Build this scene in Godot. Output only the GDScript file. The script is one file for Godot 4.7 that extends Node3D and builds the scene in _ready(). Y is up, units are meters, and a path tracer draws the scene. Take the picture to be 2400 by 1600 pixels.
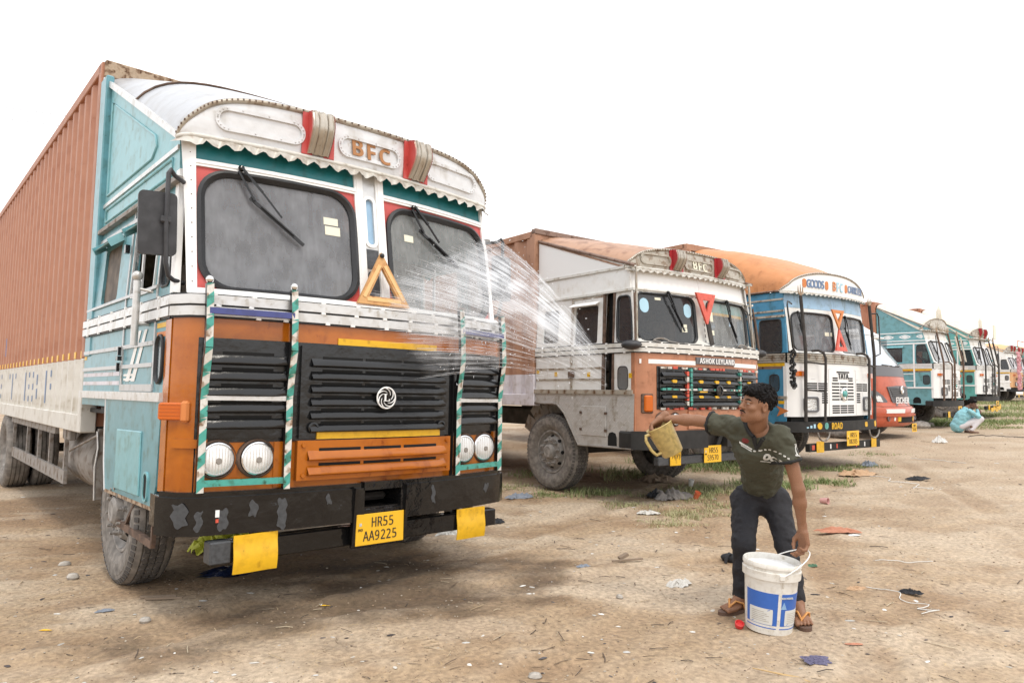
extends Node3D

var mats := {}
var texs := {}
var taken := {}
var rng := RandomNumberGenerator.new()


# ---------------------------------------------------------------- mesh builder
class MB:
	var st := SurfaceTool.new()
	var grp := 0
	var count := 0

	func _init():
		st.begin(Mesh.PRIMITIVE_TRIANGLES)
		st.set_smooth_group(-1)

	func flat():
		st.set_smooth_group(-1)

	func smooth():
		grp += 1
		st.set_smooth_group(grp)

	func t(a: Vector3, b: Vector3, c: Vector3):   # counter-clockwise as seen from outside
		if a == b or b == c or a == c:
			return
		st.add_vertex(a)
		st.add_vertex(c)
		st.add_vertex(b)
		count += 1

	func q(a: Vector3, b: Vector3, c: Vector3, d: Vector3):
		t(a, b, c)
		t(a, c, d)

	func qo(a: Vector3, b: Vector3, c: Vector3, d: Vector3, o: Vector3):
		if (b - a).cross(c - a).dot((a + c) * 0.5 - o) < 0.0:
			q(d, c, b, a)
		else:
			q(a, b, c, d)

	func box(c: Vector3, s: Vector3, b := Basis(), bev := 0.0):
		var h := s * 0.5
		flat()
		bev = minf(bev, 0.45 * minf(h.x, minf(h.y, h.z)) * 2.0)
		if bev <= 0.0:
			var p := []
			for i in 8:
				p.append(c + b * Vector3(h.x if i & 1 else -h.x, h.y if i & 2 else -h.y, h.z if i & 4 else -h.z))
			for f in [[0, 2, 3, 1], [4, 5, 7, 6], [0, 1, 5, 4], [2, 6, 7, 3], [0, 4, 6, 2], [1, 3, 7, 5]]:
				q(p[f[0]], p[f[1]], p[f[2]], p[f[3]])
			return
		var v := func(ax: int, i: int) -> Vector3:
			var r := Vector3.ZERO
			for k in 3:
				var sg := 1.0 if i & (1 << k) else -1.0
				r[k] = sg * (h[k] if k == ax else h[k] - bev)
			return c + b * r
		for ax in 3:
			var u := (ax + 1) % 3
			var w := (ax + 2) % 3
			for sg in 2:
				var m := sg << ax
				qo(v.call(ax, m), v.call(ax, m | 1 << u), v.call(ax, m | 1 << u | 1 << w), v.call(ax, m | 1 << w), c)
			for su in 2:
				for sw in 2:
					var m := su << u | sw << w
					qo(v.call(u, m), v.call(u, m | 1 << ax), v.call(w, m | 1 << ax), v.call(w, m), c)
		for i in 8:
			var a: Vector3 = v.call(0, i)
			var d: Vector3 = v.call(1, i)
			var e: Vector3 = v.call(2, i)
			if (d - a).cross(e - a).dot(a - c) < 0.0:
				t(a, e, d)
			else:
				t(a, d, e)

	func bar(a: Vector3, b: Vector3, w: float, h: float, up := Vector3.UP, bev := 0.0):
		var z := (b - a).normalized()
		if absf(z.dot(up)) > 0.98:
			up = Vector3.BACK if absf(z.z) < 0.9 else Vector3.RIGHT
		var x := up.cross(z).normalized()
		box((a + b) * 0.5, Vector3(w, h, a.distance_to(b)), Basis(x, z.cross(x), z), bev)

	func tube(pts: Array, r, n := 8, caps := true, squash := 1.0):
		var rings := []
		var x := Vector3.ZERO
		for i in pts.size():
			var p: Vector3 = pts[i]
			var d: Vector3 = (pts[mini(i + 1, pts.size() - 1)] - pts[maxi(i - 1, 0)]).normalized()
			if x == Vector3.ZERO:
				x = d.cross(Vector3.UP if absf(d.y) < 0.9 else Vector3.RIGHT).normalized()
			x = (x - d * x.dot(d)).normalized()
			var y := d.cross(x)
			var rr: float = r[i] if r is Array else r
			var ring := []
			for k in n:
				var a := TAU * k / n
				ring.append(p + (x * cos(a) + y * sin(a) * squash) * rr)
			rings.append(ring)
		smooth()
		for i in rings.size() - 1:
			for k in n:
				q(rings[i][k], rings[i][(k + 1) % n], rings[i + 1][(k + 1) % n], rings[i + 1][k])
		if caps:
			flat()
			for k in range(1, n - 1):
				t(rings[0][0], rings[0][k + 1], rings[0][k])
				t(rings[-1][0], rings[-1][k], rings[-1][k + 1])

	func lathe(prof: Array, xf: Transform3D, n := 24):   # profile of Vector2(radius, height along local y)
		var last := 0
		smooth()
		for i in prof.size() - 1:
			if i > 0:
				var d0: Vector2 = (prof[i] - prof[i - 1]).normalized()
				var d1: Vector2 = (prof[i + 1] - prof[i]).normalized()
				if d0.dot(d1) < 0.8:
					smooth()
			for k in n:
				var a := TAU * k / n
				var b := TAU * (k + 1) / n
				var p := func(m: int, g: float) -> Vector3:
					return xf * Vector3(prof[m].x * sin(g), prof[m].y, prof[m].x * cos(g))
				if prof[i].x < 1e-5:
					t(p.call(i, a), p.call(i + 1, b), p.call(i + 1, a))
				elif prof[i + 1].x < 1e-5:
					t(p.call(i, a), p.call(i, b), p.call(i + 1, a))
				else:
					q(p.call(i, a), p.call(i, b), p.call(i + 1, b), p.call(i + 1, a))
		last = 1

	func ball(c: Vector3, r: Vector3, n := 12, b := Basis()):
		var prof := []
		for i in n / 2 + 1:
			var a := PI * i / (n / 2) - PI / 2
			prof.append(Vector2(cos(a) if i > 0 and i < n / 2 else 0.0, sin(a)))
		lathe(prof, Transform3D(b * Basis.from_scale(r), c), n)

	func ext(poly: PackedVector2Array, xf: Transform3D, depth: float):   # polygon in local xy pushed along local z
		if Geometry2D.is_polygon_clockwise(poly):
			poly.reverse()
		var tri := Geometry2D.triangulate_polygon(poly)
		flat()
		for i in range(0, tri.size(), 3):
			var a := poly[tri[i]]
			var b := poly[tri[i + 1]]
			var c := poly[tri[i + 2]]
			if (b - a).cross(c - a) < 0.0:
				var m := b
				b = c
				c = m
			t(xf * Vector3(a.x, a.y, depth), xf * Vector3(b.x, b.y, depth), xf * Vector3(c.x, c.y, depth))
			t(xf * Vector3(a.x, a.y, 0), xf * Vector3(c.x, c.y, 0), xf * Vector3(b.x, b.y, 0))
		for i in poly.size():
			var a := poly[i]
			var b := poly[(i + 1) % poly.size()]
			q(xf * Vector3(a.x, a.y, 0), xf * Vector3(b.x, b.y, 0), xf * Vector3(b.x, b.y, depth), xf * Vector3(a.x, a.y, depth))

	# S is a surface S.call(u, v, height above it); the shapes below are laid on it as slabs
	func sheet(S: Callable, u0: float, u1: float, v0: float, v1: float, o0: float, o1: float, nu := 8, nv := 1):
		var g := []
		for j in nv + 1:
			var row := []
			for i in nu + 1:
				row.append(S.call(lerpf(u0, u1, float(i) / nu), lerpf(v0, v1, float(j) / nv), o1))
			g.append(row)
		smooth()
		for j in nv:
			for i in nu:
				q(g[j][i], g[j][i + 1], g[j + 1][i + 1], g[j + 1][i])
		var lp := []
		for i in nu:
			lp.append(Vector2(lerpf(u0, u1, float(i) / nu), v0))
		for j in nv:
			lp.append(Vector2(u1, lerpf(v0, v1, float(j) / nv)))
		for i in nu:
			lp.append(Vector2(lerpf(u1, u0, float(i) / nu), v1))
		for j in nv:
			lp.append(Vector2(u0, lerpf(v1, v0, float(j) / nv)))
		edge(S, lp, o0, o1)

	func edge(S: Callable, lp: Array, o0: float, o1: float, inward := false):
		flat()
		for i in lp.size():
			var a: Vector2 = lp[i]
			var b: Vector2 = lp[(i + 1) % lp.size()]
			var p: Vector3 = S.call(a.x, a.y, o0)
			var p2: Vector3 = S.call(b.x, b.y, o0)
			var p3: Vector3 = S.call(b.x, b.y, o1)
			var p4: Vector3 = S.call(a.x, a.y, o1)
			if inward:
				q(p2, p, p4, p3)
			else:
				q(p, p2, p3, p4)

	func ring(S: Callable, outer: Array, inner: Array, o0: float, o1: float, oi := -9.0):
		if oi < -8.0:
			oi = o1
		smooth()
		var n := outer.size()
		for i in n:
			var j := (i + 1) % n
			q(S.call(outer[i].x, outer[i].y, o1), S.call(outer[j].x, outer[j].y, o1), S.call(inner[j].x, inner[j].y, oi), S.call(inner[i].x, inner[i].y, oi))
		edge(S, outer, o0, o1)
		edge(S, inner, o0, oi, true)

	func plate(S: Callable, lp: Array, o0: float, o1: float, steps := 3):
		var c := Vector2.ZERO
		for p in lp:
			c += p / lp.size()
		smooth()
		for s in steps:
			var k0 := 1.0 - float(s) / steps
			var k1 := 1.0 - float(s + 1) / steps
			for i in lp.size():
				var j := (i + 1) % lp.size()
				var a: Vector2 = c.lerp(lp[i], k0)
				var b: Vector2 = c.lerp(lp[j], k0)
				var d: Vector2 = c.lerp(lp[j], k1)
				var e: Vector2 = c.lerp(lp[i], k1)
				q(S.call(a.x, a.y, o1), S.call(b.x, b.y, o1), S.call(d.x, d.y, o1), S.call(e.x, e.y, o1))
		if o0 != o1:
			edge(S, lp, o0, o1)

	func mesh(m: Material) -> ArrayMesh:
		st.generate_normals()
		st.set_material(m)
		return st.commit()


# ---------------------------------------------------------------- nodes
func numbered(called: String) -> String:
	var k: int = taken.get(called, -1) + 1
	taken[called] = k
	return called if k == 0 else "%s_%03d" % [called, k]


func thing(called: String, label: String, category: String, at := Vector3.ZERO, basis := Basis(), group := "") -> Node3D:
	var o := Node3D.new()
	o.name = numbered(called)
	add_child(o)
	o.transform = Transform3D(basis, at)
	o.set_meta("label", label)
	o.set_meta("category", category)
	if group == "" and called.ends_with("_truck"):
		group = "trucks parked in a row"
	if group:
		o.set_meta("group", group)
	return o


func put(parent: Node, called: String, mb: MB, m: Material, at := Transform3D()) -> MeshInstance3D:
	var o := MeshInstance3D.new()
	o.name = called
	o.mesh = mb.mesh(m)
	o.transform = at
	parent.add_child(o, true)
	return o


func solo(called: String, mb: MB, m: Material, label: String, category: String, at := Vector3.ZERO, basis := Basis(), group := "") -> MeshInstance3D:
	var o := MeshInstance3D.new()
	o.name = numbered(called)
	o.mesh = mb.mesh(m)
	add_child(o)
	o.transform = Transform3D(basis, at)
	o.set_meta("label", label)
	o.set_meta("category", category)
	if group:
		o.set_meta("group", group)
	return o


func again(parent: Node, called: String, src: MeshInstance3D, at: Transform3D) -> MeshInstance3D:
	var o := MeshInstance3D.new()
	o.name = called
	o.mesh = src.mesh
	o.transform = at
	parent.add_child(o, true)
	return o


func box1(parent: Node, called: String, m: Material, c: Vector3, s: Vector3, bev := 0.0, b := Basis()) -> MeshInstance3D:
	var mb := MB.new()
	mb.box(c, s, b, bev)
	return put(parent, called, mb, m)


func bars(parent: Node, called: String, m: Material, list: Array, w: float, h: float, up := Vector3.UP, bev := 0.0) -> MeshInstance3D:
	var mb := MB.new()
	for l in list:
		mb.bar(l[0], l[1], w, h, up, bev)
	return put(parent, called, mb, m)


func tube1(parent: Node, called: String, m: Material, pts: Array, r, n := 8, squash := 1.0) -> MeshInstance3D:
	var mb := MB.new()
	mb.tube(pts, r, n, true, squash)
	return put(parent, called, mb, m)


func text1(parent: Node, called: String, s: String, m: Material, at: Vector3, right: Vector3, up: Vector3, high: float, bold := true, wide := 1.0, font := "Droid Sans") -> MeshInstance3D:
	var f := SystemFont.new()
	f.font_names = PackedStringArray([font])
	if bold:
		f.font_weight = 700
	var tm := TextMesh.new()
	tm.text = s
	tm.font = f
	tm.font_size = 32
	tm.pixel_size = high / 23.0
	tm.depth = 0.004
	tm.material = m
	var o := MeshInstance3D.new()
	o.name = called
	o.mesh = tm
	var x := right.normalized()
	var y := (up - x * up.dot(x)).normalized()
	o.transform = Transform3D(Basis(x * wide, y, x.cross(y)), at)
	parent.add_child(o, true)
	return o


func rr(cx: float, cy: float, w: float, h: float, r: float, n := 6) -> Array:   # rounded rectangle, counter-clockwise, with points along its sides
	var o := []
	r = minf(r, minf(w, h) * 0.499)
	for c in 4:
		var sx := 1.0 if c == 0 or c == 3 else -1.0
		var sy := 1.0 if c < 2 else -1.0
		for i in n + 1:
			var a := PI / 2 * (c + float(i) / n)
			o.append(Vector2(cx + sx * (w / 2 - r) + r * cos(a), cy + sy * (h / 2 - r) + r * sin(a)))
		var p: Vector2 = o[-1]
		var hor := c % 2 == 0
		var q := Vector2(cx - sx * (w / 2 - r), p.y) if hor else Vector2(p.x, cy - sy * (h / 2 - r))
		for i in range(1, 5):
			o.append(p.lerp(q, i / 5.0))
	return o


func rect_like(lp: Array, u0: float, u1: float, v0: float, v1: float) -> Array:   # the loop pushed out to a rectangle round it
	var c := Vector2.ZERO
	for p in lp:
		c += p / lp.size()
	var o := []
	var best := [0, 0, 0, 0]
	var corners := [Vector2(u1, v1), Vector2(u0, v1), Vector2(u0, v0), Vector2(u1, v0)]
	for p in lp:
		var d: Vector2 = p - c
		var k := 1e9
		if absf(d.x) > 1e-6:
			k = minf(k, ((u1 if d.x > 0 else u0) - c.x) / d.x)
		if absf(d.y) > 1e-6:
			k = minf(k, ((v1 if d.y > 0 else v0) - c.y) / d.y)
		o.append(c + d * k)
	for i in 4:
		var bd := 1e9
		for k in o.size():
			if o[k].distance_to(corners[i]) < bd:
				bd = o[k].distance_to(corners[i])
				best[i] = k
	for i in 4:
		o[best[i]] = corners[i]
	return o


# ---------------------------------------------------------------- materials
func noise_tex(key: String, freq: float, lo: float, hi: float, kind := 0, size := 512, stretch := 1.0, oct := 5) -> Texture2D:
	if texs.has(key):
		return texs[key]
	var n := FastNoiseLite.new()
	n.seed = hash(key) % 10000
	n.noise_type = FastNoiseLite.TYPE_SIMPLEX_SMOOTH if kind != 2 else FastNoiseLite.TYPE_CELLULAR
	n.frequency = freq
	n.fractal_octaves = oct
	n.fractal_type = FastNoiseLite.FRACTAL_FBM if kind != 1 else FastNoiseLite.FRACTAL_RIDGED
	var im := n.get_seamless_image(size, size)
	if stretch != 1.0:
		im.resize(size, int(size * stretch))
		var big := Image.create(size, size, false, im.get_format())
		for i in int(ceil(1.0 / stretch)):
			big.blit_rect(im, Rect2i(0, 0, size, im.get_height()), Vector2i(0, i * im.get_height()))
		im = big
	im.convert(Image.FORMAT_RGB8)
	var data := im.get_data()
	for i in data.size():
		data[i] = int(255.0 * clampf(lerpf(lo, hi, data[i] / 255.0), 0.0, 1.0))
	im = Image.create_from_data(size, size, false, Image.FORMAT_RGB8, data)
	texs[key] = ImageTexture.create_from_image(im)
	return texs[key]


func norm_tex(key: String, freq: float, strength: float, size := 512, oct := 5) -> Texture2D:
	if texs.has(key):
		return texs[key]
	var n := FastNoiseLite.new()
	n.seed = hash(key) % 10000
	n.frequency = freq
	n.fractal_octaves = oct
	var im := n.get_seamless_image(size, size)
	im.convert(Image.FORMAT_RGBA8)
	im.bump_map_to_normal_map(strength)
	texs[key] = ImageTexture.create_from_image(im)
	return texs[key]


func streak_tex(key: String, amount: float, dark: Color) -> Texture2D:   # weathered paint: vertical runs, scuffs and chips, multiplied over the paint
	if texs.has(key):
		return texs[key]
	var s := 512
	var a := FastNoiseLite.new()
	a.seed = hash(key) % 9999
	a.frequency = 0.03
	a.fractal_octaves = 4
	var b := FastNoiseLite.new()
	b.seed = hash(key) % 7777 + 5
	b.frequency = 0.012
	b.fractal_octaves = 5
	var ia := a.get_seamless_image(s, s / 8)
	ia.resize(s, s, Image.INTERPOLATE_BILINEAR)
	var ib := b.get_seamless_image(s, s)
	var ic := a.get_seamless_image(s, s)
	ia.convert(Image.FORMAT_L8)
	ib.convert(Image.FORMAT_L8)
	ic.convert(Image.FORMAT_L8)
	var da := ia.get_data()
	var db := ib.get_data()
	var dc := ic.get_data()
	var out := PackedByteArray()
	out.resize(s * s * 3)
	for i in s * s:
		var run := smoothstep(0.52, 0.8, da[i] / 255.0)
		var blot := smoothstep(0.45, 0.75, db[i] / 255.0)
		var chip := smoothstep(0.76, 0.84, dc[i] / 255.0) * smoothstep(0.5, 0.62, db[i] / 255.0)
		var k := clampf(amount * (0.55 * run * blot + 0.35 * blot) + amount * 0.7 * chip, 0.0, 1.0)
		var g := 1.0 - 0.1 * amount * (dc[i] / 255.0)
		out[i * 3] = int(255 * lerpf(g, dark.r, k))
		out[i * 3 + 1] = int(255 * lerpf(g, dark.g, k))
		out[i * 3 + 2] = int(255 * lerpf(g, dark.b, k))
	var im := Image.create_from_data(s, s, false, Image.FORMAT_RGB8, out)
	texs[key] = ImageTexture.create_from_image(im)
	return texs[key]


func mat(key: String, c: Color, rough := 0.6, metal := 0.0, over: Texture2D = null, scale := 1.0, norm: Texture2D = null, ns := 0.5) -> StandardMaterial3D:   # c is a linear base colour
	if mats.has(key):
		return mats[key]
	var m := StandardMaterial3D.new()
	m.resource_name = key
	m.albedo_color = Color(c.r, c.g, c.b).linear_to_srgb()
	m.roughness = rough
	m.metallic = metal
	if over:
		m.albedo_texture = over
		m.uv1_triplanar = true
		m.uv1_scale = Vector3.ONE * scale
	if norm:
		m.normal_enabled = true
		m.normal_texture = norm
		m.normal_scale = ns
		m.uv1_triplanar = true
		m.uv1_scale = Vector3.ONE * scale
	m.cull_mode = BaseMaterial3D.CULL_DISABLED
	mats[key] = m
	return m


func glass(key: String, c: Color, a: float, rough := 0.08) -> StandardMaterial3D:
	if mats.has(key):
		return mats[key]
	var m := StandardMaterial3D.new()
	m.resource_name = key
	m.albedo_color = Color(c.r, c.g, c.b, 1.0).linear_to_srgb()
	m.albedo_color.a = a
	m.transparency = BaseMaterial3D.TRANSPARENCY_ALPHA
	m.roughness = rough
	m.cull_mode = BaseMaterial3D.CULL_DISABLED
	mats[key] = m
	return m


func V(x: float, y: float, z: float) -> Vector3:
	return Vector3(x, y, z)


func land(x: float, z: float) -> float:   # the yard rises gently away to the right
	var s := 0.53 * x - 0.85 * z - 6.0
	var y := 0.02 * (s + sqrt(s * s + 1.0)) * 0.5
	return minf(y, 1.3)


func yaw(deg: float, lean := 0.0, pitch := 0.0) -> Basis:
	return Basis(Vector3.UP, deg_to_rad(deg)) * Basis(Vector3.BACK, deg_to_rad(lean)) * Basis(Vector3.RIGHT, deg_to_rad(pitch))


func _ready():
	rng.seed = 20
	# camera, sky, light, exposure
	var cam := Camera3D.new()
	cam.name = "camera"
	cam.fov = 51.74
	cam.near = 0.05
	cam.far = 2000.0
	cam.transform = Transform3D(Basis(Vector3.RIGHT, deg_to_rad(3.95)) * Basis(Vector3.BACK, deg_to_rad(0.4)), Vector3(0, 1.33, 0))
	cam.current = true
	add_child(cam)
	var sky := ProceduralSkyMaterial.new()
	sky.sky_top_color = Color(0.98, 0.985, 1.0)
	sky.sky_horizon_color = Color(1.0, 0.995, 0.985)
	sky.sky_curve = 0.2
	sky.ground_bottom_color = Color(0.45, 0.38, 0.31)
	sky.ground_horizon_color = Color(0.72, 0.66, 0.58)
	sky.sun_angle_max = 1.0
	var env := Environment.new()
	env.background_mode = Environment.BG_SKY
	env.sky = Sky.new()
	env.sky.sky_material = sky
	env.background_energy_multiplier = 1.0
	env.tonemap_mode = Environment.TONE_MAPPER_LINEAR
	env.tonemap_exposure = 1.75
	env.sdfgi_enabled = true
	env.ssao_enabled = true
	env.ssil_enabled = true
	var we := WorldEnvironment.new()
	we.name = "world_environment"
	we.environment = env
	add_child(we)
	var sun := DirectionalLight3D.new()
	sun.name = "sun"
	sun.light_energy = 0.3
	sun.light_color = Color(1.0, 0.97, 0.92)
	sun.light_angular_distance = 14.0
	sun.shadow_enabled = true
	sun.rotation_degrees = Vector3(-62, 28, 0)
	add_child(sun)
	make_materials()
	ground()
	truck_one()
	truck_two()
	truck_three()
	far_trucks()
	people()
	litter()
	water()


# ---------------------------------------------------------------- palette
func make_materials():
	var grime := streak_tex("grime", 0.5, Color(0.62, 0.56, 0.47))
	var rusty := streak_tex("rusty", 1.0, Color(0.5, 0.36, 0.25))
	var dust := noise_tex("dust", 0.01, 0.62, 1.12)
	var fine := noise_tex("fine", 0.06, 0.7, 1.15)
	var dent := norm_tex("dent", 0.008, 6.0)
	var grain := norm_tex("grain", 0.08, 5.0)
	mat("teal", Color(0.125, 0.315, 0.37), 0.34, 0.0, grime, 0.9, dent, 0.12)
	mat("teal_light", Color(0.2, 0.45, 0.5), 0.36, 0.0, grime, 0.9, dent, 0.15)
	mat("teal_deep", Color(0.012, 0.165, 0.185), 0.35, 0.0, grime, 0.9)
	mat("teal_far", Color(0.16, 0.37, 0.41), 0.5, 0.0, grime, 0.7)
	mat("sea_green", Color(0.13, 0.42, 0.39), 0.5, 0.0, grime, 0.7)
	mat("orange", Color(0.45, 0.13, 0.01), 0.14, 0.0, streak_tex("wetrun", 0.4, Color(0.6, 0.45, 0.36)), 0.8, dent, 0.1)
	mat("red", Color(0.53, 0.072, 0.062), 0.38, 0.0, grime, 0.9)
	mat("white", Color(0.8, 0.795, 0.775), 0.4, 0.0, streak_tex("lightgrime", 0.25, Color(0.7, 0.64, 0.55)), 0.8, dent, 0.1)
	mat("white_clean", Color(0.82, 0.82, 0.81), 0.4)
	mat("cream", Color(0.68, 0.63, 0.53), 0.5, 0.0, grime, 0.5)
	mat("old_white", Color(0.7, 0.69, 0.65), 0.5, 0.0, grime, 0.8)
	mat("visor_metal", Color(0.7, 0.705, 0.715), 0.36, 0.2, grime, 0.6, dent, 0.5)
	mat("strip_metal", Color(0.5, 0.505, 0.51), 0.36, 0.3, grime, 1.2)
	mat("silver", Color(0.66, 0.66, 0.655), 0.33, 0.4, grime, 1.2, dent, 0.25)
	mat("fringe", Color(0.6, 0.58, 0.53), 0.4, 0.15, rusty, 1.3)
	mat("sheet_metal", Color(0.45, 0.465, 0.49), 0.36, 0.25, grime, 0.5, dent, 0.6)
	mat("lamp_silver", Color(0.86, 0.87, 0.87), 0.35, 0.15)
	mat("chrome", Color(0.75, 0.75, 0.75), 0.14, 0.95)
	mat("rib_metal", Color(0.5, 0.455, 0.39), 0.3, 0.6, grime, 1.5)
	mat("black", Color(0.011, 0.0115, 0.0125), 0.2, 0.0, null, 1.0, dent, 0.35)
	mat("black_paint", Color(0.008, 0.008, 0.0085), 0.09, 0.0, null, 1.2, dent, 0.5)
	mat("scuffed", Color(0.06, 0.064, 0.07), 0.45, 0.0, fine, 1.0)
	mat("rubber", Color(0.02, 0.021, 0.024), 0.42, 0.0, fine, 2.0)
	mat("void", Color(0.004, 0.004, 0.004), 0.9)
	mat("dark", Color(0.022, 0.021, 0.02), 0.7, 0.0, dust, 1.0)
	mat("tyre", Color(0.27, 0.245, 0.22), 0.9, 0.0, dust, 2.0, grain, 0.25)
	mat("tread", Color(0.13, 0.12, 0.112), 0.85, 0.0, dust, 2.0, grain, 0.25)
	mat("rim", Color(0.36, 0.335, 0.31), 0.75, 0.0, dust, 2.0, grain, 0.4)
	mat("chassis_grey", Color(0.3, 0.275, 0.25), 0.75, 0.0, rusty, 1.0)
	mat("chassis_dark", Color(0.06, 0.052, 0.046), 0.8, 0.0, dust, 1.0)
	mat("rust", Color(0.16, 0.1, 0.07), 0.8, 0.0, dust, 2.0)
	mat("brick_red", Color(0.42, 0.19, 0.112), 0.6, 0.0, streak_tex("contrun", 0.45, Color(0.8, 0.68, 0.6)), 0.5, dent, 0.25)
	mat("brick_tan", Color(0.42, 0.225, 0.14), 0.65, 0.0, grime, 0.5)
	mat("cont_white", Color(0.64, 0.62, 0.57), 0.55, 0.0, grime, 0.6)
	mat("lilac_white", Color(0.7, 0.67, 0.72), 0.55, 0.0, grime, 0.8)
	mat("cont_rust", Color(0.45, 0.34, 0.24), 0.8, 0.0, streak_tex("rotten", 1.3, Color(0.4, 0.27, 0.16)), 2.0)
	mat("yellow", Color(0.8, 0.46, 0.012), 0.42, 0.0, grime, 1.5)
	mat("plate_yellow", Color(0.83, 0.47, 0.02), 0.4)
	mat("blue_letter", Color(0.16, 0.24, 0.4), 0.6, 0.0, streak_tex("flake", 1.0, Color(1.0, 1.0, 1.0)), 1.0)
	mat("blue_bar", Color(0.06, 0.075, 0.25), 0.45, 0.0, grime, 1.5)
	mat("post_teal", Color(0.07, 0.37, 0.31), 0.4, 0.0, rusty, 2.0)
	mat("post_white", Color(0.72, 0.7, 0.65), 0.45, 0.0, rusty, 2.0)
	mat("ink", Color(0.02, 0.02, 0.022), 0.5)
	mat("brush_brown", Color(0.36, 0.16, 0.055), 0.6)
	mat("wood", Color(0.62, 0.34, 0.13), 0.55, 0.0, streak_tex("woodwear", 0.7, Color(0.65, 0.5, 0.4)), 2.0)
	mat("wood_pale", Color(0.68, 0.45, 0.2), 0.6)
	mat("brown_board", Color(0.16, 0.125, 0.095), 0.7, 0.0, dust, 1.0)
	mat("amber", Color(0.56, 0.12, 0.006), 0.15)
	mat("lens", Color(0.74, 0.75, 0.74), 0.12, 0.5, null, 1.0, norm_tex("flute", 0.05, 8.0), 0.6)
	mat("mirror_back", Color(0.045, 0.045, 0.05), 0.5, 0.0, dust, 1.5)
	mat("sticker", Color(0.75, 0.73, 0.58), 0.5)
	mat("curtain", Color(0.45, 0.36, 0.25), 0.8, 0.0, dust, 1.0)
	mat("sticker_blue", Color(0.4, 0.62, 0.75), 0.5)
	mat("copper", Color(0.47, 0.205, 0.11), 0.45, 0.0, grime, 0.9, dent, 0.1)
	mat("roof_rust", Color(0.46, 0.26, 0.16), 0.5, 0.0, rusty, 0.7, dent, 0.3)
	mat("tin_grey", Color(0.5, 0.46, 0.39), 0.42, 0.35, rusty, 1.2, dent, 0.4)
	mat("plate_steel", Color(0.55, 0.535, 0.515), 0.5, 0.25, grime, 1.0, noise_bumps(), 0.4)
	mat("red_light", Color(0.38, 0.03, 0.035), 0.3)
	mat("red_tri", Color(0.68, 0.1, 0.06), 0.4, 0.0, grime, 2.0)
	mat("sky_blue", Color(0.062, 0.255, 0.42), 0.4, 0.0, grime, 0.8, dent, 0.12)
	mat("pale_blue", Color(0.32, 0.5, 0.68), 0.45, 0.0, grime, 0.8)
	mat("tarp", Color(0.56, 0.235, 0.085), 0.5, 0.0, grime, 0.6, norm_tex("fold", 0.006, 10.0), 0.5)
	mat("bronze", Color(0.25, 0.16, 0.12), 0.5, 0.0, rusty, 1.0)
	mat("vermilion", Color(0.5, 0.105, 0.05), 0.3, 0.0, grime, 0.8)
	mat("grey_plastic", Color(0.13, 0.13, 0.14), 0.5)
	mat("skirt_orange", Color(0.6, 0.2, 0.05), 0.5)
	mat("garland", Color(0.6, 0.3, 0.33), 0.8)
	mat("pale_orange", Color(0.68, 0.4, 0.2), 0.6)
	dusty("dusty_glass", Color(0.29, 0.3, 0.32), 0.46, 0.66)
	dusty("sky_pale_glass", Color(0.52, 0.53, 0.55), 0.8, 0.9)  # far panes: colour whitened to stand in for sky reflected at a glancing angle
	dusty("dusty_glass_thin", Color(0.38, 0.39, 0.385), 0.4, 0.54)
	glass("tinted", Color(0.05, 0.055, 0.06), 0.6, 0.1)


func dusty(key: String, c: Color, lo: float, hi: float):   # a pane under a film of dust with dried runs in it
	var s := 512
	var a := FastNoiseLite.new()
	a.seed = 61
	a.frequency = 0.05
	a.fractal_octaves = 4
	var b := FastNoiseLite.new()
	b.seed = 62
	b.frequency = 0.01
	b.fractal_octaves = 5
	var ia := a.get_seamless_image(s, s / 4)
	ia.resize(s, s, Image.INTERPOLATE_BILINEAR)
	var ib := b.get_seamless_image(s, s)
	ia.convert(Image.FORMAT_L8)
	ib.convert(Image.FORMAT_L8)
	var da := ia.get_data()
	var db := ib.get_data()
	var out := PackedByteArray()
	out.resize(s * s * 4)
	var g := c.linear_to_srgb()
	for i in s * s:
		var run := smoothstep(0.55, 0.72, da[i] / 255.0) - 0.7 * smoothstep(0.6, 0.75, 1.0 - da[i] / 255.0)
		var v := 1.0 + 0.04 * run + 0.08 * (db[i] / 255.0 - 0.5)
		out[i * 4] = int(255 * clampf(g.r * v, 0, 1))
		out[i * 4 + 1] = int(255 * clampf(g.g * v, 0, 1))
		out[i * 4 + 2] = int(255 * clampf(g.b * v, 0, 1))
		out[i * 4 + 3] = int(255 * clampf(lerpf(lo, hi, db[i] / 255.0) + 0.02 * run, 0, 1))
	var m := StandardMaterial3D.new()
	m.resource_name = key
	m.albedo_texture = ImageTexture.create_from_image(Image.create_from_data(s, s, false, Image.FORMAT_RGBA8, out))
	m.transparency = BaseMaterial3D.TRANSPARENCY_ALPHA
	m.roughness = 0.12
	m.uv1_triplanar = true
	m.uv1_scale = Vector3.ONE * 0.8
	m.cull_mode = BaseMaterial3D.CULL_DISABLED
	mats[key] = m


func noise_bumps() -> Texture2D:   # chequer plate relief
	var im := Image.create(256, 256, false, Image.FORMAT_RGBA8)
	im.fill(Color(0.2, 0.2, 0.2))
	for j in 16:
		for i in 16:
			var c := Vector2(i * 16 + 8, j * 16 + 8)
			var d := Vector2(1, 1) if (i + j) % 2 == 0 else Vector2(1, -1)
			for k in range(-5, 6):
				for w in range(-1, 2):
					im.set_pixel(int(c.x + d.x * k * 0.7 + w), int(c.y + d.y * k * 0.7), Color(0.9, 0.9, 0.9))
	im.bump_map_to_normal_map(3.0)
	return ImageTexture.create_from_image(im)


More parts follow.
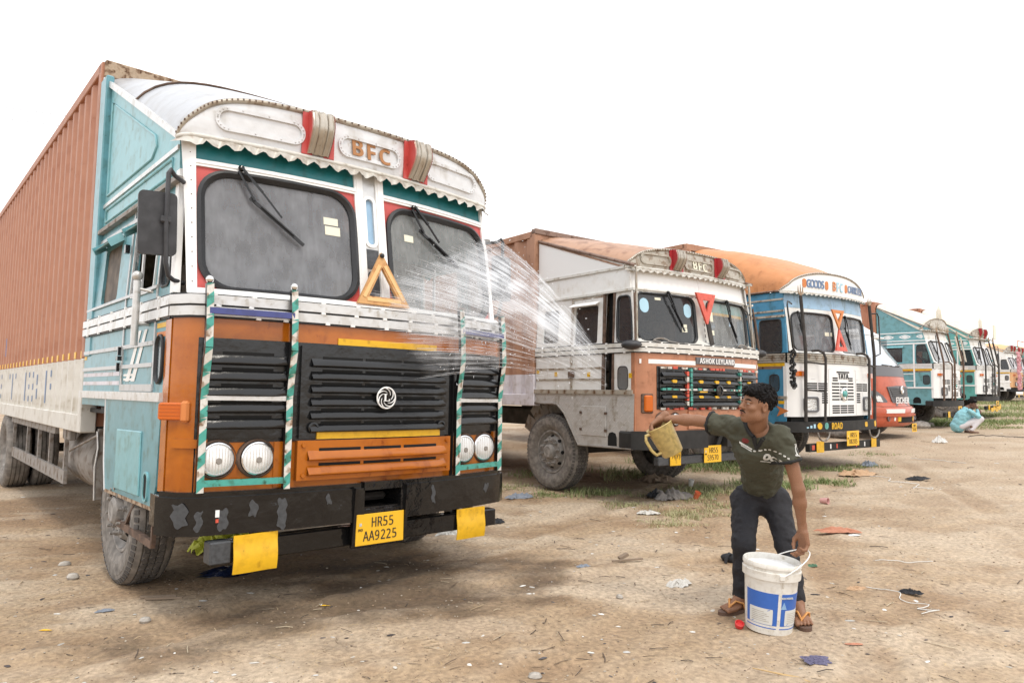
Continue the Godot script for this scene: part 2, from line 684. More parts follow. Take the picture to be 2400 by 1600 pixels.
# ---------------------------------------------------------------- ground
var soil_noise := FastNoiseLite.new()
var patch_noise := FastNoiseLite.new()
var T1_AT := Vector3(-1.79, -0.014, -5.67)


func rut(x: float, z: float) -> float:   # wheel tracks pressed into the yard: 1 in the middle of a track, a low ridge beside it
	var best := 0.0
	for k in [[0.62, 0.78, -2.9, 0.05], [0.80, 0.60, -1.2, -0.03], [0.35, 0.94, 1.4, 0.02], [0.92, 0.39, -5.4, 0.04]]:
		var along: float = x * k[0] - z * k[1]
		var off: float = x * k[1] + z * k[0] - k[2] + k[3] * along * along * 0.1
		for s in [-0.95, 0.95]:
			var d := absf(off - s)
			if d < 0.34:
				var v := 1.0 - smoothstep(0.1, 0.17, d)
				v -= 0.45 * exp(-pow((d - 0.22) / 0.05, 2.0))
				if absf(v) > absf(best):
					best = v
	return best * clampf(0.6 + 0.8 * patch_noise.get_noise_2d(x * 1.2 + 70.0, z * 1.2), 0.0, 1.0)


func relief(x: float, z: float) -> float:
	var calm := smoothstep(0.35, 0.9, Vector2(x - 1.52, z + 4.2).length()) * smoothstep(0.3, 0.7, Vector2(x + 2.65, z + 4.86).length())
	return land(x, z) - 0.022 * rut(x, z) * calm + calm * (0.022 * soil_noise.get_noise_2d(x * 0.7, z * 0.7) + 0.016 * soil_noise.get_noise_2d(x * 4.0 + 50.0, z * 4.0))


func ground():
	soil_noise.seed = 3
	soil_noise.frequency = 0.9
	soil_noise.fractal_octaves = 3
	patch_noise.seed = 9
	patch_noise.frequency = 0.35
	patch_noise.fractal_octaves = 5
	var line := func(mid: float, near: float, fine_step: float) -> Array:
		var pos := [0.0]
		var step := fine_step
		while pos[-1] < 420.0:
			if pos[-1] > near:
				step *= 1.06
			pos.append(pos[-1] + step)
		var o := []
		for i in range(pos.size() - 1, 0, -1):
			o.append(mid - pos[i])
		for p in pos:
			o.append(mid + p)
		return o
	var xs: Array = line.call(1.0, 4.5, 0.045)
	var zs: Array = line.call(-5.2, 3.4, 0.045)
	var nx := xs.size()
	var nz := zs.size()
	var vs := PackedVector3Array()
	var cs := PackedColorArray()
	var ns := PackedVector3Array()
	vs.resize(nx * nz)
	cs.resize(nx * nz)
	ns.resize(nx * nz)
	var tan := Color(0.45, 0.338, 0.225)
	var pale := Color(0.565, 0.468, 0.358)
	var brown := Color(0.33, 0.222, 0.132)
	var wet_and_shade := Color(0.06, 0.04, 0.025)  # wet soil, darkened further for the shading under the bumper
	var inv := yaw(41.7).inverse()
	for j in nz:
		for i in nx:
			var x: float = xs[i]
			var z: float = zs[j]
			vs[j * nx + i] = Vector3(x, relief(x, z) if absf(x) < 60 and absf(z) < 90 else land(x, z), z)
			var a := patch_noise.get_noise_2d(x * 0.8, z * 1.6)
			var b := patch_noise.get_noise_2d(x * 2.3 + 90, z * 3.1)
			var c := tan.lerp(pale, smoothstep(0.0, 0.35, a)).lerp(brown, smoothstep(0.05, 0.4, -a) * 0.8)
			c = c.lerp(pale, smoothstep(0.12, 0.4, b) * 0.6).lerp(brown, smoothstep(0.15, 0.45, -b) * 0.7)
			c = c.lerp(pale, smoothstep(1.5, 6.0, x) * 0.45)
			var tr := rut(x, z) if absf(x) < 20 and absf(z) < 30 else 0.0
			c = c.lerp(pale, maxf(0.0, -tr) * 0.9).lerp(brown, maxf(0.0, tr) * 0.4)
			# soaked earth where wash water runs off the first truck, plus painted bumper shade
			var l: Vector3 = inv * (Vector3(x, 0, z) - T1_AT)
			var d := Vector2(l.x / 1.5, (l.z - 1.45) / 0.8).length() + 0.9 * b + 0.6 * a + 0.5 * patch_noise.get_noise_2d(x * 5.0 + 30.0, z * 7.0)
			c = c.lerp(wet_and_shade, (1.0 - smoothstep(0.25, 1.2, d)) * 0.68)
			var far := Vector2(x - 12, z + 30).length()
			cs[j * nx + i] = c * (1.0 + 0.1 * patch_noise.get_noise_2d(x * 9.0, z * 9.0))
	for j in nz:
		for i in nx:
			var i0 := maxi(i - 1, 0)
			var i1 := mini(i + 1, nx - 1)
			var j0 := maxi(j - 1, 0)
			var j1 := mini(j + 1, nz - 1)
			ns[j * nx + i] = Vector3((vs[j * nx + i0].y - vs[j * nx + i1].y) / (xs[i1] - xs[i0]), 1.0, (vs[j0 * nx + i].y - vs[j1 * nx + i].y) / (zs[j1] - zs[j0])).normalized()
	var idx := PackedInt32Array()
	idx.resize((nx - 1) * (nz - 1) * 6)
	var k := 0
	for j in nz - 1:
		for i in nx - 1:
			var p := j * nx + i
			for e in [p, p + 1, p + nx, p + 1, p + nx + 1, p + nx]:
				idx[k] = e
				k += 1
	var arr := []
	arr.resize(Mesh.ARRAY_MAX)
	arr[Mesh.ARRAY_VERTEX] = vs
	arr[Mesh.ARRAY_NORMAL] = ns
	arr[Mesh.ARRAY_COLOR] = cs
	arr[Mesh.ARRAY_INDEX] = idx
	var am := ArrayMesh.new()
	am.add_surface_from_arrays(Mesh.PRIMITIVE_TRIANGLES, arr)
	var m := mat("soil", Color.WHITE, 0.92, 0.0, soil_tex(), 0.42, norm_tex("soilbump", 0.05, 9.0, 1024), 0.22)
	m.uv1_world_triplanar = true
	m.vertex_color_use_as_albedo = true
	var o := MeshInstance3D.new()
	o.name = "ground"
	am.surface_set_material(0, m)
	o.mesh = am
	o.set_meta("kind", "structure")
	o.set_meta("label", "dusty tan earth of the truck yard strewn with small litter")
	o.set_meta("category", "ground")
	add_child(o)


func soil_tex() -> Texture2D:   # grit: grain, pale and dark specks, straw bits
	var s := 1024
	var n := FastNoiseLite.new()
	n.seed = 5
	n.frequency = 0.045
	n.fractal_octaves = 6
	n.fractal_gain = 0.62
	var im := n.get_seamless_image(s, s)
	im.convert(Image.FORMAT_L8)
	var d := im.get_data()
	var out := PackedByteArray()
	out.resize(s * s * 3)
	var r := RandomNumberGenerator.new()
	r.seed = 77
	for i in s * s:
		var g := clampf(0.88 + 0.36 * (d[i] / 255.0 - 0.5) + r.randf_range(-0.06, 0.06), 0.0, 1.0)
		out[i * 3] = int(255 * g)
		out[i * 3 + 1] = int(250 * g)
		out[i * 3 + 2] = int(244 * g)
	im = Image.create_from_data(s, s, false, Image.FORMAT_RGB8, out)
	for k in 2600:
		var dark := r.randf() < 0.5
		var c := Color(0.36, 0.3, 0.25) if dark else Color(1, 1, 0.98)
		var x := r.randi_range(2, s - 12)
		var y := r.randi_range(2, s - 4)
		im.fill_rect(Rect2i(x, y, r.randi_range(1, 4), r.randi_range(1, 3)), c.lerp(im.get_pixel(x, y), r.randf_range(0.1, 0.7)))
	for k in 500:
		var p := Vector2(r.randf_range(30, s - 30), r.randf_range(30, s - 30))
		var a := r.randf() * TAU
		var c := Color(1, 0.95, 0.8) if r.randf() < 0.6 else Color(0.4, 0.33, 0.28)
		for t in r.randi_range(6, 22):
			im.set_pixelv(Vector2i(p), c)
			p += Vector2(cos(a), sin(a))
			a += r.randf_range(-0.12, 0.12)
	return ImageTexture.create_from_image(im)


# ---------------------------------------------------------------- shared truck parts
func wheel(parent: Node, x: float, z: float, sgn: float, R := 0.5, W := 0.26, detail := true, called := "wheel", hub := 1.0):
	# sgn points from the wheel to the outside of the truck along local x; hub 1 bulges out (front), -1 is dished (rear)
	var w := Node3D.new()
	w.name = called
	w.position = Vector3(x, R - 0.012, z)
	w.rotation.z = -PI / 2 * sgn      # local y points outwards
	parent.add_child(w, true)
	var h := W / 2
	var tb := MB.new()
	var I := Transform3D()
	var prof := [Vector2(R * 0.56, -h * 0.7), Vector2(R * 0.62, -h * 0.92), Vector2(R * 0.78, -h * 1.06), Vector2(R * 0.92, -h), Vector2(R * 0.975, -h * 0.82)]
	for k in 4:
		var c := h * (-0.54 + 0.36 * k)
		prof.append_array([Vector2(R * 0.992, c - 0.006), Vector2(R * 0.965, c - 0.004), Vector2(R * 0.965, c + 0.004), Vector2(R * 0.992, c + 0.006)])
	prof.append_array([Vector2(R * 0.975, h * 0.82), Vector2(R * 0.92, h), Vector2(R * 0.86, h * 1.03), Vector2(R * 0.855, h * 1.05), Vector2(R * 0.78, h * 1.06), Vector2(R * 0.7, h * 1.02), Vector2(R * 0.695, h * 0.99), Vector2(R * 0.62, h * 0.92), Vector2(R * 0.56, h * 0.7)])
	tb.lathe(prof, I, 56 if detail else 28)
	put(w, "tyre", tb, mats["tyre"])
	if detail:
		var lg := MB.new()
		for k in 64:
			var a := TAU * k / 64
			var e := Vector3(sin(a), 0, cos(a))
			for sd in [-1.0, 1.0]:
				lg.box(e * R * 0.925 + Vector3(0, h * 0.87 * sd, 0), Vector3(0.03, h * 0.26, R * 0.07), Basis(e.cross(Vector3.UP), Vector3.UP, e) * Basis(Vector3.RIGHT, 0.55 * sd))
			for row in 3:
				var c2 := h * (-0.36 + 0.36 * row)
				lg.box(e * R * 0.991 + Vector3(0, c2, 0), Vector3(0.038, h * 0.27, 0.012), Basis(e.cross(Vector3.UP), Vector3.UP, e) * Basis(Vector3.BACK, 0.35 if k % 2 else -0.35))
		put(w, "tread_block", lg, mats["tread"]).set_meta("kind", "stuff")
	var rb := MB.new()
	if hub > 0.0:
		rb.lathe([Vector2(R * 0.57, h * 0.72), Vector2(R * 0.555, h * 0.8), Vector2(R * 0.52, h * 0.8), Vector2(R * 0.5, h * 0.55), Vector2(R * 0.46, h * 0.4), Vector2(R * 0.42, h * 0.5), Vector2(R * 0.37, h * 0.85), Vector2(R * 0.2, h * 0.85), Vector2(R * 0.185, h * 1.2), Vector2(R * 0.14, h * 1.34), Vector2(0, h * 1.34)], I, 40)
	else:
		rb.lathe([Vector2(R * 0.57, h * 0.72), Vector2(R * 0.54, h * 0.8), Vector2(R * 0.5, h * 0.3), Vector2(R * 0.42, -h * 0.6), Vector2(R * 0.3, -h * 0.7), Vector2(R * 0.26, h * 0.2), Vector2(R * 0.12, h * 0.5), Vector2(0, h * 0.5)], I, 32)
	var rim := put(w, "rim", rb, mats["rim"])
	if detail and hub > 0.0:
		for k in 10:
			var a := TAU * (k + 0.3) / 10
			var nb := MB.new()
			nb.lathe([Vector2(0.02, 0), Vector2(0.02, 0.022), Vector2(0.012, 0.024), Vector2(0.012, 0.055), Vector2(0, 0.055)], Transform3D(Basis(), Vector3(sin(a) * R * 0.31, h * 0.85, cos(a) * R * 0.31)), 6)
			put(w, "wheel_nut", nb, mats["rim"])
		for k in 8:
			var hb := MB.new()
			var a := TAU * k / 8
			var e := Vector3(sin(a), 0, cos(a))
			var nrm := (Vector3.UP * 0.55 + e * 0.8).normalized()
			hb.lathe([Vector2(0.024, -0.01), Vector2(0.024, 0.004), Vector2(0, 0.004)], Transform3D(Basis(e.cross(Vector3.UP), nrm, e.cross(Vector3.UP).cross(nrm)), e * R * 0.405 + Vector3(0, h * 0.62, 0)), 12)
			put(w, "hand_hole", hb, mats["void"])
	return w


func corrugated(parent: Node, called: String, m: Material, a: Vector3, along: Vector3, out: Vector3, length: float, y0: float, y1: float, pitch := 0.28, deep := 0.036) -> MeshInstance3D:
	# trapezoid ribs; the outer flats lie on the plane through a
	var mb := MB.new()
	var pts := []
	var s := 0.0
	while s < length:
		for k in [[0.0, 0.0], [0.25, 0.0], [0.49, 1.0], [0.76, 1.0]]:
			if s + k[0] * pitch <= length:
				pts.append(Vector2(s + k[0] * pitch, k[1] * deep))
		s += pitch
	pts.append(Vector2(length, 0))
	mb.flat()
	var turn := along.cross(Vector3.UP).dot(out) < 0.0
	for i in pts.size() - 1:
		var p: Vector3 = a + along * pts[i].x - out * pts[i].y
		var q: Vector3 = a + along * pts[i + 1].x - out * pts[i + 1].y
		var p1 := Vector3(p.x, y0, p.z)
		var q1 := Vector3(q.x, y0, q.z)
		var p2 := Vector3(p.x, y1, p.z)
		var q2 := Vector3(q.x, y1, q.z)
		if turn:
			mb.q(q1, p1, p2, q2)
		else:
			mb.q(p1, q1, q2, p2)
	return put(parent, called, mb, m)


func container(t: Node, z0: float, length: float, y0: float, ysplit: float, y1: float, body: Material, low: Material, rails: Material, yellow_line := true, hw := 1.22):
	for s in [-1.0, 1.0]:
		var a := V(s * (hw - 0.012), 0, z0 - 0.1)
		var o := Vector3(s, 0, 0)
		corrugated(t, "container_wall", body, a, Vector3.FORWARD, o, length - 0.2, ysplit, y1 - 0.08)
		corrugated(t, "container_lower_wall", low, a + o * 0.002, Vector3.FORWARD, o, length - 0.2, y0 + 0.14, ysplit)
		box1(t, "corner_post", body, V(s * (hw - 0.06), (ysplit + y1) / 2, z0 - 0.05), V(0.12, y1 - ysplit - 0.01, 0.11), 0.008)
		box1(t, "corner_post", low, V(s * (hw - 0.06), (ysplit + y0) / 2, z0 - 0.05), V(0.122, ysplit - y0, 0.112), 0.008)
		box1(t, "top_rail", body, V(s * (hw - 0.04), y1 - 0.045, z0 - length / 2), V(0.08, 0.09, length - 0.1), 0.006)
		box1(t, "bottom_rail", low, V(s * (hw - 0.045), y0 + 0.075, z0 - length / 2), V(0.09, 0.15, length - 0.05), 0.006)
		if yellow_line:
			var mb := MB.new()
			var k := 0.0
			while k < length - 0.3:
				mb.box(V(s * (hw - 0.009), ysplit + 0.035, z0 - 0.1 - k - 0.035), V(0.004, 0.06, 0.072))
				k += 0.28
			put(t, "yellow_line", mb, mats["yellow"]).set_meta("kind", "stuff")
	box1(t, "container_roof", body, V(0, y1 - 0.03, z0 - length / 2), V(hw * 2 - 0.2, 0.03, length - 0.1))
	box1(t, "container_floor", mats["chassis_dark"], V(0, y0 + 0.04, z0 - length / 2), V(hw * 2 - 0.2, 0.06, length - 0.1))
	box1(t, "container_front", body, V(0, (y0 + y1) / 2, z0 - 0.06), V(hw * 2 - 0.24, y1 - y0 - 0.1, 0.04))
	box1(t, "front_header", body, V(0, y1 - 0.06, z0 - 0.05), V(hw * 2 - 0.2, 0.12, 0.1), 0.006)
	box1(t, "container_door", body, V(0, (y0 + y1) / 2, z0 - length + 0.05), V(hw * 2 - 0.1, y1 - y0 - 0.1, 0.05))


func under(t: Node, z_front: float, z_axle: float, z_rear: float, R := 0.5, near := true, track := 1.18, rail_y := 0.9):
	for s in [-1.0, 1.0]:
		box1(t, "chassis_rail", mats["chassis_dark"], V(s * 0.42, rail_y, (z_front + z_rear) / 2 - 0.3), V(0.09, 0.24, z_front - z_rear + 0.4), 0.01)
		wheel(t, s * (track - 0.13), z_axle, s, R, 0.25, near)
		wheel(t, s * (track - 0.13), z_rear + 1.8, s, R, 0.26, false, "wheel", -1.0)
		wheel(t, s * (track - 0.44), z_rear + 1.8, s, R, 0.26, false, "wheel", -1.0)
	for zz in [z_axle, z_rear + 1.8]:
		tube1(t, "axle", mats["chassis_dark"], [V(-0.9, R, zz), V(0.9, R, zz)], 0.06, 8)
	var eng := MB.new()
	eng.box(V(0, 0.92, z_axle + 0.2), V(0.7, 0.5, 1.2), Basis(), 0.05)
	eng.box(V(0, 0.62, z_axle + 0.15), V(0.45, 0.25, 0.8), Basis(), 0.05)
	put(t, "engine", eng, mats["chassis_dark"])


func plate_sign(t: Node, c: Vector3, w: float, h: float, l1: String, l2: String, tilt := 0.0, right := Vector3.RIGHT):
	var z := right.cross(Vector3.UP).normalized()
	var b := Basis(right, Vector3.UP, z) * Basis(Vector3.RIGHT, tilt)
	var n := Node3D.new()
	n.name = "number_plate"
	n.transform = Transform3D(b, c)
	t.add_child(n, true)
	box1(n, "plate", mats["plate_yellow"], Vector3.ZERO, V(w, h, 0.006), 0.002)
	text1(n, "lettering", l1, mats["ink"], V(0.015, h * 0.21, 0.004), Vector3.RIGHT, Vector3.UP, h * 0.3, false, 0.86, "Droid Sans Mono")
	text1(n, "lettering", l2, mats["ink"], V(0.0, -h * 0.22, 0.004), Vector3.RIGHT, Vector3.UP, h * 0.3, false, 0.86, "Droid Sans Mono")
	text1(n, "country_mark", "IND", mats["ink"], V(-w * 0.41, 0.0, 0.004), Vector3.RIGHT, Vector3.UP, h * 0.075, false)
	box1(n, "hologram", mats["silver"], V(-w * 0.41, h * 0.17, 0.004), V(0.018, 0.018, 0.002))
	return n


func triangle(t: Node, called: String, m: Material, c: Vector3, w: float, h: float, bar_w: float, up := true, tilt := 0.0, back: Material = null) -> MeshInstance3D:
	# open triangle; c is the middle of the base (or of the top when it points down)
	var sg := 1.0 if up else -1.0
	var outer := [V(-w / 2, 0, 0), V(w / 2, 0, 0), V(0, h * sg, 0)]
	var cen: Vector3 = (outer[0] + outer[1] + outer[2]) / 3
	var rin := w * h / (w + 2 * sqrt(w * w / 4 + h * h))
	var k := 1.0 - bar_w / rin
	var mb := MB.new()
	for i in 3:
		var a: Vector3 = outer[i]
		var b: Vector3 = outer[(i + 1) % 3]
		var a2 := cen + (a - cen) * k
		var b2 := cen + (b - cen) * k
		var poly := PackedVector2Array([Vector2(a.x, a.y), Vector2(b.x, b.y), Vector2(b2.x, b2.y), Vector2(a2.x, a2.y)])
		mb.ext(poly, Transform3D(Basis(), V(0, 0, -0.012)), 0.024)
	return put(t, called, mb, m, Transform3D(Basis(Vector3.RIGHT, tilt), c))


func slotted(mb: MB, S: Callable, u0: float, u1: float, v: float, h: float, o: float):
	mb.sheet(S, u0, u1, v - h / 2, v + h / 2, o - 0.004, o, maxi(1, int((u1 - u0) / 0.12)), 1)


func roof_loft(t: Node, called: String, m: Material, rear: Callable, front: Callable, mid_lift: float, nu := 24, nv := 14, thick := 0.012) -> MeshInstance3D:
	var mb := MB.new()
	var g := []
	for j in nv + 1:
		var k := float(j) / nv
		var row := []
		for i in nu + 1:
			var u := -1.0 + 2.0 * i / nu
			var a: Vector3 = rear.call(u)
			var b: Vector3 = front.call(u)
			var p := a.lerp(b, k)
			p.y += mid_lift * 4.0 * k * (1.0 - k) * (1.0 - pow(absf(u), 4.0))
			row.append(p)
		g.append(row)
	mb.smooth()
	for j in nv:
		for i in nu:
			mb.q(g[j][i], g[j + 1][i], g[j + 1][i + 1], g[j][i + 1])
	mb.smooth()
	var dn := Vector3(0, -thick, 0)
	for j in nv:
		for i in nu:
			mb.q(g[j][i] + dn, g[j][i + 1] + dn, g[j + 1][i + 1] + dn, g[j + 1][i] + dn)
	return put(t, called, mb, m)


# ---------------------------------------------------------------- cab surfaces
func lfront(u: float, v: float, o: float, T: Dictionary) -> Vector3:
	var up: bool = v > T.brk
	var k := clampf((v - T.brk) / 0.95, 0.0, 1.0)
	var hw: float = lerpf(T.hw, T.hwt, k)
	var z: float = (T.zup - T.rake * k) if up else T.zlo
	var cr: float = 0.05 if up else T.cr
	var x := clampf(u, -hw, hw)
	z -= T.bow * pow(x / 1.2, 2.0)
	var dx: float = 2.0 * T.bow * x / 1.44
	var e := hw - cr
	if absf(x) > e:
		var t := minf((absf(x) - e) / cr, 0.995)
		z -= cr * (1.0 - sqrt(1.0 - t * t))
		dx += signf(x) * t / sqrt(1.0 - t * t)
	var n := Vector3(dx, T.rake / 0.95 if up else 0.0, 1.0).normalized()
	return Vector3(x, v, z) + n * o


func lside(u: float, v: float, o: float, T: Dictionary, s: float) -> Vector3:
	var k := clampf((v - T.brk) / 0.95, 0.0, 1.0)
	return Vector3(s * (lerpf(T.hw, T.hwt, k) + o), v, u - T.rake * k * clampf((u - T.get("shear", 0.7)) / 0.3, 0.0, 1.1))


func window_in(t: Node, S: Callable, lp: Array, m: Material, rim_w: float, rim_h := 0.018, called := "windscreen", deep := -0.01):
	var g := MB.new()
	g.plate(S, lp, deep, deep, 4)
	put(t, called, g, m)
	var c := Vector2.ZERO
	for p in lp:
		c += p / lp.size()
	var out := []
	var inn := []
	for p in lp:
		var d: Vector2 = (p - c).normalized()
		out.append(p + d * rim_w)
		inn.append(p - d * rim_w * 0.25)
	var mid := []
	for p in lp:
		mid.append(p + (p - c).normalized() * rim_w * 0.4)
	var r := MB.new()
	r.ring(S, out, mid, -0.005, rim_h * 0.7, rim_h)
	r.ring(S, mid, inn, -0.02, rim_h, rim_h * 0.1)
	put(t, called.replace("windscreen", "window") + "_rubber", r, mats["rubber"])
	return out


func visor(t: Node, S: Callable, T: Dictionary, y0: float, rise: float, face: Material, rib_pos: Array, text: String, text_mat: Material, rib_red: Material, scallop: float, off := 0.03, n_pow := 6.0) -> Callable:
	var hw: float = T.hwt
	var top := func(u: float) -> float:
		return y0 + rise * pow(maxf(0.0, 1.0 - pow(absf(u) / hw, n_pow)), 0.5)
	var arch := func(u: float, o: float) -> Vector3:   # u in -1..1
		return S.call(u * hw, top.call(u * hw), o)
	var mb := MB.new()
	mb.smooth()
	var N := 48
	for i in N:
		var a := hw * sin(PI / 2 * (-1.0 + 2.0 * i / N))
		var b := hw * sin(PI / 2 * (-1.0 + 2.0 * (i + 1) / N))
		for k in 3:
			var p := func(u: float, f: float) -> Vector3: return S.call(u, lerpf(y0, top.call(u), f), off + 0.012 * sin(f * PI))
			mb.q(p.call(a, k / 3.0), p.call(b, k / 3.0), p.call(b, (k + 1) / 3.0), p.call(a, (k + 1) / 3.0))
	var face_o := put(t, "visor", mb, face)
	var bot := []
	var arc := []
	for i in N + 1:
		var u := hw * sin(PI / 2 * (-1.0 + 2.0 * i / N))
		bot.append(S.call(u, y0, off + 0.008))
		arc.append(S.call(u, top.call(u), off + 0.004))
	tube1(face_o, "trim", mats["old_white"], bot, 0.014, 6)
	tube1(face_o, "trim", mats["tin_grey"], arc, 0.017, 6)
	var nb := MB.new()
	for i in range(2, N * 3 - 1):
		var u := hw * sin(PI / 2 * (-1.0 + 2.0 * i / (N * 3)))
		if i % 2 == 0:
			nb.box(S.call(u, top.call(u), off + 0.02), V(0.008, 0.012, 0.008))
	put(face_o, "trim_stud", nb, mats["rust"]).set_meta("kind", "stuff")
	# embossed panels
	if rib_pos.size():
		var spans := [[-hw * 0.87, -rib_pos[0] - 0.09], [-rib_pos[0] + 0.14, rib_pos[0] - 0.14], [rib_pos[0] + 0.09, hw * 0.87]]
		for sp in spans:
			var h := rise * 0.52
			var lp := rr((sp[0] + sp[1]) / 2, y0 + rise * 0.44, sp[1] - sp[0], h, h * 0.48, 8)
			var lp2 := rr((sp[0] + sp[1]) / 2, y0 + rise * 0.44, sp[1] - sp[0] - 0.05, h - 0.05, h * 0.4, 8)
			var pm := MB.new()
			pm.ring(S, lp, lp2, off + 0.004, off + 0.026)
			for i in range(0, lp.size(), 2):
				var c: Vector2 = lp[i].lerp(lp2[i], 0.5)
				pm.ball(S.call(c.x, c.y, off + 0.027), Vector3.ONE * 0.006, 6)
			put(face_o, "embossed_frame", pm, face)
		for s in [-1.0, 1.0]:
			var u: float = s * rib_pos[0]
			# S-curved metal rib in front of a red board
			var rb := MB.new()
			var w := 0.075
			var ys := []
			for i in 13:
				var f := i / 12.0
				ys.append([lerpf(y0 + 0.015, y0 + rise * 0.99, f), off + 0.03 + 0.05 * sin(f * 4.4 - 0.5) + 0.075 * pow(f, 2.0) - (0.06 if f > 0.95 else 0.0) + 0.02])
			rb.smooth()
			for i in 12:
				for c in 6:
					var ua := u - w + 2 * w * c / 6.0
					var ub := u - w + 2 * w * (c + 1) / 6.0
					var wob := func(x: float) -> float: return 0.007 * cos((x - u) / w * PI * 3.0)
					rb.q(S.call(ua, ys[i][0], ys[i][1] + wob.call(ua)), S.call(ub, ys[i][0], ys[i][1] + wob.call(ub)), S.call(ub, ys[i + 1][0], ys[i + 1][1] + wob.call(ub)), S.call(ua, ys[i + 1][0], ys[i + 1][1] + wob.call(ua)))
			var rib := put(t, "visor_rib", rb, mats["rib_metal"])
			var gr := MB.new()
			for c in range(-2, 3):
				var pts := []
				for i in 12:
					pts.append(S.call(u + c * w / 2.5, ys[i][0], ys[i][1] + 0.003))
				gr.tube(pts, 0.004, 5, false)
			put(rib, "groove", gr, mats["tin_grey"])
			for e in [-1.0, 1.0]:
				var rm := MB.new()
				rm.smooth()
				for i in 12:
					var ue: float = u + e * (w - 0.002)
					rm.q(S.call(ue, ys[i][0], off + 0.005), S.call(ue, ys[i][0], ys[i][1]), S.call(ue, ys[i + 1][0], ys[i + 1][1]), S.call(ue, ys[i + 1][0], off + 0.005))
				rm.sheet(S, u + e * w - 0.035, u + e * w + 0.035, y0 + 0.01, y0 + rise * 0.97, off + 0.008, off + 0.02, 2, 2)
				put(rib, "red_board", rm, rib_red)
	# scalloped fringe
	if scallop > 0.0:
		var sc := MB.new()
		sc.smooth()
		var n := 132
		for i in n:
			var f := func(k: int) -> Array:
				var u := hw * (-1.0 + 2.0 * k / n)
				var ph := fposmod(k / 6.0, 1.0)
				var dep: float = scallop * (0.66 + 0.3 * pow(sin(ph * PI), 0.7)) + 0.004 * sin(k * 2.7)
				return [S.call(u, y0 - 0.006, off + 0.01), S.call(u, y0 - dep * 0.55, off + 0.03 + 0.012 * sin(ph * TAU)), S.call(u, y0 - dep, off + 0.045 + 0.016 * sin(ph * TAU + 0.8))]
			var a: Array = f.call(i)
			var b: Array = f.call(i + 1)
			for k in 2:
				sc.q(a[k + 1], b[k + 1], b[k], a[k])
		put(t, "scalloped_fringe", sc, mats["fringe"])
	if text:
		var p: Vector3 = S.call(0.0, y0 + rise * 0.44, off + 0.022)
		if text_mat:
			for i in text.length():
				text1(face_o, "lettering", text[i], text_mat, p + V((i - (text.length() - 1) / 2.0) * rise * 0.36, -i * 0.006, 0), Vector3.RIGHT, Vector3.UP + Vector3.BACK * -0.18, rise * 0.4, true)
	return arch


func wiper(t: Node, S: Callable, piv: Vector2, arm_end: Vector2, b0: Vector2, b1: Vector2):
	var n := Node3D.new()
	n.name = "wiper"
	t.add_child(n, true)
	var k := func(p: Vector2, o: float) -> Vector3: return S.call(p.x, p.y, o)
	var a := MB.new()
	a.ball(k.call(piv, 0.03), Vector3.ONE * 0.022, 8)
	a.bar(k.call(piv, 0.045), k.call(piv.lerp(arm_end, 0.5), 0.05), 0.024, 0.014)
	a.bar(k.call(piv.lerp(arm_end, 0.48), 0.05), k.call(arm_end, 0.04), 0.011, 0.01)
	a.bar(k.call(piv + Vector2(-0.015, -0.02), 0.03), k.call(b0.lerp(b1, 0.08), 0.035), 0.016, 0.012)
	put(n, "arm", a, mats["black_paint"])
	var b := MB.new()
	b.bar(k.call(b0, 0.022), k.call(b1, 0.022), 0.012, 0.02)
	b.bar(k.call(b0.lerp(b1, 0.2), 0.035), k.call(b0.lerp(b1, 0.8), 0.035), 0.02, 0.008)
	put(n, "blade", b, mats["rubber"])


func headlamp(t: Node, c: Vector3, r: float, nrm := Vector3.BACK):
	var n := Node3D.new()
	n.name = "headlight"
	var x := Vector3.UP.cross(nrm).normalized()
	n.transform = Transform3D(Basis(x, nrm, x.cross(nrm)), c)
	t.add_child(n, true)
	var b := MB.new()
	b.lathe([Vector2(r * 1.24, -0.03), Vector2(r * 1.24, 0.0), Vector2(r * 1.14, 0.012), Vector2(r * 1.06, -0.005), Vector2(r * 1.0, -0.02)], Transform3D(), 28)
	put(n, "surround", b, mats["rust"])
	var k := MB.new()
	k.lathe([Vector2(r * 1.05, -0.01), Vector2(r * 1.05, 0.012), Vector2(r * 0.97, 0.016), Vector2(r * 0.95, 0.0)], Transform3D(), 28)
	put(n, "chrome_ring", k, mats["chrome"])
	var l := MB.new()
	l.lathe([Vector2(r * 0.97, 0.004), Vector2(r * 0.8, 0.02), Vector2(r * 0.45, 0.03), Vector2(0, 0.034)], Transform3D(), 28)
	put(n, "lens", l, mats["lamp_silver"])
	var f := MB.new()
	f.lathe([Vector2(r * 0.2, 0.033), Vector2(r * 0.17, 0.038), Vector2(0, 0.039)], Transform3D(Basis(), V(0, 0, r * 0.08)), 12)
	put(n, "bulb_cap", f, mats["chassis_grey"])
	var st := MB.new()
	for i in range(-4, 5):
		var u := i * r * 0.19
		var half := sqrt(r * r * 0.81 - u * u)
		st.bar(V(u, 0.018 + 0.016 * (1.0 - u * u / r / r), -half), V(u, 0.018 + 0.016 * (1.0 - u * u / r / r), half), 0.002, 0.003)
	put(n, "lens_flute", st, mats["chrome"]).set_meta("kind", "stuff")


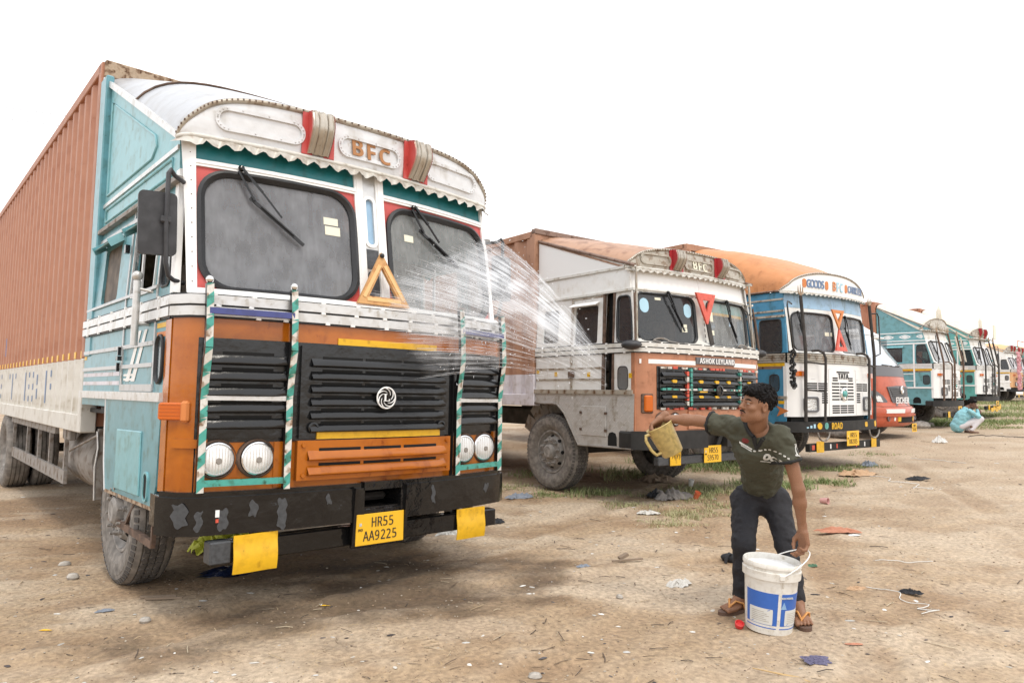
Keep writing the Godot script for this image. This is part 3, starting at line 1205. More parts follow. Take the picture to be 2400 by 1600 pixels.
func leyland_emblem(t: Node, c: Vector3, r: float, m: Material):
	var n := Node3D.new()
	n.name = "emblem"
	n.position = c
	t.add_child(n, true)
	var d := MB.new()
	d.lathe([Vector2(r * 0.98, -0.01), Vector2(r * 0.98, 0.0), Vector2(0, 0.0)], Transform3D(Basis(Vector3.RIGHT, PI / 2), Vector3.ZERO), 32)
	put(n, "disc", d, mats["black_paint"])
	var b := MB.new()
	var ring_pts := []
	for i in 33:
		ring_pts.append(V(cos(TAU * i / 32), sin(TAU * i / 32), 0.0) * r * 0.93)
	b.tube(ring_pts, r * 0.075, 6, false)
	for k in 7:
		var pts := []
		for i in 9:
			var f := i / 8.0
			var a := TAU * k / 7 - f * 1.25
			pts.append(V(cos(a), sin(a), 0.02 / r * 0.1) * r * lerpf(0.9, 0.46, f))
		var rr2 := []
		for i in 9:
			rr2.append(r * lerpf(0.13, 0.06, i / 8.0))
		b.tube(pts, rr2, 6, true, 0.4)
	put(n, "swirl", b, m)
	text1(n, "letter", "L", m, V(0.0, 0, 0.004), Vector3.RIGHT, Vector3.UP, r * 0.62, true, 1.25, "Droid Serif")


func guard_post(t: Node, S: Callable, x: float, prof: Array, w: float, lean: float, ball: bool):
	# prof: [height, distance from the body]
	var pts := []
	for p in prof:
		pts.append(S.call(x + lean * (p[0] - prof[0][0]), p[0], 0.0) + V(0, 0, p[1]))
		pts[-1].z = lerpf(pts[-1].z, pts[0].z - prof[0][1] + p[1], 1.0)
	var b := MB.new()
	for i in pts.size() - 1:
		b.bar(pts[i], pts[i + 1], w, 0.03, Vector3.BACK)
	var post := put(t, "guard_post", b, mats["black_paint"])
	var f := MB.new()
	var st := MB.new()
	f.flat()
	st.flat()
	var dist := 0.0
	for i in pts.size() - 1:
		var a: Vector3 = pts[i]
		var e: Vector3 = pts[i + 1]
		var d: Vector3 = (e - a).normalized()
		var nrm := Vector3.RIGHT.cross(d).normalized()
		var L: float = a.distance_to(e)
		var h := w / 2
		var q := func(mb: MB, s0: float, s1: float, sk0: float, sk1: float, o: float):
			var fl := func(s: float) -> float: return clampf(s, 0, L)
			var off := nrm * (0.016 + o)
			mb.q(a + d * fl.call(s0) + off - Vector3.RIGHT * h, a + d * fl.call(s0 + sk0) + off + Vector3.RIGHT * h, a + d * fl.call(s1 + sk1) + off + Vector3.RIGHT * h, a + d * fl.call(s1) + off - Vector3.RIGHT * h)
		q.call(f, 0.0, L, 0.0, 0.0, 0.0)
		var s := -fposmod(dist, 0.13) - 0.13
		while s < L:
			if s + 0.07 + 0.035 > 0 and s < L:
				q.call(st, s, s + 0.066, 0.035, 0.035, 0.0015)
			s += 0.13
		dist += L
	put(post, "painted_face", f, mats["post_white"])
	put(post, "painted_stripe", st, mats["post_teal"]).set_meta("kind", "stuff")
	if ball:
		var bl := MB.new()
		bl.ball(pts[-1] + V(0, 0.025, 0), Vector3.ONE * 0.024, 12)
		put(post, "ball", bl, mats["chrome"])
	else:
		box1(post, "cap", mats["rust"], pts[-1] + V(0, 0.008, 0), V(w * 1.2, 0.02, 0.04), 0.004)
	return pts


func slat_grille(t: Node, called: String, S: Callable, u0: float, u1: float, y0: float, y1: float, m: Material, off: float, n: int, first: float, last: float, inset := 0.05, slots := 1, slat_m: Material = null) -> MeshInstance3D:
	# a moulded panel with louvres; each louvre is a piece of its own
	var b := MB.new()
	b.sheet(S, u0, u1, y0, y1, 0.0, off, maxi(2, int((u1 - u0) / 0.1)), 2)
	var panel := put(t, called, b, m)
	for i in n:
		var y := lerpf(last, first, float(i) / maxi(1, n - 1))
		var h := (first - last) / maxi(1, n - 1) if n > 1 else 0.08
		var s := MB.new()
		var nu := maxi(2, int((u1 - u0) / 0.1))
		s.smooth()
		var ua := u0 + inset
		var ub := u1 - inset
		for k in nu:
			var a := lerpf(ua, ub, float(k) / nu)
			var c := lerpf(ua, ub, float(k + 1) / nu)
			var prof := [[-0.38, 0.0], [-0.3, 0.034], [-0.22, 0.04], [0.3, 0.0]]
			for j in 3:
				s.q(S.call(a, y + prof[j][0] * h, off + prof[j][1]), S.call(c, y + prof[j][0] * h, off + prof[j][1]), S.call(c, y + prof[j + 1][0] * h, off + prof[j + 1][1]), S.call(a, y + prof[j + 1][0] * h, off + prof[j + 1][1]))
		s.edge(S, [Vector2(ua, y - 0.3 * h), Vector2(ua, y + 0.05 * h)], off, off + 0.02)
		s.edge(S, [Vector2(ub, y - 0.3 * h), Vector2(ub, y + 0.05 * h)], off, off + 0.02)
		put(panel, "slat", s, slat_m if slat_m else m)
		var d := MB.new()
		for k in slots:
			var wl := (ub - ua - 0.12) / slots
			d.sheet(S, ua + 0.06 + wl * k + 0.012, ua + 0.06 + wl * (k + 1) - 0.012, y + 0.27 * h, y + 0.47 * h, off - 0.002, off + 0.003, 3, 1)
		put(panel, "air_slot", d, mats["void"])
	return panel


func belt(t: Node, F: Callable, SL: Callable, SR: Callable, y0: float, y1: float, z0: float, z1: float, hw: float, m: Material, o := 0.02):
	# banded trim that runs round the cab: three strips with dark gaps and small clips
	var hgt := (y1 - y0) / 2.0
	for k in 2:
		var a := y0 + hgt * k + 0.006
		var b := y0 + hgt * (k + 1) - 0.006
		var mb := MB.new()
		mb.sheet(F, -hw, hw, a, b, 0.0, o + 0.006 * k, 40, 1)
		mb.sheet(SL, z0, z1, a, b, 0.0, o, 4, 1)
		mb.sheet(SR, z0, z1, a, b, 0.0, o, 4, 1)
		put(t, "belt_strip", mb, m)
	var g := MB.new()
	var cl := MB.new()
	for y in [y0 + 0.002, y0 + hgt, y1 - 0.002]:
		g.sheet(F, -hw, hw, y - 0.008, y + 0.008, 0.0, o * 0.6, 40, 1)
		g.sheet(SL, z0, z1, y - 0.008, y + 0.008, 0.0, o * 0.6, 4, 1)
		for i in range(-5, 6):
			cl.box(F.call(i * 0.21 + 0.03 * sin(i * 3.0 + y * 40), y, o), V(0.028, 0.014, 0.012))
		for i in 6:
			cl.box(SL.call(lerpf(z0, z1, (i + 0.5) / 6), y, o), V(0.012, 0.014, 0.028))
	put(t, "belt_groove", g, mats["ink"])
	put(t, "belt_clip", cl, mats["white_clean"]).set_meta("kind", "stuff")


func interior(t: Node, zf: float, zb: float, hw: float, y0: float, seat := true):
	box1(t, "cab_floor", mats["dark"], V(0, y0 + 0.05, (zf + zb) / 2), V(hw * 2 - 0.1, 0.04, zf - zb - 0.1))
	box1(t, "dashboard", mats["dark"], V(0, y0 + 0.62, zf - 0.2), V(hw * 2 - 0.16, 0.2, 0.3), 0.04)
	for s in [-1.0, 1.0]:
		var st := MB.new()
		st.box(V(s * 0.6, y0 + 0.42, zf - 0.85), V(0.55, 0.14, 0.5), Basis(), 0.05)
		st.box(V(s * 0.6, y0 + 0.78, zf - 1.12), V(0.55, 0.7, 0.13), Basis(Vector3.RIGHT, -0.12), 0.05)
		put(t, "seat", st, mats["curtain"] if s > 0 else mats["brown_board"])
	var w := MB.new()
	var pts := []
	for i in 25:
		pts.append(V(-0.6 + 0.22 * cos(TAU * i / 24), y0 + 0.82 + 0.11 * sin(TAU * i / 24), zf - 0.45 - 0.19 * sin(TAU * i / 24)))
	w.tube(pts, 0.013, 6, false)
	w.bar(V(-0.6, y0 + 0.82, zf - 0.45), V(-0.6, y0 + 0.55, zf - 0.25), 0.04, 0.04)
	w.bar(pts[0], pts[12], 0.03, 0.015)
	put(t, "steering_wheel", w, mats["rubber"])
	box1(t, "cab_back", mats["curtain"], V(0, y0 + 1.0, zb + 0.06), V(hw * 2 - 0.12, 1.7, 0.03))
	var c := MB.new()
	c.smooth()
	for i in 24:
		var f := func(k: int) -> Vector2: return Vector2(-hw + 0.12 + (hw * 2 - 0.24) * k / 24.0, 0.02 * sin(k * 1.9))
		var a: Vector2 = f.call(i)
		var b: Vector2 = f.call(i + 1)
		c.q(V(a.x, y0 + 1.2, zf - 0.95 + a.y), V(b.x, y0 + 1.2, zf - 0.95 + b.y), V(b.x, y0 + 1.32, zf - 0.95 + b.y), V(a.x, y0 + 1.32, zf - 0.95 + a.y))
	put(t, "berth_curtain", c, mats["brown_board"])


# ---------------------------------------------------------------- first truck
func truck_one():
	var t := thing("container_truck", "largest, nearest truck at left, teal sides, orange nose, black grille and brown ribbed container", "truck", T1_AT, yaw(41.7, -0.7))
	var T := {"brk": 1.885, "hw": 1.22, "hwt": 1.17, "zlo": 1.37, "zup": 1.27, "rake": 0.17, "bow": 0.155, "cr": 0.14}
	var F := lfront.bind(T)
	var L := lside.bind(T, -1.0)
	var R := lside.bind(T, 1.0)
	# nose
	var b := MB.new()
	b.sheet(F, -1.22, 1.22, 0.72, 1.745, -0.03, 0.0, 48, 3)
	put(t, "front_panel", b, mats["orange"])
	for s in [-1.0, 1.0]:
		var cp := MB.new()
		cp.sheet(L if s < 0 else R, 0.955, 1.062, 0.73, 1.73, -0.03, 0.004, 2, 2)
		put(t, "corner_panel", cp, mats["orange"])
		var lw := MB.new()
		lw.sheet(F, s * 1.13 - 0.075, s * 1.13 + 0.075, 0.99, 1.04, 0.0, 0.02, 3, 1)
		put(t, "corner_step", lw, mats["orange"])
	var bb := MB.new()
	bb.sheet(F, -1.12, 1.1, 1.02, 1.62, 0.0, 0.006, 30, 1)
	put(t, "grille_backing", bb, mats["black"])
	slat_grille(t, "side_grille", F, -1.115, -0.6, 1.045, 1.615, mats["black"], 0.026, 5, 1.5, 1.13, 0.045, 1)
	slat_grille(t, "side_grille", F, 0.6, 1.115, 1.045, 1.615, mats["black"], 0.026, 5, 1.5, 1.13, 0.045, 1)
	slat_grille(t, "centre_grille", F, -0.555, 0.555, 1.035, 1.6, mats["black"], 0.036, 6, 1.5, 1.1, 0.06, 3)
	for s in [-1.0, 1.0]:
		var bo := MB.new()
		bo.lathe([Vector2(0.034, 0), Vector2(0.034, 0.012), Vector2(0.024, 0.014), Vector2(0.02, 0.006), Vector2(0, 0.006)], Transform3D(Basis(Vector3.RIGHT, PI / 2), F.call(s * 0.475, 1.1, 0.045)), 20)
		put(t, "grille_lock", bo, mats["black_paint"])
	var wash := MB.new()
	for c in [[-0.9, 1.42, 0.1], [-0.76, 1.3, 0.12], [-0.85, 1.08, 0.26], [-0.35, 1.44, 0.14], [0.1, 1.42, 0.1], [-0.2, 1.2, 0.2], [0.25, 1.3, 0.12], [0.85, 1.3, 0.12]]:
		wash.sheet(F, c[0] - c[2] / 2, c[0] + c[2] / 2, c[1] - 0.012, c[1] + 0.012, 0.05, 0.058, 3, 1)
	leyland_emblem(t, F.call(0.0, 1.288, 0.075), 0.073, mats["white_clean"])
	var ty := MB.new()
	ty.sheet(F, -0.315, 0.455, 1.618, 1.66, 0.0, 0.008, 12, 1)
	put(t, "yellow_tape", ty, mats["yellow"])
	ty = MB.new()
	ty.sheet(F, -0.45, 0.465, 1.032, 1.08, 0.03, 0.05, 12, 1)
	put(t, "yellow_tape", ty, mats["yellow"])
	var lg := slat_grille(t, "lower_grille", F, -0.565, 0.565, 0.785, 1.024, mats["orange"], 0.05, 2, 0.935, 0.845, 0.06, 3)
	for s in [-1.0, 1.0]:
		for y in [0.815, 0.995]:
			var bo := MB.new()
			bo.lathe([Vector2(0.014, 0), Vector2(0.012, 0.012), Vector2(0, 0.012)], Transform3D(Basis(Vector3.RIGHT, PI / 2), F.call(s * 0.53, y, 0.052)), 10)
			put(lg, "bolt", bo, mats["orange"])
	for x in [-1.0, -0.785, 0.735, 0.955]:
		headlamp(t, F.call(x, 0.925, 0.012), 0.092)
	for s in [-1.0, 1.0]:
		var sm := MB.new()
		sm.sheet(F, s * 0.66 - 0.03, s * 0.66 + 0.03, 0.75, 1.02, 0.0, 0.012, 2, 1)
		put(t, "nose_strip", sm, mats["orange"])
		var g2 := MB.new()
		g2.sheet(F, s * 1.115 - 0.003, s * 1.115 + 0.003, 0.74, 1.04, 0.0, 0.002, 1, 1)
		g2.sheet(F, s * 0.61 - 0.004, s * 0.61 + 0.004, 0.74, 1.62, 0.0, 0.0275, 1, 1)
		put(t, "panel_seam", g2, mats["void"])
	belt(t, F, L, R, 1.74, 1.872, -1.3, 1.06, 1.22, mats["silver"], 0.026)
	# windscreen frame
	var w1 := rr(-0.612, 2.288, 0.93, 0.715, 0.16, 7)
	var w2 := rr(0.625, 2.27, 0.93, 0.715, 0.16, 7)
	for w in [w1, w2]:
		var sg := signf(w[0].x)
		var rp := MB.new()
		rp.ring(F, rect_like(w, -1.115 if sg < 0 else 0.105, -0.105 if sg < 0 else 1.115, 1.905, 2.685), w, -0.03, 0.0)
		put(t, "windscreen_surround", rp, mats["red"])
		window_in(t, F, w, mats["dusty_glass"] if sg < 0 else mats["dusty_glass_thin"], 0.036, 0.026)
		var hd := MB.new()
		hd.sheet(F, minf(sg * 1.115, sg * 0.105), maxf(sg * 1.115, sg * 0.105), 2.72, 2.88, -0.02, 0.0, 12, 2)
		put(t, "header_panel", hd, mats["teal_deep"])
		var ht := MB.new()
		ht.sheet(F, minf(sg * 1.115, sg * 0.105), maxf(sg * 1.115, sg * 0.105), 2.68, 2.722, -0.02, 0.014, 12, 1)
		ht.sheet(F, minf(sg * 1.115, sg * 0.105), maxf(sg * 1.115, sg * 0.105), 2.696, 2.702, 0.0, 0.02, 12, 1)
		put(t, "header_trim", ht, mats["white_clean"])
		var pl := MB.new()
		pl.sheet(F, sg * 1.1425 - 0.0275, sg * 1.1425 + 0.0275, 1.89, 2.86, -0.03, 0.014, 3, 4)
		pl.sheet(L if sg < 0 else R, 1.0, 1.075, 1.885, 2.84, -0.03, 0.006, 2, 6)
		put(t, "corner_pillar", pl, mats["white_clean"])
		var ct := MB.new()
		for x in [0.02, 0.07]:
			ct.sheet(F, sg * 0.0825 - 0.0225 + (x - 0.045) * 0.3, sg * 0.0825 + 0.0225 + (x - 0.045) * 0.3, 1.9, 2.86, -0.02, 0.012 + x * 0.1, 2, 4)
		put(t, "centre_trim", ct, mats["white_clean"])
		var rv := MB.new()
		for i in 10:
			rv.ball(F.call(sg * 1.14, 1.95 + i * 0.09, 0.015), V(0.004, 0.004, 0.004), 6)
		put(t, "rivet", rv, mats["rust"]).set_meta("kind", "stuff")
	var sl := MB.new()
	sl.sheet(F, -1.17, 1.17, 1.872, 1.91, -0.05, 0.03, 30, 1)
	put(t, "windscreen_sill", sl, mats["white_clean"])
	var cpz := rr(0.0, 2.5, 0.058, 0.33, 0.028, 6)
	var cpm := MB.new()
	cpm.ring(F, rect_like(cpz, -0.07, 0.07, 2.31, 2.715), cpz, -0.02, 0.004)
	cpm.sheet(F, -0.07, 0.07, 2.715, 2.87, -0.02, 0.004, 2, 1)
	put(t, "centre_pillar", cpm, mats["silver"])
	var cp3 := MB.new()
	cp3.ring(F, rr(0.0, 2.5, 0.1, 0.375, 0.048, 6), cpz, 0.002, 0.012)
	put(t, "pillar_window_frame", cp3, mats["white_clean"])
	var cp4 := MB.new()
	cp4.plate(F, cpz, -0.015, -0.012)
	put(t, "pillar_window", cp4, mats["pale_blue"])
	var cp2 := MB.new()
	cp2.sheet(F, -0.07, 0.07, 1.9, 2.31, -0.02, 0.003, 2, 2)
	put(t, "pillar_base", cp2, mats["silver"])
	var cp5 := MB.new()
	cp5.sheet(F, -0.05, 0.05, 2.16, 2.3, 0.0, 0.006, 2, 1)
	cp5.plate(F, rr(0, 2.05, 0.09, 0.2, 0.045), 0.0, 0.006)
	put(t, "pillar_cover", cp5, mats["scuffed"])
	wiper(t, F, Vector2(-0.862, 2.697), Vector2(-0.63, 2.405), Vector2(-0.815, 2.515), Vector2(-0.493, 2.25))
	wiper(t, F, Vector2(0.368, 2.672), Vector2(0.58, 2.44), Vector2(0.41, 2.51), Vector2(0.804, 2.262))
	for st in [[-0.29, 2.455, 0.1, 0.05], [-0.28, 2.39, 0.105, 0.06], [0.33, 2.44, 0.08, 0.05]]:
		var sm := MB.new()
		sm.sheet(F, st[0] - st[2] / 2, st[0] + st[2] / 2, st[1] - st[3] / 2, st[1] + st[3] / 2, -0.012, -0.007, 2, 1)
		put(t, "windscreen_sticker", sm, mats["sticker"])
	var tri := triangle(t, "warning_triangle", mats["wood"], V(0.01, 1.9, 1.36), 0.4, 0.37, 0.052, true, -0.16)
	var ti := MB.new()
	for k in [[V(-0.15, 0.045, 0.014), V(-0.02, 0.275, 0.014)], [V(0.15, 0.045, 0.014), V(0.02, 0.275, 0.014)], [V(-0.13, 0.032, 0.014), V(0.13, 0.032, 0.014)]]:
		ti.bar(k[0], k[1], 0.024, 0.005, Vector3.BACK)
	put(tri, "reflector_strip", ti, mats["wood_pale"])
	var tk := MB.new()
	tk.ball(V(0, 0.345, 0.018), Vector3.ONE * 0.017, 10)
	put(tri, "hook", tk, mats["ink"])
	# visor and roof
	var arch := visor(t, F, T, 2.862, 0.3, mats["visor_metal"], [0.385], "BFC", mats["brush_brown"], mats["red"], 0.075)
	roof_loft(t, "fairing_roof", mats["sheet_metal"], func(u): return V(u * 1.18, 3.96 + 0.13 * (1.0 - pow(absf(u), 6.0)), -1.3), func(u): return arch.call(sin(u * PI / 2), 0.02), 0.06)
	var seam := []
	for i in 25:
		var u := -1.0 + i / 12.0
		var a := V(u * 1.18, 3.96 + 0.13 * (1.0 - pow(absf(u), 6.0)), -1.3)
		var e: Vector3 = arch.call(sin(u * PI / 2), 0.02)
		var p := a.lerp(e, 0.46)
		p.y += 0.06 * (1.0 - pow(absf(u), 4.0)) + 0.008
		seam.append(p)
	tube1(t, "roof_seam", mats["rust"], seam, 0.016, 6, 0.6)
	box1(t, "roof_batten", mats["cont_rust"], V(0, 4.07, -1.33), V(2.4, 0.15, 0.07), 0.01)
	for s in [-1.0, 1.0]:
		var S := L if s < 0 else R
		var fp := MB.new()
		fp.ext(PackedVector2Array([Vector2(-1.29, 2.6), Vector2(0.93, 2.6), Vector2(0.895, 2.86), Vector2(-1.29, 3.95)]), Transform3D(Basis(Vector3.BACK, Vector3.UP, Vector3.RIGHT), V(s * 1.165, 0, 0)), 0.02 * s)
		put(t, "fairing_side", fp, mats["teal_light"])
		var fs := MB.new()
		fs.bar(V(s * 1.19, 2.805, -1.29), V(s * 1.19, 2.805, 0.9), 0.012, 0.03)
		fs.bar(V(s * 1.195, 3.96, -1.3), V(s * 1.18, 2.87, 0.9), 0.03, 0.045)
		put(t, "fairing_trim", fs, mats["silver"])
		var em := MB.new()
		var tp := [V(0, 2.88, -0.98), V(0, 3.66, -0.98), V(0, 3.6, -0.86), V(0, 3.02, 0.36), V(0, 2.94, 0.4), V(0, 2.88, 0.3), V(0, 2.88, -0.98)]
		var tq := [V(0, 2.66, -0.98), V(0, 2.76, -0.98), V(0, 2.76, 0.78), V(0, 2.66, 0.78), V(0, 2.66, -0.98)]
		for arr in [tp, tq]:
			for p in arr.size():
				arr[p].x = s * 1.187
			em.tube(arr, 0.011, 6, false)
		put(t, "pressed_bead", em, mats["teal_light"])
		var rs := MB.new()
		rs.box(V(s * 1.2, 2.75, -1.17), V(0.06, 2.35, 0.2), Basis(), 0.01)
		put(t, "rear_channel", rs, mats["teal"])
		var gt := MB.new()
		gt.bar(V(s * 1.205, 2.585, -1.2), V(s * 1.205, 2.585, 1.0), 0.04, 0.03)
		put(t, "rain_gutter", gt, mats["chassis_grey"])
		# body side with openings
		var holes := [rr(-0.6, 2.19, 0.5, 0.43, 0.03, 2), rr(0.36, 2.18, 0.55, 0.46, 0.03, 2), rr(0.87, 2.2, 0.2, 0.5, 0.05, 3)]
		var cuts := [-1.29, -0.02, 0.745, 1.045]
		for k in 3:
			var pn := MB.new()
			pn.ring(S, rect_like(holes[k], cuts[k], cuts[k + 1], 1.872, 2.6), holes[k], -0.03, 0.0)
			put(t, ["side_panel", "door_panel", "quarter_panel"][k], pn, mats["teal"])
		var lo := MB.new()
		lo.sheet(S, -1.29, 0.955, 1.19, 1.745, -0.03, 0.0, 6, 2)
		put(t, "side_lower_panel", lo, mats["teal"])
		var wb := MB.new()
		wb.plate(S, holes[0], -0.028, -0.02)
		put(t, "window_board", wb, mats["brown_board"])
		var fr := MB.new()
		fr.ring(S, rr(0.36, 2.18, 0.58, 0.49, 0.04, 2), holes[1], -0.02, 0.012)
		fr.bar(V(s * 1.2, 1.96, 0.26), V(s * 1.19, 2.4, 0.26), 0.012, 0.03)
		put(t, "window_frame", fr, mats["silver"])
		window_in(t, S, holes[2], mats["tinted"], 0.014, 0.01, "quarter_window")
		for k in [[-0.88, -0.32], [0.04, 0.62]]:
			var aw := MB.new()
			var y := 2.445
			aw.ext(PackedVector2Array([Vector2(k[0], 0), Vector2(k[1], 0), Vector2(k[1] - 0.04, -0.1), Vector2(k[0] + 0.04, -0.1)]), Transform3D(Basis(Vector3.BACK, V(-s * 0.95, 0.55, 0).normalized(), V(s * 0.5, 0.85, 0).normalized()), V(s * 1.19, y, 0)), 0.006)
			for e in k:
				aw.bar(V(s * 1.2, y, e), V(s * 1.285, y - 0.06, e + (0.035 if e == k[0] else -0.035)), 0.006, 0.06)
			put(t, "window_awning", aw, mats["teal_light"])
		var strips := MB.new()
		for y in [1.605, 1.47]:
			strips.sheet(S, -1.28, -0.05, y - 0.013, y + 0.013, 0.0, 0.012, 2, 1)
			strips.sheet(S, 0.0, 0.72, y - 0.013, y + 0.013, 0.0, 0.012, 2, 1)
		strips.sheet(S, -1.28, 0.74, 1.945, 1.965, 0.0, 0.014, 3, 1)
		strips.sheet(S, -1.28, 0.74, 2.485, 2.515, 0.0, 0.01, 3, 1)
		for z in [-0.03, 0.735]:
			strips.sheet(S, z - 0.015, z + 0.015, 1.31, 2.57, 0.0, 0.009, 1, 4)
		strips.sheet(S, -0.04, 0.74, 1.305, 1.35, 0.0, 0.012, 2, 1)
		put(t, "side_strip", strips, mats["strip_metal"])
		var ms := MB.new()
		ms.sheet(S, -1.3, 0.97, 1.245, 1.3, -0.01, 0.026, 4, 1)
		put(t, "step_strip", ms, mats["silver"])
		var sk := MB.new()
		sk.ext(PackedVector2Array([Vector2(-0.42, 1.245), Vector2(-0.4, 1.0), Vector2(-0.37, 0.8), Vector2(-0.3, 0.6), Vector2(0.87, 0.615), Vector2(0.93, 0.75), Vector2(0.955, 1.245)]), Transform3D(Basis(Vector3.BACK, Vector3.UP, Vector3.RIGHT), V(s * 1.214, 0, 0)), 0.014 * s)
		var skirt := put(t, "wheel_skirt", sk, mats["teal"])
		var sk2 := MB.new()
		sk2.bar(V(s * 1.215, 0.6, -0.3), V(s * 1.215, 0.615, 0.87), 0.03, 0.022)
		put(skirt, "skirt_lip", sk2, mats["cont_rust"])
		var e0 := MB.new()
		e0.tube([V(s * 1.228, 1.245, -0.42), V(s * 1.228, 1.0, -0.4), V(s * 1.228, 0.8, -0.37), V(s * 1.228, 0.6, -0.3)], 0.008, 6)
		put(skirt, "skirt_edge", e0, mats["silver"])
		var ht := MB.new()
		ht.box(V(s * 1.231, 0.85, 0.29), V(0.014, 0.4, 0.6), Basis(Vector3.RIGHT, -0.02), 0.006)
		put(skirt, "hatch", ht, mats["teal_light"])
		var sh := MB.new()
		sh.ring(S, rr(0.735, 0.73, 0.1, 0.18, 0.045), rr(0.735, 0.73, 0.075, 0.155, 0.036), 0.0, 0.018)
		put(skirt, "slot_rim", sh, mats["teal_light"])
		var sv := MB.new()
		sv.plate(S, rr(0.735, 0.73, 0.078, 0.158, 0.036), 0.009, 0.012)
		put(skirt, "slot", sv, mats["void"])
		var ov := rr(0.865, 1.5, 0.125, 0.27, 0.06, 6)
		window_in(t, S, ov, mats["tinted"], 0.016, 0.02, "oval_window", 0.006)
		var lt := MB.new()
		lt.box(V(s * 1.24, 1.53, -0.06), V(0.03, 0.03, 0.05))
		lt.box(V(s * 1.24, 1.58, -0.06), V(0.02, 0.06, 0.02))
		lt.box(V(s * 1.24, 1.47, -0.08), V(0.02, 0.06, 0.02))
		lt.box(V(s * 1.23, 2.3, -0.05), V(0.03, 0.06, 0.04))
		put(t, "door_latch", lt, mats["black_paint"])
		var dc := MB.new()
		for k in [[0.0, 1.36], [0.14, 1.36]]:
			dc.ext(PackedVector2Array([Vector2(0.08 + k[0], 1.37), Vector2(0.17 + k[0], 1.37), Vector2(0.42 + k[0], 1.7), Vector2(0.36 + k[0], 1.7)]), Transform3D(Basis(Vector3.BACK, Vector3.UP, Vector3.RIGHT), V(s * 1.222, 0, 0)), 0.002 * s)
		dc.sheet(S, 0.02, 0.3, 1.375, 1.39, 0.0, 0.003, 1, 1)
		dc.sheet(S, 0.02, 0.3, 1.405, 1.42, 0.0, 0.003, 1, 1)
		put(t, "white_flash", dc, mats["white"])
		var dy := MB.new()
		dy.sheet(S, 0.77, 0.955, 1.69, 1.72, 0.0, 0.003, 1, 1)
		dy.sheet(S, -1.28, -1.2, 1.55, 1.61, 0.0, 0.003, 1, 1)
		put(t, "yellow_stripe", dy, mats["yellow"])
		dy = MB.new()
		dy.sheet(S, 0.77, 0.955, 1.635, 1.665, 0.0, 0.003, 1, 1)
		put(t, "orange_stripe", dy, mats["skirt_orange"])
		var fd := MB.new()
		for y in [1.425, 1.36]:
			fd.sheet(S, -1.28, -0.1, y - 0.014, y + 0.014, 0.0, 0.002, 1, 1)
		put(t, "faded_stripe", fd, mats["lilac_white"])
		# rod and mirror
		var rod := MB.new()
		rod.tube([V(s * 1.3, 1.59, 0.57), V(s * 1.3, 2.0, 0.57)], 0.022, 10)
		rod.ball(V(s * 1.3, 2.03, 0.57), Vector3.ONE * 0.032, 12)
		rod.tube([V(s * 1.3, 1.95, 0.57), V(s * 1.2, 1.93, 0.62)], 0.01, 6)
		rod.tube([V(s * 1.3, 1.73, 0.57), V(s * 1.2, 1.73, 0.57)], 0.014, 6)
		put(t, "chrome_rod", rod, mats["silver"])
		var mr := Node3D.new()
		mr.name = "mirror"
		t.add_child(mr, true)
		var mx: float = s * 1.29
		var br := MB.new()
		br.tube([V(s * 1.16, 2.56, 0.98), V(s * 1.25, 2.575, 1.06), V(mx - s * 0.012, 2.6, 1.08), V(mx, 2.575, 1.085), V(mx, 2.3, 1.085), V(mx - s * 0.01, 2.05, 1.085), V(mx - s * 0.03, 1.975, 1.08), V(s * 1.23, 1.955, 1.07), V(s * 1.16, 1.95, 1.03)], 0.0135, 8)
		br.box(V(mx, 2.3, 1.08), V(0.06, 0.04, 0.03), Basis(), 0.008)
		put(mr, "bracket", br, mats["mirror_back"])
		var mm := MB.new()
		var MS := func(u, v, o): return V(s * 1.325, 2.28, 1.055) + Basis(Vector3.UP, s * 0.12) * Basis(Vector3.BACK, 0.03) * V(u, v, o - 0.02 * (u * u * 20.0 + v * v * 4.0))
		mm.plate(MS, rr(0, 0, 0.205, 0.37, 0.03, 5), -0.03, 0.0)
		put(mr, "mirror_back", mm, mats["mirror_back"])
		var mg := MB.new()
		mg.box(V(s * 1.325, 2.28, 1.02), V(0.17, 0.33, 0.006))
		put(mr, "mirror_glass", mg, mats["chrome"])
		# indicator on the corner
		var im := MB.new()
		var id := Basis(Vector3.UP, s * 0.75)
		im.box(V(s * 1.205, 1.195, 1.125), V(0.17, 0.1, 0.05), id, 0.012)
		for k in 5:
			im.box(V(s * 1.205, 1.155 + k * 0.02, 1.126), V(0.15, 0.006, 0.056), id)
		put(t, "indicator", im, mats["amber"])
		im = MB.new()
		im.box(V(s * 1.155, 1.195, 1.19), V(0.05, 0.12, 0.07), id, 0.012)
		put(t, "indicator_mount", im, mats["skirt_orange"])
		# step frame below the skirt
		var sf := MB.new()
		sf.bar(V(s * 1.2, 0.61, -0.22), V(s * 1.2, 0.42, -0.22), 0.02, 0.02)
		sf.bar(V(s * 1.2, 0.61, 0.84), V(s * 1.2, 0.4, 0.84), 0.025, 0.025)
		sf.bar(V(s * 1.2, 0.62, 0.45), V(s * 1.2, 0.42, 0.2), 0.02, 0.02)
		sf.bar(V(s * 1.2, 0.42, -0.22), V(s * 1.2, 0.4, 0.84), 0.028, 0.045)
		put(t, "step_frame", sf, mats["rust"])
	# bumper
	var bp := MB.new()
	var BS := func(u, v, o): return F.call(u, minf(v, 1.7), o)
	for k in [[-1.24, -0.12], [0.15, 1.24]]:
		bp.sheet(BS, k[0], k[1], 0.505, 0.715, -0.25, 0.05, 16, 2)
		bp.sheet(BS, k[0], k[1], 0.715, 0.745, -0.25, 0.03, 16, 1)
	bp.sheet(BS, -0.125, 0.155, 0.7, 0.752, -0.25, 0.055, 4, 1)
	bp.sheet(BS, -0.125, 0.155, 0.562, 0.59, -0.25, 0.03, 4, 1)
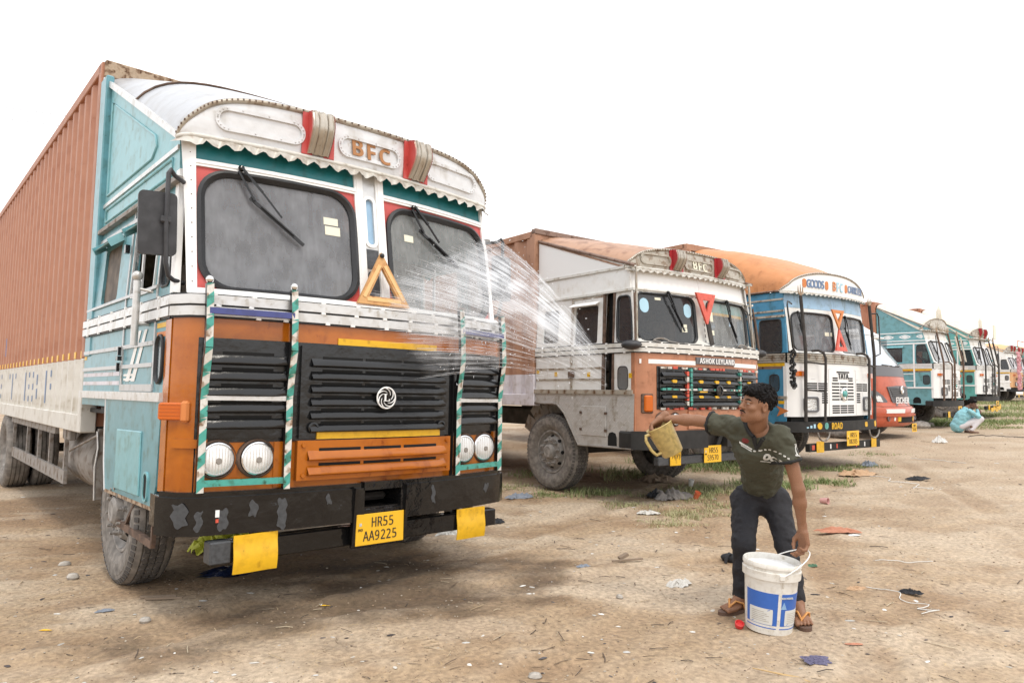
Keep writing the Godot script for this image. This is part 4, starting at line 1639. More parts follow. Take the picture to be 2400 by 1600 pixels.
	for s in [-1.0, 1.0]:
		bp.box(V(s * 1.2, 0.615, 0.95), V(0.06, 0.22, 0.25), Basis(), 0.02)
	var bumper := put(t, "bumper", bp, mats["black_paint"])
	box1(bumper, "tow_hook", mats["chassis_dark"], V(0.02, 0.63, 1.2), V(0.26, 0.05, 0.1), 0.02)
	box1(bumper, "recess_back", mats["void"], V(0.01, 0.64, 1.12), V(0.3, 0.2, 0.02))
	var bsc := MB.new()
	for k in [[-1.15, 0.62, 0.05, 0.13], [-1.08, 0.59, 0.03, 0.11], [-0.96, 0.59, 0.05, 0.12], [-0.8, 0.64, 0.045, 0.09], [-0.64, 0.6, 0.05, 0.18], [-0.36, 0.66, 0.03, 0.06], [0.42, 0.63, 0.03, 0.12], [0.95, 0.63, 0.05, 0.06]]:
		var lp := []
		for p in rr(k[0], k[1], k[2], k[3], k[2] * 0.45, 4):
			lp.append(p + Vector2(0.006 * sin(p.y * 90.0), 0.008 * sin(p.x * 170.0)))
		bsc.plate(BS, lp, 0.048, 0.052)
	put(bumper, "wash_mark", bsc, mats["scuffed"])
	box1(bumper, "red_mark", mats["red_tri"], BS.call(-0.99, 0.585, 0.053), V(0.016, 0.02, 0.003))
	box1(bumper, "white_mark", mats["white_clean"], BS.call(-0.99, 0.625, 0.053), V(0.022, 0.04, 0.003))
	var ph := MB.new()
	ph.box(V(0.0, 0.46, 1.395), V(0.4, 0.24, 0.03), Basis(), 0.006)
	for x in [-0.19, 0.19]:
		ph.bar(V(x, 0.72, 1.43), V(x, 0.36, 1.4), 0.02, 0.03)
	put(t, "plate_holder", ph, mats["black_paint"])
	plate_sign(t, V(0.0, 0.452, 1.416), 0.355, 0.195, "HR55", "AA9225")
	var ub := MB.new()
	ub.box(V(0.0, 0.41, 1.3), V(2.08, 0.12, 0.1), Basis(), 0.008)
	put(t, "lower_bar", ub, mats["black_paint"])
	box1(t, "bar_end", mats["scuffed"], V(-0.985, 0.41, 1.3), V(0.12, 0.125, 0.105), 0.008)
	for s in [-1.0, 1.0]:
		box1(t, "bar_bracket", mats["black_paint"], V(s * 0.72, 0.5, 1.22), V(0.08, 0.1, 0.1), 0.01)
		var fl := MB.new()
		var FS := func(u, v, o): return V(u, v, 1.36 + o + (0.012 * sin(v * 19.0 + 1.0) if v < 0.42 else 0.0) + 0.005 * sin(u * 20.0))
		fl.sheet(FS, s * 0.79 - 0.13, s * 0.79 + 0.13, 0.285, 0.5, -0.003, 0.003, 8, 8)
		put(t, "yellow_flap", fl, mats["yellow"])
	# guard frames in front of the lamps
	for s in [-1.0, 1.0]:
		var pr := [[0.745, 0.055], [1.16, 0.055], [1.28, 0.05], [1.42, 0.07], [1.56, 0.095], [1.74, 0.085], [1.925, 0.065]]
		var a: Array = guard_post(t, F, s * 1.1, pr, 0.04, 0.0, s < 0)
		var c: Array = guard_post(t, F, s * 0.635, pr, 0.04, 0.0, s < 0)
		bars(t, "guard_rail", mats["blue_bar"], [[a[5] + V(0, 0.03, 0.0), c[5] + V(0, 0.03, 0.0)]], 0.03, 0.035)
		bars(t, "guard_rail", mats["silver"], [[a[2] + V(0, 0.0, 0.0), c[2] + V(0, 0.0, 0.0)]], 0.028, 0.036)
		bars(t, "guard_rail", mats["post_teal"], [[a[0] + V(0, 0.05, 0.0), c[0] + V(0, 0.05, 0.0)]], 0.028, 0.035)
	interior(t, 1.15, -1.25, 1.2, 1.15)
	# container, letters, chassis
	container(t, -1.34, 9.6, 0.95, 1.57, 4.14, mats["brick_red"], mats["cont_white"], mats["cont_white"])
	# painted letters on the ribs: [first rib, rows per rib]
	var glyphs := {"F": [[0, .2, .8, 1], [0, 1], [.42, .6, .8, 1], [.42, .6, .8, 1], [.62, 1]], "B": [[0, .2, .8, 1], [0, 1], [0, 1], [0, .18, .42, .58, .82, 1], [0, .18, .42, .58, .82, 1], [0, .2, .4, .6, .8, 1], [.04, .96], [.1, .44, .56, .9]], "T": [[.6, 1], [.8, 1], [0, .18, .8, 1], [0, 1], [0, .18, .8, 1], [.8, 1], [.6, 1]], "E": [[0, .2, .8, 1], [0, 1], [0, 1], [0, .18, .42, .58, .82, 1], [0, .18, .4, .6, .82, 1], [0, .35, .65, 1]]}
	for g in [["F", 13], ["B", 23], ["T", 33], ["E", 42]]:
		var lt := MB.new()
		var cols: Array = glyphs[g[0]]
		for i in cols.size():
			var k: int = g[1] - i
			for e in range(0, cols[i].size(), 2):
				var hh: float = (cols[i][e + 1] - cols[i][e]) * 0.33
				var y: float = 1.165 + cols[i][e] * 0.33 + hh / 2
				var z0: float = -1.44 - (k / 2) * 0.28
				var path := [[0.0, 0.0], [0.1, 0.0], [0.25, 0.0], [0.37, 0.5]] if k % 2 == 0 else [[0.49, 1.0], [0.6, 1.0], [0.76, 1.0], [0.8, 0.85]]
				lt.flat()
				for m in 3:
					var pa := V(-1.2125 + path[m][1] * 0.036, y - hh / 2, z0 - path[m][0] * 0.28)
					var pb := V(-1.2125 + path[m + 1][1] * 0.036, y - hh / 2, z0 - path[m + 1][0] * 0.28)
					lt.q(pb, pa, pa + V(0, hh, 0), pb + V(0, hh, 0))
		put(t, "painted_letter", lt, mats["blue_letter"]).set_meta("kind", "stuff")
	box1(t, "blue_mark", mats["blue_bar"], V(-1.207, 1.87, -6.6), V(0.004, 0.25, 0.07))
	under(t, 1.1, -0.03, -8.0, 0.5, true, 1.205)
	var sg := MB.new()
	sg.bar(V(-1.15, 0.93, -5.9), V(-1.15, 0.93, -2.75), 0.03, 0.12)
	sg.bar(V(-1.15, 0.5, -5.7), V(-1.15, 0.5, -2.2), 0.03, 0.12)
	for z in [-5.75, -4.6, -3.8, -3.1, -2.3]:
		sg.bar(V(-1.14, 0.5, z), V(-1.14, 0.95, z), 0.03, 0.06)
	put(t, "side_guard", sg, mats["chassis_grey"])
	box1(t, "guard_bracket", mats["chassis_grey"], V(-1.12, 0.92, -2.3), V(0.06, 0.16, 0.32), 0.01)
	var tank := MB.new()
	tank.lathe([Vector2(0, -0.55), Vector2(0.27, -0.55), Vector2(0.3, -0.52), Vector2(0.3, -0.2), Vector2(0.31, -0.18), Vector2(0.3, -0.16), Vector2(0.3, 0.5), Vector2(0.27, 0.55), Vector2(0, 0.55)], Transform3D(Basis(Vector3.RIGHT, PI / 2), V(-0.78, 0.68, -2.2)), 28)
	put(t, "fuel_tank", tank, mats["chassis_grey"])
	box1(t, "mud_flap", mats["chassis_grey"], V(-0.88, 0.72, -0.98), V(0.55, 0.56, 0.02), 0.004)
	tube1(t, "flap_edge", mats["silver"], [V(-1.16, 0.98, -0.97), V(-1.15, 0.85, -0.96), V(-1.165, 0.7, -0.97), V(-1.155, 0.44, -0.97)], 0.008, 6)
	tube1(t, "flap_stay", mats["chassis_grey"], [V(-1.15, 0.95, -0.98), V(-1.12, 0.74, -2.25)], 0.01, 6)
	for s in [-1.0, 1.0]:
		box1(t, "wheel_arch", mats["dark"], V(s * 1.0, 1.16, 0.0), V(0.4, 0.04, 1.4))
	box1(t, "cab_underside", mats["dark"], V(0, 1.14, -0.2), V(2.3, 0.03, 2.3))
	box1(t, "nose_back", mats["dark"], V(0, 1.2, 0.98), V(2.2, 0.9, 0.04))


# ---------------------------------------------------------------- second truck
func truck_two():
	var t := thing("container_truck", "white truck with copper nose, door ajar and red inverted triangle, second from left", "truck", V(1.67, land(1.67, -9.45), -9.45), yaw(37.5, -0.3))
	var T := {"brk": 1.825, "hw": 1.17, "hwt": 1.12, "zlo": 1.22, "zup": 1.1, "rake": 0.1, "bow": 0.13, "cr": 0.08}
	var F := lfront.bind(T)
	var L := lside.bind(T, -1.0)
	var R := lside.bind(T, 1.0)
	var b := MB.new()
	b.sheet(F, -1.17, 1.17, 0.8, 1.73, -0.03, 0.0, 40, 3)
	put(t, "front_panel", b, mats["copper"])
	for s in [-1.0, 1.0]:
		var cp := MB.new()
		cp.sheet(L if s < 0 else R, 0.99, 1.045, 0.8, 1.72, -0.03, 0.003, 1, 2)
		put(t, "corner_panel", cp, mats["copper"])
	var g0 := MB.new()
	g0.sheet(F, -0.92, 1.02, 1.06, 1.55, 0.0, 0.008, 24, 1)
	put(t, "grille_backing", g0, mats["black"])
	for k in [[-0.89, -0.47], [-0.45, 0.53], [0.55, 1.0]]:
		slat_grille(t, "grille", F, k[0], k[1], 1.085, 1.53, mats["black"], 0.022, 5, 1.46, 1.12, 0.02, 2)
	# hand-painted bands on the grille: short dashes of white, red and teal
	var dash := {"post_white": MB.new(), "post_teal": MB.new(), "red_tri": MB.new(), "yellow": MB.new()}
	var r := RandomNumberGenerator.new()
	r.seed = 4
	for row in [[1.536, "post_white", "red_tri"], [1.068, "post_white", "red_tri"], [1.29, "post_teal", "post_white"]]:
		var u := -0.88
		while u < 0.97:
			var w := r.randf_range(0.03, 0.09)
			var c: String = row[1] if r.randf() < 0.6 else row[2]
			if r.randf() < 0.75:
				dash[c].sheet(F, u, u + w, row[0] - 0.014, row[0] + r.randf_range(0.004, 0.016), 0.0, 0.056 if row[0] > 1.2 and row[0] < 1.4 else 0.03, 1, 1)
			u += w + 0.02
	for col in [[-0.49, "red_tri", "post_white"], [-0.43, "post_teal", "post_teal"], [0.53, "post_teal", "post_white"]]:
		var y := 1.1
		while y < 1.5:
			var h := r.randf_range(0.03, 0.07)
			dash[col[1] if r.randf() < 0.7 else col[2]].sheet(F, col[0] - 0.02, col[0] + 0.012, y, y + h, 0.0, 0.058, 1, 1)
			y += h + 0.01
	for y in [1.38, 1.2]:
		for u in [-0.7, -0.27, 0.02, 0.26, 0.75]:
			dash["yellow"].plate(F, rr(u, y, 0.07, 0.035, 0.017, 3), 0.04, 0.058, 1)
	dash["yellow"].sheet(F, -0.3, -0.17, 1.255, 1.275, 0.0, 0.06, 1, 1)
	for k in dash:
		put(t, "painted_dash", dash[k], mats[k]).set_meta("kind", "stuff")
	var em := MB.new()
	em.lathe([Vector2(0.07, 0), Vector2(0.07, 0.015), Vector2(0.05, 0.02), Vector2(0.045, 0.008), Vector2(0, 0.008)], Transform3D(Basis(Vector3.RIGHT, PI / 2), F.call(0.06, 1.28, 0.05)), 24)
	put(t, "emblem", em, mats["black_paint"])
	var ws := MB.new()
	ws.sheet(F, -1.14, -0.31, 1.575, 1.625, 0.0, 0.004, 6, 1)
	ws.sheet(F, 0.46, 1.13, 1.575, 1.625, 0.0, 0.004, 6, 1)
	put(t, "white_stripe", ws, mats["white_clean"])
	var nb := MB.new()
	nb.sheet(F, -0.31, 0.45, 1.59, 1.67, 0.0, 0.02, 6, 1)
	var nm := put(t, "name_board", nb, mats["grey_plastic"])
	text1(nm, "lettering", "ASHOK LEYLAND", mats["white_clean"], F.call(0.07, 1.63, 0.026), Vector3.RIGHT, Vector3.UP, 0.062, true, 1.0)
	var lp2 := MB.new()
	lp2.sheet(F, -0.45, 0.53, 0.83, 1.04, 0.0, 0.02, 6, 1)
	lp2.sheet(F, -0.4, 0.48, 0.9, 0.915, 0.0, 0.028, 6, 1)
	put(t, "lower_panel", lp2, mats["copper"])
	for x in [-0.86, -0.65, 0.68, 0.88]:
		headlamp(t, F.call(x, 0.945, 0.01), 0.066)
	for s in [-1.0, 1.0]:
		box1(t, "indicator_box", mats["rust"], V(s * 1.05, 1.125, 1.11), V(0.15, 0.22, 0.06), 0.01, Basis(Vector3.UP, s * 0.25))
		box1(t, "indicator", mats["amber"], V(s * 1.055, 1.125, 1.14), V(0.115, 0.185, 0.05), 0.015, Basis(Vector3.UP, s * 0.25))
	belt(t, F, L, R, 1.7, 1.815, -0.7, 1.05, 1.17, mats["old_white"], 0.02)
	var w1 := rr(-0.59, 2.12, 0.92, 0.55, 0.1, 6)
	var w2 := rr(0.59, 2.12, 0.92, 0.55, 0.1, 6)
	for w in [w1, w2]:
		var sg := signf(w[0].x)
		var rp := MB.new()
		rp.ring(F, rect_like(w, -1.12 if sg < 0 else 0.0, 0.0 if sg < 0 else 1.12, 1.815, 2.44), w, -0.03, 0.0)
		put(t, "windscreen_surround", rp, mats["old_white"])
		window_in(t, F, w, mats["tinted"] if sg < 0 else mats["dusty_glass_thin"], 0.024, 0.02)
		var hd := MB.new()
		hd.sheet(F, -1.12 if sg < 0 else 0.002, -0.002 if sg < 0 else 1.12, 2.452, 2.7, -0.02, 0.004, 10, 2)
		put(t, "header_panel", hd, mats["white_clean"])
	var hs := MB.new()
	hs.sheet(F, -1.12, 1.12, 2.436, 2.455, -0.02, 0.016, 24, 1)
	put(t, "header_trim", hs, mats["old_white"])
	var ds := MB.new()
	for i in 26:
		ds.sheet(F, -1.08 + i * 0.083, -1.03 + i * 0.083, 2.41, 2.418, 0.0, 0.003, 1, 1)
	for s in [-1.0, 0.0, 1.0]:
		for i in 8:
			ds.sheet(F, s * 1.095 - 0.004 + 0.05 * (1 - absf(s)), s * 1.095 + 0.004 + 0.05 * (1 - absf(s)), 1.86 + i * 0.07, 1.9 + i * 0.07, 0.0, 0.003, 1, 1)
	put(t, "dash_line", ds, mats["ink"]).set_meta("kind", "stuff")
	wiper(t, F, Vector2(-0.58, 2.43), Vector2(-0.48, 2.2), Vector2(-0.53, 2.29), Vector2(-0.35, 1.98))
	wiper(t, F, Vector2(0.55, 2.42), Vector2(0.6, 2.15), Vector2(0.57, 2.22), Vector2(0.74, 1.9))
	for c in [[-0.93, 2.26], [-0.24, 2.24]]:
		var st := MB.new()
		st.plate(F, rr(c[0], c[1], 0.13, 0.17, 0.065, 6), -0.009, -0.006, 2)
		put(t, "round_sticker", st, mats["sticker_blue"])
	for c in [[-0.72, 2.35, 0.09, 0.03], [-0.32, 2.05, 0.09, 0.04], [-0.32, 2.0, 0.09, 0.05], [0.22, 2.2, 0.06, 0.12], [0.22, 2.0, 0.06, 0.06]]:
		var st := MB.new()
		st.sheet(F, c[0] - c[2] / 2, c[0] + c[2] / 2, c[1] - c[3] / 2, c[1] + c[3] / 2, -0.009, -0.006, 1, 1)
		put(t, "windscreen_sticker", st, mats["sticker"])
	var cu := MB.new()
	cu.sheet(F, 0.16, 1.02, 2.27, 2.39, -0.05, -0.03, 12, 1)
	put(t, "sun_strip", cu, mats["sea_green"])
	cu = MB.new()
	cu.sheet(F, 0.16, 1.02, 2.235, 2.27, -0.05, -0.03, 12, 1)
	put(t, "sun_strip_fringe", cu, mats["yellow"])
	triangle(t, "warning_triangle", mats["red_tri"], V(-0.02, 2.46, 1.14), 0.38, 0.4, 0.075, false, -0.06)
	var cl := MB.new()
	cl.bar(V(0.0, 2.12, 1.16), V(0.03, 1.83, 1.2), 0.07, 0.02, Vector3.BACK)
	put(t, "tied_cloth", cl, mats["chassis_dark"])
	for x in [-0.75, 0.85]:
		var hp := []
		for i in 9:
			hp.append(F.call(x + 0.13 * cos(PI * i / 8), 1.82 + 0.055 * sin(PI * i / 8), 0.03))
		tube1(t, "grab_handle", mats["chassis_grey"], hp, 0.011, 6)
	var arch := visor(t, F, T, 2.69, 0.27, mats["tin_grey"], [0.42], "BFC", mats["sticker"], mats["red_light"], 0.06, 0.03, 3.5)
	roof_loft(t, "fairing_roof", mats["roof_rust"], func(u): return V(u * 1.15, 3.24 + 0.14 * (1.0 - pow(absf(u), 5.0)), -0.7), func(u): return arch.call(sin(u * PI / 2), 0.02), 0.02)
	for s in [-1.0, 1.0]:
		var S := L if s < 0 else R
		var fp := MB.new()
		fp.ext(PackedVector2Array([Vector2(-0.7, 2.715), Vector2(0.9, 2.715), Vector2(1.0, 2.69), Vector2(-0.7, 3.24)]), Transform3D(Basis(Vector3.BACK, Vector3.UP, Vector3.RIGHT), V(s * 1.115, 0, 0)), 0.02 * s)
		put(t, "fairing_side", fp, mats["white_clean"])
		var fe := MB.new()
		fe.tube([V(s * 1.14, 3.25, -0.7), V(s * 1.14, 2.7, 1.02)], 0.022, 6)
		put(t, "roof_edge", fe, mats["bronze"])
		var up := MB.new()
		up.sheet(S, -0.7, 1.015, 2.43, 2.7, -0.03, 0.0, 4, 1)
		put(t, "upper_panel", up, mats["white"])
		var tr := MB.new()
		tr.bar(V(s * 1.13, 2.705, -0.7), V(s * 1.13, 2.7, 1.02), 0.03, 0.03)
		tr.bar(V(s * 1.15, 2.425, -0.7), V(s * 1.15, 2.425, 1.02), 0.03, 0.025)
		put(t, "upper_trim", tr, mats["old_white"])
		var cc := MB.new()
		cc.bar(V(s * 1.125, 1.83, 1.035), V(s * 1.1, 2.69, 1.0), 0.02, 0.02)
		put(t, "corner_trim", cc, mats["tin_grey"])
		var holes := [rr(-0.42, 2.08, 0.3, 0.42, 0.02, 2), rr(0.24, 2.06, 0.4, 0.46, 0.03, 2), rr(0.89, 2.09, 0.235, 0.52, 0.06, 4)]
		var cuts := [[-0.7, -0.02], [0.0, 0.555], [0.695, 1.03]]
		for k in 3:
			var pn := MB.new()
			pn.ring(S, rect_like(holes[k], cuts[k][0], cuts[k][1], 1.815, 2.415), holes[k], -0.03, 0.0)
			var o := put(t, ["side_panel", "door_panel", "quarter_panel"][k], pn, mats["white"])
			var lo := MB.new()
			lo.sheet(S, cuts[k][0], cuts[k][1], 1.27, 1.7, -0.03, 0.0, 3, 2)
			put(t, ["side_lower_panel", "door_lower_panel", "quarter_lower_panel"][k], lo, mats["white"])
		var gl := MB.new()
		gl.plate(S, holes[1], -0.02, -0.016)
		put(t, "door_window", gl, mats["tinted"])
		gl = MB.new()
		gl.plate(S, holes[0], -0.02, -0.016)
		put(t, "side_window", gl, mats["tinted"])
		window_in(t, S, holes[2], mats["tinted"], 0.02, 0.016, "quarter_window")
		var aw := MB.new()
		aw.box(V(s * 1.2, 2.31, 0.24), V(0.1, 0.006, 0.48), Basis(Vector3.BACK, -s * 0.5))
		put(t, "window_awning", aw, mats["white_clean"])
		var gap := MB.new()
		gap.box(V(s * 1.06, 1.84, 0.625), V(0.02, 1.18, 0.16))
		put(t, "door_gap", gap, mats["void"])
		var dd := MB.new()
		dd.bar(V(s * 1.175, 1.27, 0.545), V(s * 1.14, 2.41, 0.545), 0.03, 0.03)
		dd.bar(V(s * 1.175, 1.27, 0.71), V(s * 1.14, 2.41, 0.71), 0.03, 0.03)
		put(t, "door_edge", dd, mats["rust"])
		var strips := MB.new()
		for y in [1.535, 1.4]:
			strips.sheet(S, -0.69, -0.03, y - 0.01, y + 0.01, 0.0, 0.01, 2, 1)
			strips.sheet(S, 0.01, 0.55, y - 0.01, y + 0.01, 0.0, 0.01, 2, 1)
		strips.sheet(S, -0.03, 0.01, 1.28, 2.4, 0.0, 0.008, 1, 3)
		strips.sheet(S, 0.01, 0.55, 2.38, 2.4, 0.0, 0.008, 1, 1)
		put(t, "side_strip", strips, mats["tin_grey"])
		for c in [[-0.3, 1.47], [0.3, 1.46], [0.98, 1.44], [-0.66, 1.51]]:
			var yr := MB.new()
			yr.sheet(S, c[0] - 0.025, c[0] + 0.025, c[1] - 0.03, c[1] + 0.025, 0.0, 0.006, 1, 1)
			put(t, "yellow_reflector", yr, mats["yellow"])
		box1(t, "door_lock", mats["rust"], V(s * 1.185, 1.46, 0.0), V(0.03, 0.08, 0.1), 0.006)
		window_in(t, S, rr(0.86, 1.41, 0.15, 0.26, 0.05, 5), mats["tinted"], 0.008, 0.006, "oval_window", 0.003)
		var ms := MB.new()
		ms.sheet(S, -0.73, 1.02, 1.225, 1.275, -0.01, 0.025, 4, 1)
		put(t, "step_strip", ms, mats["tin_grey"])
		var sk := MB.new()
		sk.ext(PackedVector2Array([Vector2(-0.72, 1.23), Vector2(-0.72, 1.1), Vector2(-0.27, 1.09), Vector2(-0.13, 0.98), Vector2(0.13, 0.605), Vector2(1.02, 0.615), Vector2(1.04, 1.23)]), Transform3D(Basis(Vector3.BACK, Vector3.UP, Vector3.RIGHT), V(s * 1.16, 0, 0)), 0.015 * s)
		var skirt := put(t, "wheel_skirt", sk, mats["plate_steel"])
		var se := MB.new()
		se.tube([V(s * 1.178, 1.1, -0.72), V(s * 1.178, 1.09, -0.27), V(s * 1.178, 0.98, -0.13), V(s * 1.178, 0.605, 0.13), V(s * 1.178, 0.615, 1.02)], 0.013, 6)
		put(skirt, "skirt_edge", se, mats["chassis_grey"])
		box1(skirt, "hatch", mats["plate_steel"], V(s * 1.18, 0.905, 0.39), V(0.012, 0.35, 0.42), 0.004)
		var hg := MB.new()
		for y in [0.8, 1.0]:
			for z in [0.18, 0.6]:
				hg.box(V(s * 1.188, y, z), V(0.014, 0.03, 0.035))
		put(skirt, "hinge", hg, mats["rust"]).set_meta("kind", "stuff")
		var hl := MB.new()
		hl.plate(S, [Vector2(0.77, 0.63), Vector2(0.77, 0.73), Vector2(0.75, 0.775), Vector2(0.7, 0.79), Vector2(0.65, 0.775), Vector2(0.63, 0.73), Vector2(0.63, 0.63)], 0.004, 0.008, 1)
		put(skirt, "filler_hole", hl, mats["void"])
		var fd := MB.new()
		for i in 8:
			var a0 := PI * i / 8 * 0.85
			var a1 := PI * (i + 1) / 8 * 0.85
			var c := V(s * 0.95, 0.5, -0.47)
			fd.bar(c + V(0, sin(a0 + 0.3), -cos(a0 + 0.3)) * 0.6, c + V(0, sin(a1 + 0.3), -cos(a1 + 0.3)) * 0.6, 0.36, 0.012, V(1, 0, 0))
		put(t, "mudguard", fd, mats["chassis_grey"])
		# folded mirror at the belt
		var fm := MB.new()
		fm.ball(V(s * 1.23, 1.78, 1.05), V(0.1, 0.055, 0.12), 12, Basis(Vector3.UP, s * -0.6))
		put(t, "folded_mirror", fm, mats["mirror_back"])
		tube1(t, "mirror_stay", mats["rust"], [V(s * 1.15, 2.38, 1.02), V(s * 1.18, 2.05, 1.06), V(s * 1.2, 1.8, 1.08)], 0.012, 6)
	var fs := MB.new()
	fs.bar(V(1.22, 2.25, 1.0), V(1.22, 1.85, 1.05), 0.05, 0.02)
	fs.tube([V(1.1, 2.3, 1.0), V(1.22, 2.28, 1.0), V(1.24, 1.82, 1.06), V(1.15, 1.8, 1.06)], 0.013, 6)
	put(t, "far_mirror", fs, mats["mirror_back"])
	# bumper
	var bp := MB.new()
	bp.sheet(F, -1.2, -0.15, 0.61, 0.815, -0.2, 0.05, 12, 2)
	bp.sheet(F, 0.22, 1.2, 0.61, 0.815, -0.2, 0.05, 12, 2)
	bp.bar(V(-0.15, 0.8, 1.2), V(-0.05, 0.6, 1.18), 0.03, 0.05)
	bp.bar(V(0.22, 0.8, 1.2), V(0.12, 0.6, 1.18), 0.03, 0.05)
	bp.box(V(-1.17, 0.71, 0.93), V(0.05, 0.2, 0.25), Basis(), 0.02)
	bp.box(V(1.17, 0.71, 0.93), V(0.05, 0.2, 0.25), Basis(), 0.02)
	put(t, "bumper", bp, mats["dark"])
	box1(t, "bumper_recess", mats["chassis_dark"], V(0.03, 0.72, 1.1), V(0.4, 0.2, 0.04))
	box1(t, "lower_bar", mats["scuffed"], V(0.02, 0.475, 1.14), V(1.9, 0.1, 0.08), 0.008)
	plate_sign(t, V(0.02, 0.525, 1.2), 0.33, 0.2, "HR55", "S9570")
	var fl := MB.new()
	fl.box(V(-0.66, 0.515, 1.195), V(0.19, 0.19, 0.008), Basis(), 0.003)
	fl.box(V(0.7, 0.515, 1.195), V(0.17, 0.17, 0.008), Basis(), 0.003)
	put(t, "yellow_flap", fl, mats["yellow"])
	var wr := MB.new()
	for k in 6:
		wr.tube([V(-0.72 + k * 0.024, 0.5 + 0.02 * sin(k * 2.0), 1.201), V(-0.71 + k * 0.024, 0.55, 1.201), V(-0.7 + k * 0.024, 0.52 + 0.02 * cos(k * 3.0), 1.201)], 0.003, 4)
	put(t, "painted_script", wr, mats["rust"]).set_meta("kind", "stuff")
	interior(t, 1.05, -0.68, 1.15, 1.15)
	container(t, -0.72, 8.0, 1.06, 1.474, 3.4, mats["brick_tan"], mats["lilac_white"], mats["lilac_white"], false, 1.2)
	box1(t, "container_edge", mats["bronze"], V(0, 3.39, -0.75), V(2.4, 0.08, 0.1), 0.01)
	under(t, 1.0, -0.47, -6.8, 0.49, true, 1.13, 0.88)
	box1(t, "cab_underside", mats["dark"], V(0, 1.15, 0.1), V(2.2, 0.03, 1.6))
	box1(t, "nose_back", mats["dark"], V(0, 1.2, 0.9), V(2.1, 0.8, 0.04))


# ---------------------------------------------------------------- trucks with the squarer cab
func diamond(t: Node, S: Callable, z: float, y: float, w: float, h: float, m: Material):
	var o := []
	var i2 := []
	for i in 16:
		var a := TAU * i / 16
		var k := 1.0 / pow(pow(absf(cos(a)), 1.2) + pow(absf(sin(a)), 1.2), 1.0 / 1.2)
		o.append(Vector2(z + cos(a) * w / 2 * k, y + sin(a) * h / 2 * k))
		i2.append(Vector2(z + cos(a) * w / 2 * k * 0.72, y + sin(a) * h / 2 * k * 0.66))
	var mb := MB.new()
	mb.ring(S, o, i2, 0.0, 0.003)
	var i3 := []
	for p in i2:
		i3.append(Vector2(z, y).lerp(p, 0.75))
	mb.plate(S, i3, 0.0, 0.003, 1)
	put(t, "painted_diamond", mb, m)


